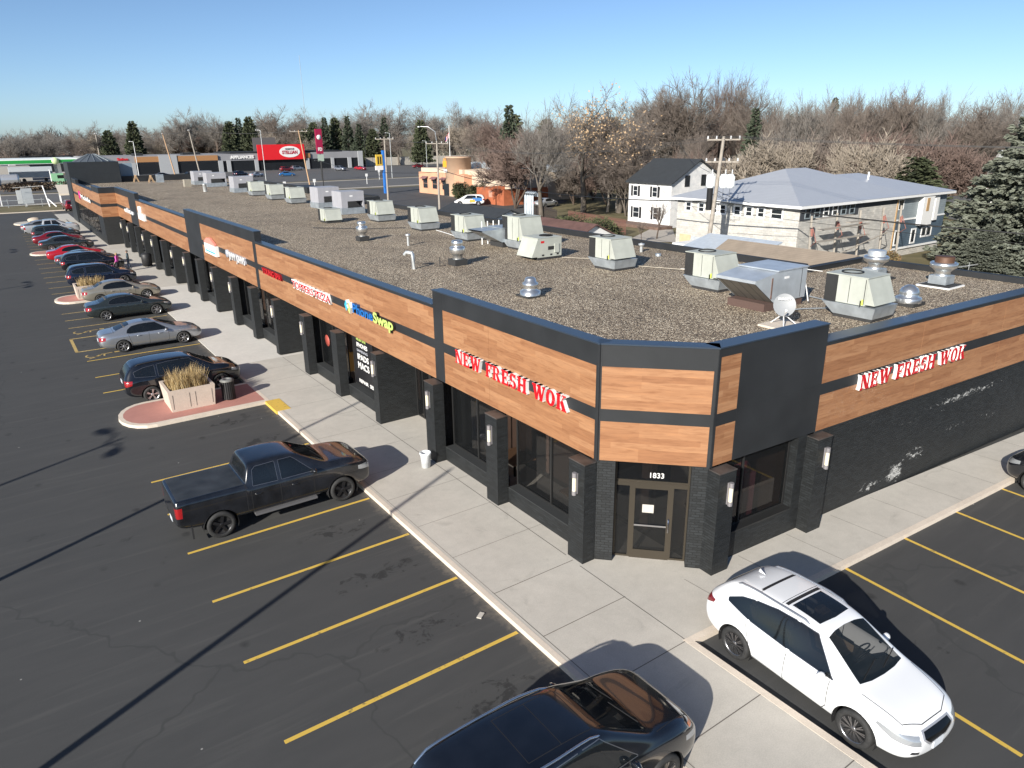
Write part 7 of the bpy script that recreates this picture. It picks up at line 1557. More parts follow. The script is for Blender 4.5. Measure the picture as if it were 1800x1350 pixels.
def wire(p, q, sag, label, r=.018, m=None, group='overhead cables'):
    p, q = Vector(p), Vector(q); pts = []
    for k in range(17):
        t_ = k/16; v = p.lerp(q, t_); v.z -= sag*4*t_*(1-t_); pts.append(v)
    b = MB(); b.tube(pts, r, 5, cap=False); return tag(b.build('power_cable', m or M_wire, uv=False), label, 'cable', group)
for k, off in enumerate((-1.1, -.5, .5, 1.1)):
    o = Vector((.64, -.77, 0))*off
    wire(tA+o, tB+Vector((.6, -.8, 0))*off*1.4, 1.5, 'thin overhead wires running left from the transformer pole', .009, M_wireg, 'thin high wires')
    wire(tA+o, Vector((64, -18, 11))+o, 1.0, 'thin overhead wires running right from the transformer pole', .009, M_wireg, 'thin high wires right')
    wire(tB+Vector((.6, -.8, 0))*off*1.4, tC+Vector((.6, -.8, 0))*off*1.4, .5, 'thin overhead wires between the restaurant pole and the blue sign pole', .009, M_wireg, 'thin far wires')
wire((47.25, 39.0, 6.0), (55.5, 97.5, 6.6), 1.2, 'thick black cable running left from the transformer pole', .045); wire((47.25, 39.0, 6.0), (60, -15, 6.0), 1.1, 'thick black cable running right across the tan garage', .05)
wire((47.3, 38.9, 5.3), (60, -15, 5.3), 1.0, 'second thin cable below the thick one on the right', .016); wire((47.3, 39.0, 6.9), (52.2, 36, 5.3), .3, 'service drop from the transformer pole to the block building', .018); wire((47.2, 39.2, 5.4), (68.4, 66, 5.6), .8, 'service drop from the transformer pole to the white house', .018)
wire((47.0, 39.4, 8.2), (120, 110, 11), 1.0, 'thin wire rising away behind the white house', .018, M_wireg); wire((55.4, 97.6, 6.2), (67, 184, 7), 1.4, 'black cable between restaurant pole and orange pole', .035); wire((59, 122.6, 6.5), (110, 150, 7), .8, 'thin cable over the side lot', .02)
wire(tD, tE, .9, 'far wire above the shop row', .03, M_wireg); wire(tE, tF, .6, 'far wire between the two leaning poles', .03, M_wireg)
def street_lamp(x, y, H, label, m=None):
    t = empty('street_lamp', (x, y, 0), 0, label, 'street lamp', 'slim street lamps'); b = MB(); b.tube([(0, 0, 0), (0, 0, H)], [.11, .07], 8); b.build('pole', m or M_pcap, t, uv=False)
    b = MB(); b.tube([(0, 0, H), (-.7, .5, H+.12)], .05, 5); b.build('arm', m or M_pcap, t, uv=False); b = MB(); b.lathe([(.001, -.1), (.28, -.07), (.25, .07), (.001, .1)], (-.9, .65, H+.1), 10); b.build('lamp_head', m or M_pcap, t, uv=False); return t
for x, y, H, lb, m_ in ((62.5, 205, 13.5, 'slim grey lamp post rising before the red far panel', M_galvl), (52.0, 135.5, 7.2, 'dark lamp post left of the blue pylon sign', M_frameb), (62.2, 83.5, 6.8, 'dark lamp post rising above the dark garage roof', M_frameb), (127, 282, 10.5, 'lamp post at the right end of the far shops', M_frameb), (140, 255, 10, 'lamp post in the far side lot', M_galvl), (98, 200, 12.5, 'pale lamp post behind the restaurant', M_galvl), (40.0, 262, 11, 'white lamp post with globe light far left', M_white), (105, 97, 6, 'dark lamp post by the far path right of the restaurant', M_frameb)):
    street_lamp(x, y, H, lb, m_)
t = empty('flagpole', (82, 139, 0), 0, 'white flagpole with a red striped flag behind the tower', 'flagpole'); b = MB(); b.tube([(0, 0, 0), (0, 0, 13.5)], [.09, .05], 8); b.build('pole', M_white, t, uv=False)
b = MB(); rows = [[(-.08-.12*k, .02*k+.06*sin(k*1.3), 12.1-1.0*j/6-.16*k) for k in range(8)] for j in range(7)]; b.grid(rows, 0, True, mfun=lambda i, j: (2 if j > 4 and i < 4 else i % 2)); b.build('flag', [mat('flag_red', (.5, .02, .04), .7), S_white, mat('flag_blue', (.02, .04, .2), .7)], t, uv=False)
t = empty('radio_mast', (200, 545, 0), 0, 'very thin pale radio mast on the horizon', 'mast'); b = MB(); b.tube([(0, 0, 0), (0, 0, 68)], [.22, .14], 4); b.build('mast', mat('mast_pale', (.30, .36, .42), .6), t, uv=False)
for u_, x, y, lb, hh in ((0, 80.0, 178, 'white utility marker post on the verge, left one', 2.6), (0, 92.0, 196, 'white utility marker post on the verge, middle one', 2.6), (0, 60.5, 163, 'white utility marker post near the far kerb', 2.6), (0, 52.0, 158, 'white utility marker post behind the roof units', 2.6)):
    t = empty('marker_post', (x, y, 0), 0, lb, 'post', 'marker posts on the verge'); b = MB(); b.tube([(0, 0, 0), (0, 0, hh)], .07, 6); b.build('post', M_white, t, uv=False); b = MB(); b.box(-.3, .3, -.05, .05, hh-.7, hh); b.build('plate', M_white, t)
for x, y in ((83.5, 157), (85, 155)):
    pass
t = empty('stop_sign', (86.5, 157, 0), 0, 'back of a dark octagonal stop sign on a thin post', 'sign'); b = MB(); b.tube([(0, 0, 0), (0, 0, 2.6)], .04, 6); b.build('post', M_galvl, t, uv=False); b = MB(); b.lathe([(.001, -.02), (.42, -.02), (.42, .02), (.001, .02)], (0, 0, 3.0), 8, 0, 'x'); b.build('plate', mat('stop_back', (.10, .03, .05), .6), t, uv=False)
# ------------------------------------------------------------------ trees
def bare_tree_mesh(seed, H=15.0, spread=.42, levels=5, trunkf=.22, dens=1.0, multi=1, up=.28, twig=.014):
    rnd = random.Random(seed); trunk = MB(); crown = MB()
    def seg(mb, pts, r0, r1, n):
        k = len(pts)-1; mb.tube(pts, [r0+(r1-r0)*i/k for i in range(k+1)], n, cap=False)
    def perp(d):
        a = Vector((rnd.gauss(0, 1), rnd.gauss(0, 1), rnd.gauss(0, 1))); a -= d*a.dot(d); return a.normalized()
    def grow(p, d, L, r, lv):
        n = 4 if lv < 3 else (3 if lv < 4 else 2); pts = [p]; dd = d.copy()
        for i in range(n):
            dd = (dd+perp(dd)*rnd.uniform(.05, .22)+Vector((0, 0, up*.35 if lv > 0 else .1))).normalized(); pts.append(pts[-1]+dd*(L/n))
        r1 = max(r*.55, twig*.6); seg(trunk if lv <= 1 else crown, pts, r, r1, 7 if lv == 0 else (5 if lv == 1 else 3))
        if lv >= levels: return
        kids = {0: 5, 1: 6, 2: 7, 3: 7, 4: 5}[lv]*dens; kids = max(2, int(kids+rnd.random()))
        for k in range(kids):
            t = rnd.uniform(.30, 1.0) if lv else rnd.uniform(.70, 1.0); i = min(int(t*n), n-1); f = t*n-i; q = pts[i].lerp(pts[i+1], f)
            ang = rnd.uniform(.35, .95)*(spread/.42); nd = (dd*cos(ang)+perp(dd)*sin(ang)+Vector((0, 0, up*.5))).normalized()
            grow(q, nd, L*rnd.uniform(.48, .72)*(1.25 if lv == 0 else 1), max(r1*rnd.uniform(.55, .8), twig), lv+1)
        grow(pts[-1], (dd+Vector((0, 0, .1))).normalized(), L*.7, r1, lv+1)
    for m_ in range(multi):
        a = 2*pi*m_/multi; d = Vector((cos(a)*.3, sin(a)*.3, 1)).normalized() if multi > 1 else Vector((rnd.gauss(0, .04), rnd.gauss(0, .04), 1)).normalized()
        grow(Vector((0, 0, 0)), d, H*trunkf*1.5, H*.021/(multi**.5), 0)
    mt, mc = [], []
    for mb in (trunk, crown):
        me = bpy.data.meshes.new('bare'); me.from_pydata(mb.v, [], mb.f); me.polygons.foreach_set('use_smooth', mb.sm); mt.append(me)
    h = max(max(v[2] for v in crown.v), max(v[2] for v in trunk.v))
    return mt[0], mt[1], h
M_bark = [mat('bark_grey', (.125, .105, .085), .9, var=.25, vscale=2), mat('bark_brown', (.085, .06, .045), .9, var=.25, vscale=2), mat('bark_pale', (.33, .29, .24), .9, var=.2, vscale=2), mat('bark_dark', (.055, .048, .042), .9)]
M_twig = [mat('twig_grey', (.205, .185, .165), .9), mat('twig_brown', (.180, .148, .125), .9), mat('twig_red', (.170, .120, .100), .9), mat('twig_tan', (.30, .255, .205), .9)]
protos = {}
def proto(kind):
    if kind not in protos:
        protos[kind] = {'elm': lambda: bare_tree_mesh(11, 15, .46, 5, .20, .74, up=.14), 'oak': lambda: bare_tree_mesh(23, 14, .54, 5, .19, .76, up=.06), 'maple': lambda: bare_tree_mesh(37, 15, .44, 5, .18, .74, up=.16), 'tall': lambda: bare_tree_mesh(51, 17, .36, 5, .24, .70, up=.2),
            'multi': lambda: bare_tree_mesh(67, 11, .40, 4, .22, 1.15, 3), 'brush': lambda: bare_tree_mesh(83, 7, .55, 4, .16, 1.1, 4, twig=.018), 'young': lambda: bare_tree_mesh(91, 6, .36, 3, .3, 1.0)}[kind]()
    return protos[kind]
TREEN = [0]
def bare_tree(x, y, H, kind, label, bark=0, twig=0, group='bare trees', rz=None, wide=1.0, name='bare_tree', leaves=None):
    t0, c0, h = proto(kind); TREEN[0] += 1; rnd = random.Random(TREEN[0]*7+1); s = H/h
    r = empty(name, (x, y, 0), rz if rz is not None else rnd.uniform(0, 6.28), label, 'tree', group); r.scale = (s*wide, s*wide, s)
    for me, nm, m_ in ((t0, 'trunk', M_bark[bark]), (c0, 'crown', M_twig[twig])):
        o = bpy.data.objects.new(nm, me); link(o, r)
        if not me.materials: me.materials.append(m_)
        o.material_slots[0].link = 'OBJECT'; o.material_slots[0].material = m_
    if leaves:
        b = MB(); vs_ = c0.vertices; n = len(vs_)
        for k in range(leaves):
            c = vs_[rnd.randrange(n)].co
            if c.z < h*.45: continue
            q = Vector((rnd.gauss(0, .15), rnd.gauss(0, .15), rnd.gauss(0, .15)))+c; a = Vector((rnd.gauss(0, 1), rnd.gauss(0, 1), rnd.gauss(0, 1))).normalized()*.10; c2 = a.orthogonal().normalized()*.07; b.face([q-a, q+c2, q+a, q-c2], 0)
        b.build('dry_leaves', mat('dry_leaf', (.42, .29, .17), .8), r, uv=False)
    return r
def conifer_mesh(seed, H, R, nb, tufts, tl, droop=.25, gapz=.04, shape=1.0):
    """whorled branches carrying many small needle fans"""
    rnd = random.Random(seed); tr = MB(); cr = MB(); tr.tube([(0, 0, 0), (0, 0, H*.97)], [H*.018, .02], 7, cap=False)
    for i in range(nb):
        f = (i+.5)/nb; z = H*(gapz+(1-gapz)*f)*.99; L = R*((1-f)**shape)*rnd.uniform(.72, 1.12)+.15; a = i*2.39996+rnd.uniform(-.3, .3); d = Vector((cos(a), sin(a), 0)); sd = Vector((-sin(a), cos(a), 0))
        pts = [Vector((0, 0, z))+d*L*t+Vector((0, 0, -droop*L*t*(1.5-t)*(1-f*.7)+.10*L*t*t)) for t in (0, .35, .7, 1)]
        tr.tube(pts, [.03+.012*L, .02, .014, .006], 3, cap=False)
        n = max(4, int(tufts*(L/R)*rnd.uniform(.85, 1.15)))
        for k in range(n):
            t = rnd.uniform(.12, 1.0)**.8; j = min(int(t*3), 2); q = pts[j].lerp(pts[j+1], t*3-j); wdt = L*.30*(1.1-t*.75); q = q+sd*rnd.uniform(-wdt, wdt)+Vector((0, 0, rnd.uniform(-.10, .12)-abs(rnd.gauss(0, .05*L*.4))))
            dr = (d*rnd.uniform(.3, 1.0)+sd*rnd.gauss(0, .55)+Vector((0, 0, rnd.uniform(-.55, .35)))).normalized(); l = tl*rnd.uniform(.7, 1.3); pv = dr.cross(Vector((rnd.gauss(0, 1), rnd.gauss(0, 1), rnd.gauss(0, 1)))).normalized()*l*.30; pw = dr.cross(pv).normalized()*l*.30; e = q+dr*l
            m_ = 0 if rnd.random() < .55 else (1 if rnd.random() < .6 else 2)
            cr.face([q-pv*.4, q+dr*l*.5-pv, e, q+dr*l*.5+pv], m_); cr.face([q-pw*.4, q+dr*l*.5-pw, e, q+dr*l*.5+pw], m_)
    out = []
    for mb in (tr, cr):
        me = bpy.data.meshes.new('conifer'); me.from_pydata(mb.v, [], mb.f); me.polygons.foreach_set('material_index', mb.m); out.append(me)
    return out
CM = {}
def conifer(x, y, H, kind, label, R=None, group='evergreens'):
    if kind not in CM:
        CM[kind] = conifer_mesh(5, 14, 5.2, 720, 96, .34, .20, .03, .80) if kind == 'blue' else (conifer_mesh(9, 14, 3.4, 150, 34, .62, .2) if kind == 'spruce' else conifer_mesh(15, 14, 4.4, 120, 46, .75, .0, .12, .62))
    cols = {'blue': ((.130, .142, .108), (.180, .192, .152), (.080, .088, .062)), 'spruce': ((.045, .060, .036), (.070, .086, .052), (.030, .040, .025)), 'pine': ((.058, .070, .034), (.085, .096, .048), (.036, .045, .024))}[kind]
    r = empty('evergreen_tree', (x, y, 0), random.Random(int(x*7+y)).uniform(0, 6), label, 'tree', group); s = H/14; k = (R/{'blue': 5.2, 'spruce': 3.4, 'pine': 4.4}[kind]) if R else s; r.scale = (k, k, s)
    for me, nm in zip(CM[kind], ('trunk', 'crown')):
        if not me.materials:
            for q in ([M_bark[1]] if nm == 'trunk' else [mat('needle_%s_%d' % (kind, i), c, .8) for i, c in enumerate(cols)]): me.materials.append(q)
        o = bpy.data.objects.new(nm, me); link(o, r)
    return r
def azp(u, D):
    """survey point on the ground D metres away in the direction of photo column u"""
    d = ray(u, 240.0); k = math.hypot(d.x, d.y); return Vector((d.x/k*D, d.y/k*D, 0))
def hgt(u, v, P): return max(3.0, zat(u, v, P.x, P.y))
# big spruce on the right
conifer(71.5, 24.2, 15.6, 'blue', 'huge blue spruce at the right edge behind the roof', 8.0, 'big blue spruce'); conifer(64.5, 25.4, 4.0, 'blue', 'small blue spruce at the foot of the huge one', 3.2, 'small blue spruce')
# feature trees in the middle
def ft(u, v, D, kind, label, bark=0, twig=0, wide=1.0, leaves=None, group=None):
    P = azp(u, D); return bare_tree(P.x, P.y, hgt(u, v, P), kind, label, bark, twig, group, wide=wide, leaves=leaves)
ft(1028, 140, 111, 'oak', 'tall bare tree with tan dry leaf clusters, centre right', 0, 0, 1.0, 2600); ft(952, 150, 102, 'maple', 'bare tree rising behind the pipe cluster', 0, 0, .9); ft(1092, 175, 112, 'oak', 'bare tree with long low limbs left of the white house', 0, 1, 1.15, 900)
ft(1236, 215, 122, 'tall', 'bare tree rising behind the white house roof', 1, 1); ft(905, 215, 120, 'brush', 'dense reddish bare tree behind the beige wall', 1, 2, 1.1); ft(1372, 388, 62, 'young', 'small bare sapling before the block building', 1, 1) if False else None
pv = Vector((60.5, 57.5, 0)); bare_tree(60.5, 57.5, 4.6, 'young', 'small bare sapling on the lawn before the white house', 1, 1, None); bare_tree(56.8, 56.2, 2.6, 'young', 'tiny bare shrub by the back parapet', 1, 1, None)
conifer(*azp(895, 150).xy, hgt(895, 185, azp(895, 150)), 'spruce', 'thin dark spruce top left of the tall leafy tree', None, None)
# rows of trees, nearest to farthest; zones carry one label each because their trees look alike
def row(us, vs_, D, kinds, label, group, barks=(0,), twigs=(0,), jit=8, seed=1, wide=1.0):
    rnd = random.Random(seed)
    for i, u in enumerate(us):
        d = D+rnd.uniform(-jit, jit); P = azp(u, d); v = lerp_tab(vs_, u)+rnd.uniform(-5, 9)
        bare_tree(P.x, P.y, hgt(u, v, P)*rnd.choice((.92, 1.0, 1.06, 1.12)), kinds[rnd.randrange(len(kinds))], label, barks[rnd.randrange(len(barks))], twigs[rnd.randrange(len(twigs))], group, wide=wide*rnd.uniform(.85, 1.15))
def rng(a, b, s): return list(range(a, b, s))
SKY = [(0, 222), (60, 224), (90, 226), (130, 212), (180, 210), (215, 224), (260, 218), (310, 204), (375, 188), (410, 190), (440, 200), (480, 182), (520, 186), (560, 198), (640, 182), (700, 186), (740, 182), (800, 180), (840, 190), (880, 205)]
row([12, 40, 66, 96, 122, 150, 176, 204, 232, 262, 290, 318, 344, 372, 398, 455, 482, 512, 540, 585, 632, 662, 700, 732, 764, 796, 828, 858], SKY, 385, ['elm', 'oak', 'maple'], 'bare trees along the skyline behind the far shops', 'skyline trees on the left', (0, 1, 3), (0, 1, 0), 16, 3, 1.2)
row(rng(0, 880, 44), [(0, 228), (200, 226), (400, 208), (880, 208)], 450, ['oak', 'elm', 'tall'], 'faint bare trees of the farthest row on the left', 'farthest trees on the left', (3,), (0, 1), 25, 5, 1.5)
row([20, 52, 84, 150, 215, 250, 300, 340, 372], [(0, 238), (400, 228)], 400, ['brush', 'oak', 'multi'], 'brown low trees behind the gas station and far shops', 'low brown trees on the left', (2, 1, 0), (1, 2, 3), 10, 8, 1.4)
row([470, 500, 545, 700, 740, 775, 812, 850, 890, 915, 1030], [(400, 226), (700, 225), (900, 222), (1100, 222)], 345, ['multi', 'brush', 'oak'], 'pale multi stemmed trees behind the long board fence', 'pale trees behind the board fence', (2, 0, 1), (3, 2, 1), 14, 9, 1.3)
row([862, 880, 905, 935, 962, 990, 1015, 1048, 1075, 1100, 1128, 1152, 1170], [(860, 196), (920, 200), (1000, 205), (1090, 178), (1170, 152)], 168, ['oak', 'elm', 'tall', 'maple'], 'brown bare trees filling the middle behind the restaurant', 'bare trees behind the restaurant', (0, 1, 3, 0), (1, 2, 0, 1), 14, 12, 1.15)
row([1175, 1200, 1222, 1246, 1270, 1296, 1322, 1346, 1372], [(1170, 150), (1200, 138), (1250, 130), (1300, 142), (1345, 148), (1375, 172)], 165, ['tall', 'maple', 'elm'], 'tall thin bare trees behind the transformer pole', 'tall trees behind the transformers', (0, 3, 1), (0, 1, 2), 12, 14, 1.0)
row([1385, 1408, 1432, 1456, 1482, 1508, 1534, 1560, 1588, 1612, 1640, 1665], [(1380, 182), (1450, 168), (1500, 160), (1540, 138), (1590, 148), (1640, 158), (1665, 175)], 150, ['tall', 'maple', 'multi', 'elm'], 'reddish brown bare trees behind the metal roof', 'reddish trees behind the metal roof', (0, 2, 1, 1), (1, 2, 1, 0), 12, 17, 1.0)
row([1690, 1722, 1752, 1785, 1815], [(1690, 158), (1740, 180), (1800, 165)], 170, ['oak', 'tall'], 'bare trees behind the huge blue spruce', 'trees behind the blue spruce', (3, 0), (0, 1), 10, 19, 1.1)
row(rng(880, 1820, 36), [(880, 215), (1100, 196), (1400, 200), (1820, 205)], 225, ['oak', 'elm', 'brush'], 'distant bare trees closing the view on the right', 'distant trees on the right', (3, 1), (1, 0, 2), 16, 21, 1.35)
row([1190, 1215, 1250, 1345, 1372, 1400, 1425, 1450, 1475, 1500, 1522, 1548, 1575, 1600, 1625, 1650], [(1180, 262), (1400, 232), (1650, 232)], 108, ['brush', 'multi', 'brush'], 'dense twiggy thicket just behind the metal roof', 'thicket behind the metal roof', (1, 2, 0), (2, 1, 3), 7, 23, 1.2)
row([1010, 1045, 1072, 1240], [(1000, 262), (1170, 258)], 128, ['brush', 'young', 'brush'], 'low reddish shrubs on the lawn behind the picket fence', 'shrubs behind the picket fence', (1,), (2, 1), 8, 25, 1.1)
row([1072, 1090, 1105], [(1085, 215), (1110, 235)], 112, ['tall', 'multi'], 'slender pale trunks left of the white house', 'slender trunks left of the white house', (2, 0), (1, 0), 5, 27, .9)
for i, (u, v, D, k) in enumerate([(422, 207, 345, 'spruce'), (440, 204, 342, 'pine'), (405, 212, 344, 'pine'), (552, 214, 346, 'pine'), (572, 206, 342, 'spruce'), (590, 206, 348, 'pine'), (612, 204, 344, 'spruce'), (632, 218, 340, 'spruce'), (655, 226, 338, 'pine'), (676, 206, 342, 'spruce'), (536, 226, 340, 'pine')]):
    P = azp(u, D); conifer(P.x, P.y, hgt(u, v, P), k, 'dark evergreens in a clump behind the far shops', 5.0, 'evergreens behind the far shops')
for u, v, D, k, lb in ((235, 212, 345, 'pine', 'dark round evergreen on the far left skyline'), (190, 228, 330, 'pine', 'dark evergreen behind the nest pole'), (740, 210, 300, 'pine', 'dark evergreen among pale trees above the board fence'), (905, 200, 190, 'pine', 'olive evergreen behind the reddish tree'), (1078, 205, 185, 'pine', 'olive evergreen behind the leafy tree'), (1325, 190, 150, 'spruce', 'dark spruce among the tall thin trees'), (1460, 172, 190, 'spruce', 'pointed evergreen top above the metal roof'), (1385, 200, 180, 'spruce', 'pointed evergreen behind the thin trees'), (1620, 275, 100, 'pine', 'yellow green shrub conifer left of the pale gable'), (960, 208, 190, 'pine', 'olive evergreen left of the leafy tree')):
    P = azp(u, D); conifer(P.x, P.y, hgt(u, v, P), k, lb, 4.5 if k == 'pine' else 3.6, 'single evergreens')
# a wood that reads as one mass on the horizon
rnd = random.Random(99); b = MB()
for k in range(15000):
    u = rnd.uniform(-150, 1950); D = rnd.uniform(470, 620) if u < 900 else rnd.uniform(270, 400); P = azp(u, D); top = (16 if u < 900 else 15)*(.75+.25*sin(u*.021)+.14*sin(u*.073+1)); z = top*(rnd.random()**.6); a = rnd.uniform(0, pi); L = rnd.uniform(.8, 2.4); d = Vector((cos(a)*.5, sin(a)*.5, rnd.uniform(.4, 1.2))).normalized(); sd = d.orthogonal().normalized()*.22; c = Vector((P.x, P.y, z))
    b.face([c-d*L-sd, c-d*L+sd, c+d*L+sd*.3, c+d*L-sd*.3], k % 3)
tag(b.build('distant_wood', [mat('wood_mass', (.13, .115, .10), .95), mat('wood_mass2', (.15, .125, .105), .95), mat('wood_mass3', (.10, .09, .08), .95)], uv=False), 'far off leafless wood along the horizon', 'trees', None, 'stuff')
# evergreen bushes
def bush(x, y, rx, ry, h, label, n=5200, col=((.050, .060, .022), (.085, .090, .036), (.030, .036, .015)), name='evergreen_bush', tl=.20):
    rnd = random.Random(int(x*13+y*7)); t = empty(name, (x, y, 0), 0, label, 'bush'); b = MB(); lob = [(rnd.uniform(-.45, .45)*rx, rnd.uniform(-.45, .45)*ry, rnd.uniform(.45, .75)*h, rnd.uniform(.45, .62)) for _ in range(9)]
    for k in range(n):
        cx, cy, cz, f = lob[k % 9]; v = Vector((rnd.gauss(0, 1), rnd.gauss(0, 1), rnd.gauss(0, 1))).normalized(); rr_ = rnd.uniform(.72, 1.04)
        p = Vector((cx+v.x*rx*f*rr_, cy+v.y*ry*f*rr_, max(.05, cz*.75+v.z*h*f*.75*rr_))); d = (v+Vector((rnd.gauss(0, .5), rnd.gauss(0, .5), rnd.gauss(0, .5)))).normalized(); s_ = d.orthogonal().normalized()*tl*.35; e = p+d*tl*rnd.uniform(.6, 1.3)
        b.face([p-s_, e-s_*.2, e+s_*.2, p+s_], k % 3)
    b.build('foliage', [mat(name+'_leaf%d%d' % (i, int(c[0]*1000)), c, .85) for i, c in enumerate(col)], t, uv=False)
    m = MB(); m.tube([(0, 0, 0), (0, 0, h*.5)], .12, 6); m.build('stem', M_bark[1], t, uv=False); return t
bush(51.5, 62.5, 2.9, 2.9, 3.0, 'large rounded evergreen bush before the white house, left one'); bush(50.5, 56.0, 3.2, 2.9, 3.3, 'large rounded evergreen bush behind the brown garage, right one', 6500)
bush(72.5, 119.5, 1.6, 2.2, 3.4, 'olive bush at the restaurant corner, left one', 2600, tl=.3); bush(73.2, 116.0, 1.3, 1.6, 3.0, 'olive bush at the restaurant corner beside the enclosure', 2200, tl=.3)
bush(73.5, 113.4, .8, .8, 3.6, 'narrow dark upright bush by the orange enclosure', 1300, tl=.3)
bush(64.5, 33.0, 1.0, .8, 1.1, 'straw coloured weeds at the foot of the scaffold', 900, ((.22, .15, .06), (.16, .09, .04), (.12, .10, .05)), 'weeds', .16); bush(60.5, 31.5, 1.3, 1.2, 1.2, 'rusty weeds behind the roof notch', 1100, ((.22, .12, .05), (.16, .09, .04), (.14, .11, .05)), 'weeds', .16)
bush(36.6, 84.0, 1.5, 7.0, .8, 'low straw weeds along the alley edge', 2200, ((.16, .12, .07), (.12, .09, .05), (.09, .07, .04)), 'weeds', .14)
bush(10.0, 214, 9, 1.5, 2.2, 'brown weeds below the tanker on the verge', 2600, ((.12, .08, .055), (.09, .06, .045), (.15, .11, .07)), 'weeds', .4)
# swing frame in the yard
t = empty('garden_swing', (47.6, 43.9, 0), 0, 'dark timber swing frame in the yard beside the white gable', 'swing'); b = MB()
for y in (0, 2.0):
    for s_ in (-1, 1): b.tube([(s_*.8, y, 0), (0, y, 2.0)], .07, 4)
b.build('frame_leg', M_df, t, uv=False); b = MB(); b.tube([(0, -.2, 2.0), (0, 2.2, 2.0)], .07, 4); b.build('beam', M_df, t, uv=False)
# ------------------------------------------------------------------ vehicles in place
CAR = {}
def place(kind, sp, pnt, name, label, cat, loc, heading, group=None, **kw):
    """first of a kind is built, the others are copies with their own paint"""
    if kind not in CAR:
        r = car(name, sp(), pnt, label, cat, loc, heading, **kw); CAR[kind] = (r, pnt)
    else:
        src, p0 = CAR[kind]; r = copy_tree(src); r.name = name; r['label'] = label; r['category'] = cat; r.location = loc; r.rotation_euler = (0, 0, heading)
        def rec(o):
            for ch in o.children:
                for sl_ in getattr(ch, 'material_slots', ()):
                    if sl_.material == p0: sl_.link = 'OBJECT'; sl_.material = pnt
                rec(ch)
        rec(r)
    if group: r['group'] = group
    return r
SV = spec_rx
place('rx', spec_rx, P_white, 'parked_suv', 'white crossover with roof rails and dark sunroof beside the corner', 'car', (12.37, 6.47, 0), radians(-93.4), style='multi', rim='grey')
def spec_blacksuv():
    sp = spec_suv(5.15, True, .05, .09); sp['rails'] = (-2.2, 0.35, .66, .05, mat('rail_blue_silver', (.42, .50, .60), .22, metal=.9)); k = 5.15/4.77
    sp['topseams'] += [((.30, .50), (.30, -.50)), ((-.92, .50), (-.92, -.50)), ((.30, .50), (-.92, .50)), ((.30, -.50), (-.92, -.50)), ((-.30, .50), (-.30, -.50))]
    sp['feat'].append(('amber_marker', [(2.05*k, .95), (2.18*k, .93), (2.16*k, .99), (2.05*k, 1.0)], 'y', M_amber, dict(xmin=1.8*k, ymin=.55))); return sp
place('bigsuv', spec_blacksuv, P_black, 'parked_suv', 'large black car with silver roof rails cut by the bottom edge', 'car', (6.03, 7.42, 0), 0.0, style='wide', rim='grey')
place('ram', spec_pickup, P_blackdirty, 'parked_pickup', 'black crew cab pickup with covered bed nosed up to the kerb', 'truck', (5.48, 21.02, 0), 0.0, S=1.03, style='five', rim='black')
def step_for(root):
    for sg in (-1, 1): b = MB(); b.box(-.85, 1.05, sg*.86, sg*1.04, .40, .47); b.build('side_step', mat('step_grey', (.10, .10, .105), .5), root, uv=False)
step_for(CAR['ram'][0]); fl = MB(); fl.box(-2.65, -2.60, -1.0, -.72, .22, .60); fl.box(-2.65, -2.60, .72, 1.0, .22, .60); fl.build('mud_flap', M_black_plastic, CAR['ram'][0], uv=False)
place('suv', lambda: spec_suv(4.75), P_black, 'parked_suv', 'black crossover with chrome wheels behind the nearest planter', 'car', (5.66, 34.78, 0), 0.015, style='wide')
def spec_dts(): sp = spec_sedan(5.15, 1.48, 1.08, 0); sp['feat'].append(('sunroof', [(0.12, .36), (0.12, -.36), (-.30, -.36), (-.30, .36)], 'z', M_autoglass, dict(zmin=1.3, nz=.5))); return sp
place('dts', spec_dts, P_silver, 'parked_sedan', 'long silver sedan with sunroof over the handicap bay', 'car', (5.95, 44.45, 0), 0.0, S=1.03, style='seven')
place('sedan', lambda: spec_sedan(4.9, 1.46, 1.05, .6), P_char, 'parked_sedan', 'charcoal green sedan next beyond the silver one', 'car', (6.15, 53.3, 0), 0.0, style='seven')
place('sedan', None, P_tan, 'parked_sedan', 'tan silver sedan beside the second planter', 'car', (6.55, 59.3, 0), 0.0)
place('suv', None, P_navy, 'parked_suv', 'navy crossover just beyond the second planter', 'car', (6.15, 66.7, 0), 0.0)
place('suv', None, P_black, 'parked_suv', 'black wagon with roof rails behind the person in pink', 'car', (6.4, 74.8, 0), 0.0)
place('sedan', None, P_greyblue, 'parked_sedan', 'dark blue sedan before the bright red sedan', 'car', (6.3, 78.6, 0), 0.0)
place('sedan', None, P_red, 'parked_sedan', 'bright red sedan in the far part of the row', 'car', (5.9, 83.2, 0), 0.0)
place('sedan', None, P_char, 'parked_sedan', 'dark grey sedan by the third island', 'car', (5.8, 92.3, 0), 0.0)
place('sedan', None, P_maroon, 'parked_sedan', 'maroon sedan beyond the third island', 'car', (5.5, 97.6, 0), 0.0)
place('suv', None, P_char, 'parked_suv', 'dark grey car between the maroon one and the silver pickup', 'car', (5.6, 102.6, 0), 0.0)
place('ram2', lambda: spec_pickup(False, 5.7), P_silverw, 'parked_pickup', 'silver crew cab pickup near the end of the row', 'truck', (5.6, 107.9, 0), 0.0, style='five')
place('sedan', None, P_silver, 'parked_sedan', 'silver blue sedan, last car of the row', 'car', (5.0, 113.2, 0), 0.0)
place('van', spec_minivan, P_maroon, 'parked_minivan', 'maroon minivan seen from behind at the far end of the lot', 'car', (10.9, 147.0, 0), radians(92), style='five')
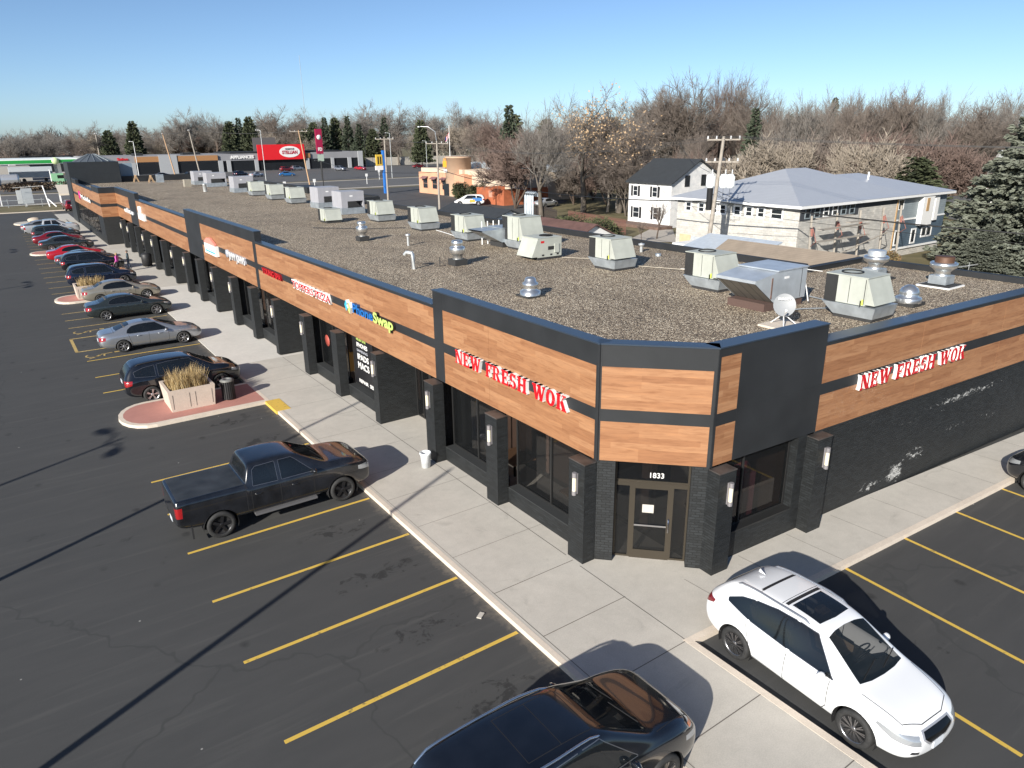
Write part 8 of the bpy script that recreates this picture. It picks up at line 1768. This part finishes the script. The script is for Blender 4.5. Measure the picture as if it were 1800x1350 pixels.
place('suv', None, P_black, 'parked_suv', 'black car cut by the right edge beside the side wall', 'car', (27.1, 6.95, 0), radians(-183)) if False else place('suv', None, P_black, 'parked_suv', 'black car cut by the right edge beside the side wall', 'car', (26.28, 5.75, 0), radians(90-3))
P_whitev = paint('van_white', (.70, .70, .69))
v = place('van', None, P_whitev, 'parked_van', 'white wrapped van parked before the rust orange enclosure', 'van', (67.3, 108.0, 0), radians(142)); 
b = MB(); b.obox((-2.2, .992, .75), (1.6, 0, 0), (0, .006, 0), (0, 0, .55)); b.build('blue_wrap', mat('wrap_blue', (.04, .16, .40), .4), v); b = MB(); b.obox((-1.0, .998, .6), (.9, 0, 0), (0, .005, 0), (0, 0, .4)); b.build('orange_wrap', mat('wrap_orange', (.75, .35, .04), .4), v)
FARS = [(70.5, 240.5, P_silverw, 'sedan', 'white sedan in the far lot, left of the blue one', 0.5), (67.5, 247.5, P_navy, 'suv', 'navy car behind the white one in the far lot', 0.5), (79.0, 236.5, P_blue, 'sedan', 'bright blue sedan in the far lot', -0.3), (91.5, 274, P_maroon, 'suv', 'maroon car near the red panel in the far lot', .2), (97.0, 278, P_silver, 'suv', 'grey crossover before the red panel', .2),
        (107.5, 262, P_silver, 'suv', 'silver crossover right of the orange wooden pole', -1.2), (115.5, 262, P_red, 'sedan', 'red hatchback in the far lot', -1.2), (54, 252, P_char, 'suv', 'dark green car behind the lilac roof units', .3), (47, 262, P_black, 'sedan', 'black sedan by the left far shops', .3), (140, 262, P_maroon, 'sedan', 'dark maroon sedan at the right end of the far lot', .1), (75, 96.5, P_silverw, 'sedan', 'white car low behind the picket fence', .3)]
for x, y, p_, k_, lb, h_ in FARS: place(k_, None, p_, 'parked_car', lb, 'car', (x, y, 0), h_)
# ------------------------------------------------------------------ two people between the cars
def person(x, y, z, rz, label, top, legs, hair_c, H=1.72, carry=False):
    root = empty('person', (x, y, z), rz, label, 'person'); s = H/1.75
    J = {'pel': (0, 0, .95), 'wai': (0, 0, 1.10), 'che': (.01, 0, 1.32), 'nec': (.01, 0, 1.49), 'hed': (.02, 0, 1.60), 'top': (.02, 0, 1.70),
         'hl': (0, .10, .90), 'kl': (.06, .11, .50), 'al': (-.02, .11, .09), 'tl': (.14, .12, .04), 'hr': (0, -.10, .90), 'kr': (-.03, -.11, .50), 'ar': (-.14, -.11, .10), 'tr': (.02, -.12, .04),
         'sl': (.0, .19, 1.43), 'el': (-.04, .25, 1.14), 'wl': (.10, .25, .92), 'sr': (.0, -.19, 1.43), 'er': (-.02, -.25, 1.14), 'wr': (.12, -.22, .93)}
    Rr = {'pel': .145, 'wai': .13, 'che': .155, 'nec': .06, 'hed': .095, 'top': .075, 'hl': .095, 'kl': .06, 'al': .045, 'tl': .04, 'hr': .095, 'kr': .06, 'ar': .045, 'tr': .04, 'sl': .075, 'el': .05, 'wl': .034, 'sr': .075, 'er': .05, 'wr': .034}
    E_ = [('pel', 'wai'), ('wai', 'che'), ('che', 'nec'), ('nec', 'hed'), ('hed', 'top'), ('pel', 'hl'), ('hl', 'kl'), ('kl', 'al'), ('al', 'tl'), ('pel', 'hr'), ('hr', 'kr'), ('kr', 'ar'), ('ar', 'tr'), ('che', 'sl'), ('sl', 'el'), ('el', 'wl'), ('che', 'sr'), ('sr', 'er'), ('er', 'wr')]
    for sd, w_ in (('l', 'wl'), ('r', 'wr')):
        wx, wy, wz = J[w_]; J['p'+sd] = (wx+.03, wy, wz-.07); Rr['p'+sd] = .03; E_.append((w_, 'p'+sd))
        for f in range(5):
            a = 'f%s%d' % (sd, f); yy = wy+(f-2)*.018; ln = (.045, .075, .085, .078, .06)[f]
            J[a] = (wx+.035+(.03 if f == 0 else 0), yy, wz-.085-ln*.5); Rr[a] = .009; E_.append(('p'+sd, a)); J[a+'b'] = (wx+.055, yy, wz-.085-ln); Rr[a+'b'] = .008; E_.append((a, a+'b'))
    names = list(J); me = bpy.data.meshes.new('body'); me.from_pydata([tuple(c*s for c in J[n]) for n in names], [(names.index(a), names.index(c)) for a, c in E_], [])
    o = bpy.data.objects.new('body', me); COL.objects.link(o); o.modifiers.new('sk', 'SKIN'); sub = o.modifiers.new('ss', 'SUBSURF'); sub.levels = 1
    for i, n in enumerate(names): me.skin_vertices[0].data[i].radius = (Rr[n]*s,)*2; me.skin_vertices[0].data[i].use_root = (n == 'pel')
    dg = bpy.context.evaluated_depsgraph_get(); m2 = bpy.data.meshes.new_from_object(o.evaluated_get(dg)); bpy.data.objects.remove(o)
    for m_ in (top, legs, mat('skin', (.45, .28, .20), .6), M_dark): m2.materials.append(m_)
    for p in m2.polygons:
        c = p.center/s; p.use_smooth = True
        p.material_index = 3 if c.z < .12 else (1 if c.z < .94 and abs(c.y) < .19 else (2 if c.z > 1.50 or (c.z < .93) else 0))
    ob = bpy.data.objects.new('body', m2); link(ob, root)
    b = MB(); rows = []
    for i in range(7):
        th = pi*.62*i/6; rows.append([((.0+.105*sin(th)*cos(2*pi*k/12)-.012)*s, .10*sin(th)*sin(2*pi*k/12)*s, (1.63+.115*cos(th))*s) for k in range(12)])
    b.grid(rows, 0, True, closed=True); b.build('hair', mat('hair%d' % int(hair_c[0]*1000), hair_c, .8), root, uv=False)
    b = MB(); b.lathe([(.001, -.012), (.012, 0), (.001, .02)], (.118*s, 0, 1.60*s), 6, 0, 'x')
    b.build('nose', MATS['skin'], root, uv=False)
    return root
person(8.05, 72.0, .10, 2.6, 'person in a bright pink coat beside the black wagon', mat('pink_coat', (.62, .10, .42), .8), mat('dark_trousers', (.02, .02, .03), .8), (.35, .24, .12), 1.70)
person(9.0, 72.6, .10, 2.9, 'person in a dark grey jacket and jeans next to the pink coat', mat('slate_jacket', (.045, .07, .085), .8), mat('jeans', (.05, .07, .11), .8), (.08, .06, .05), 1.78)
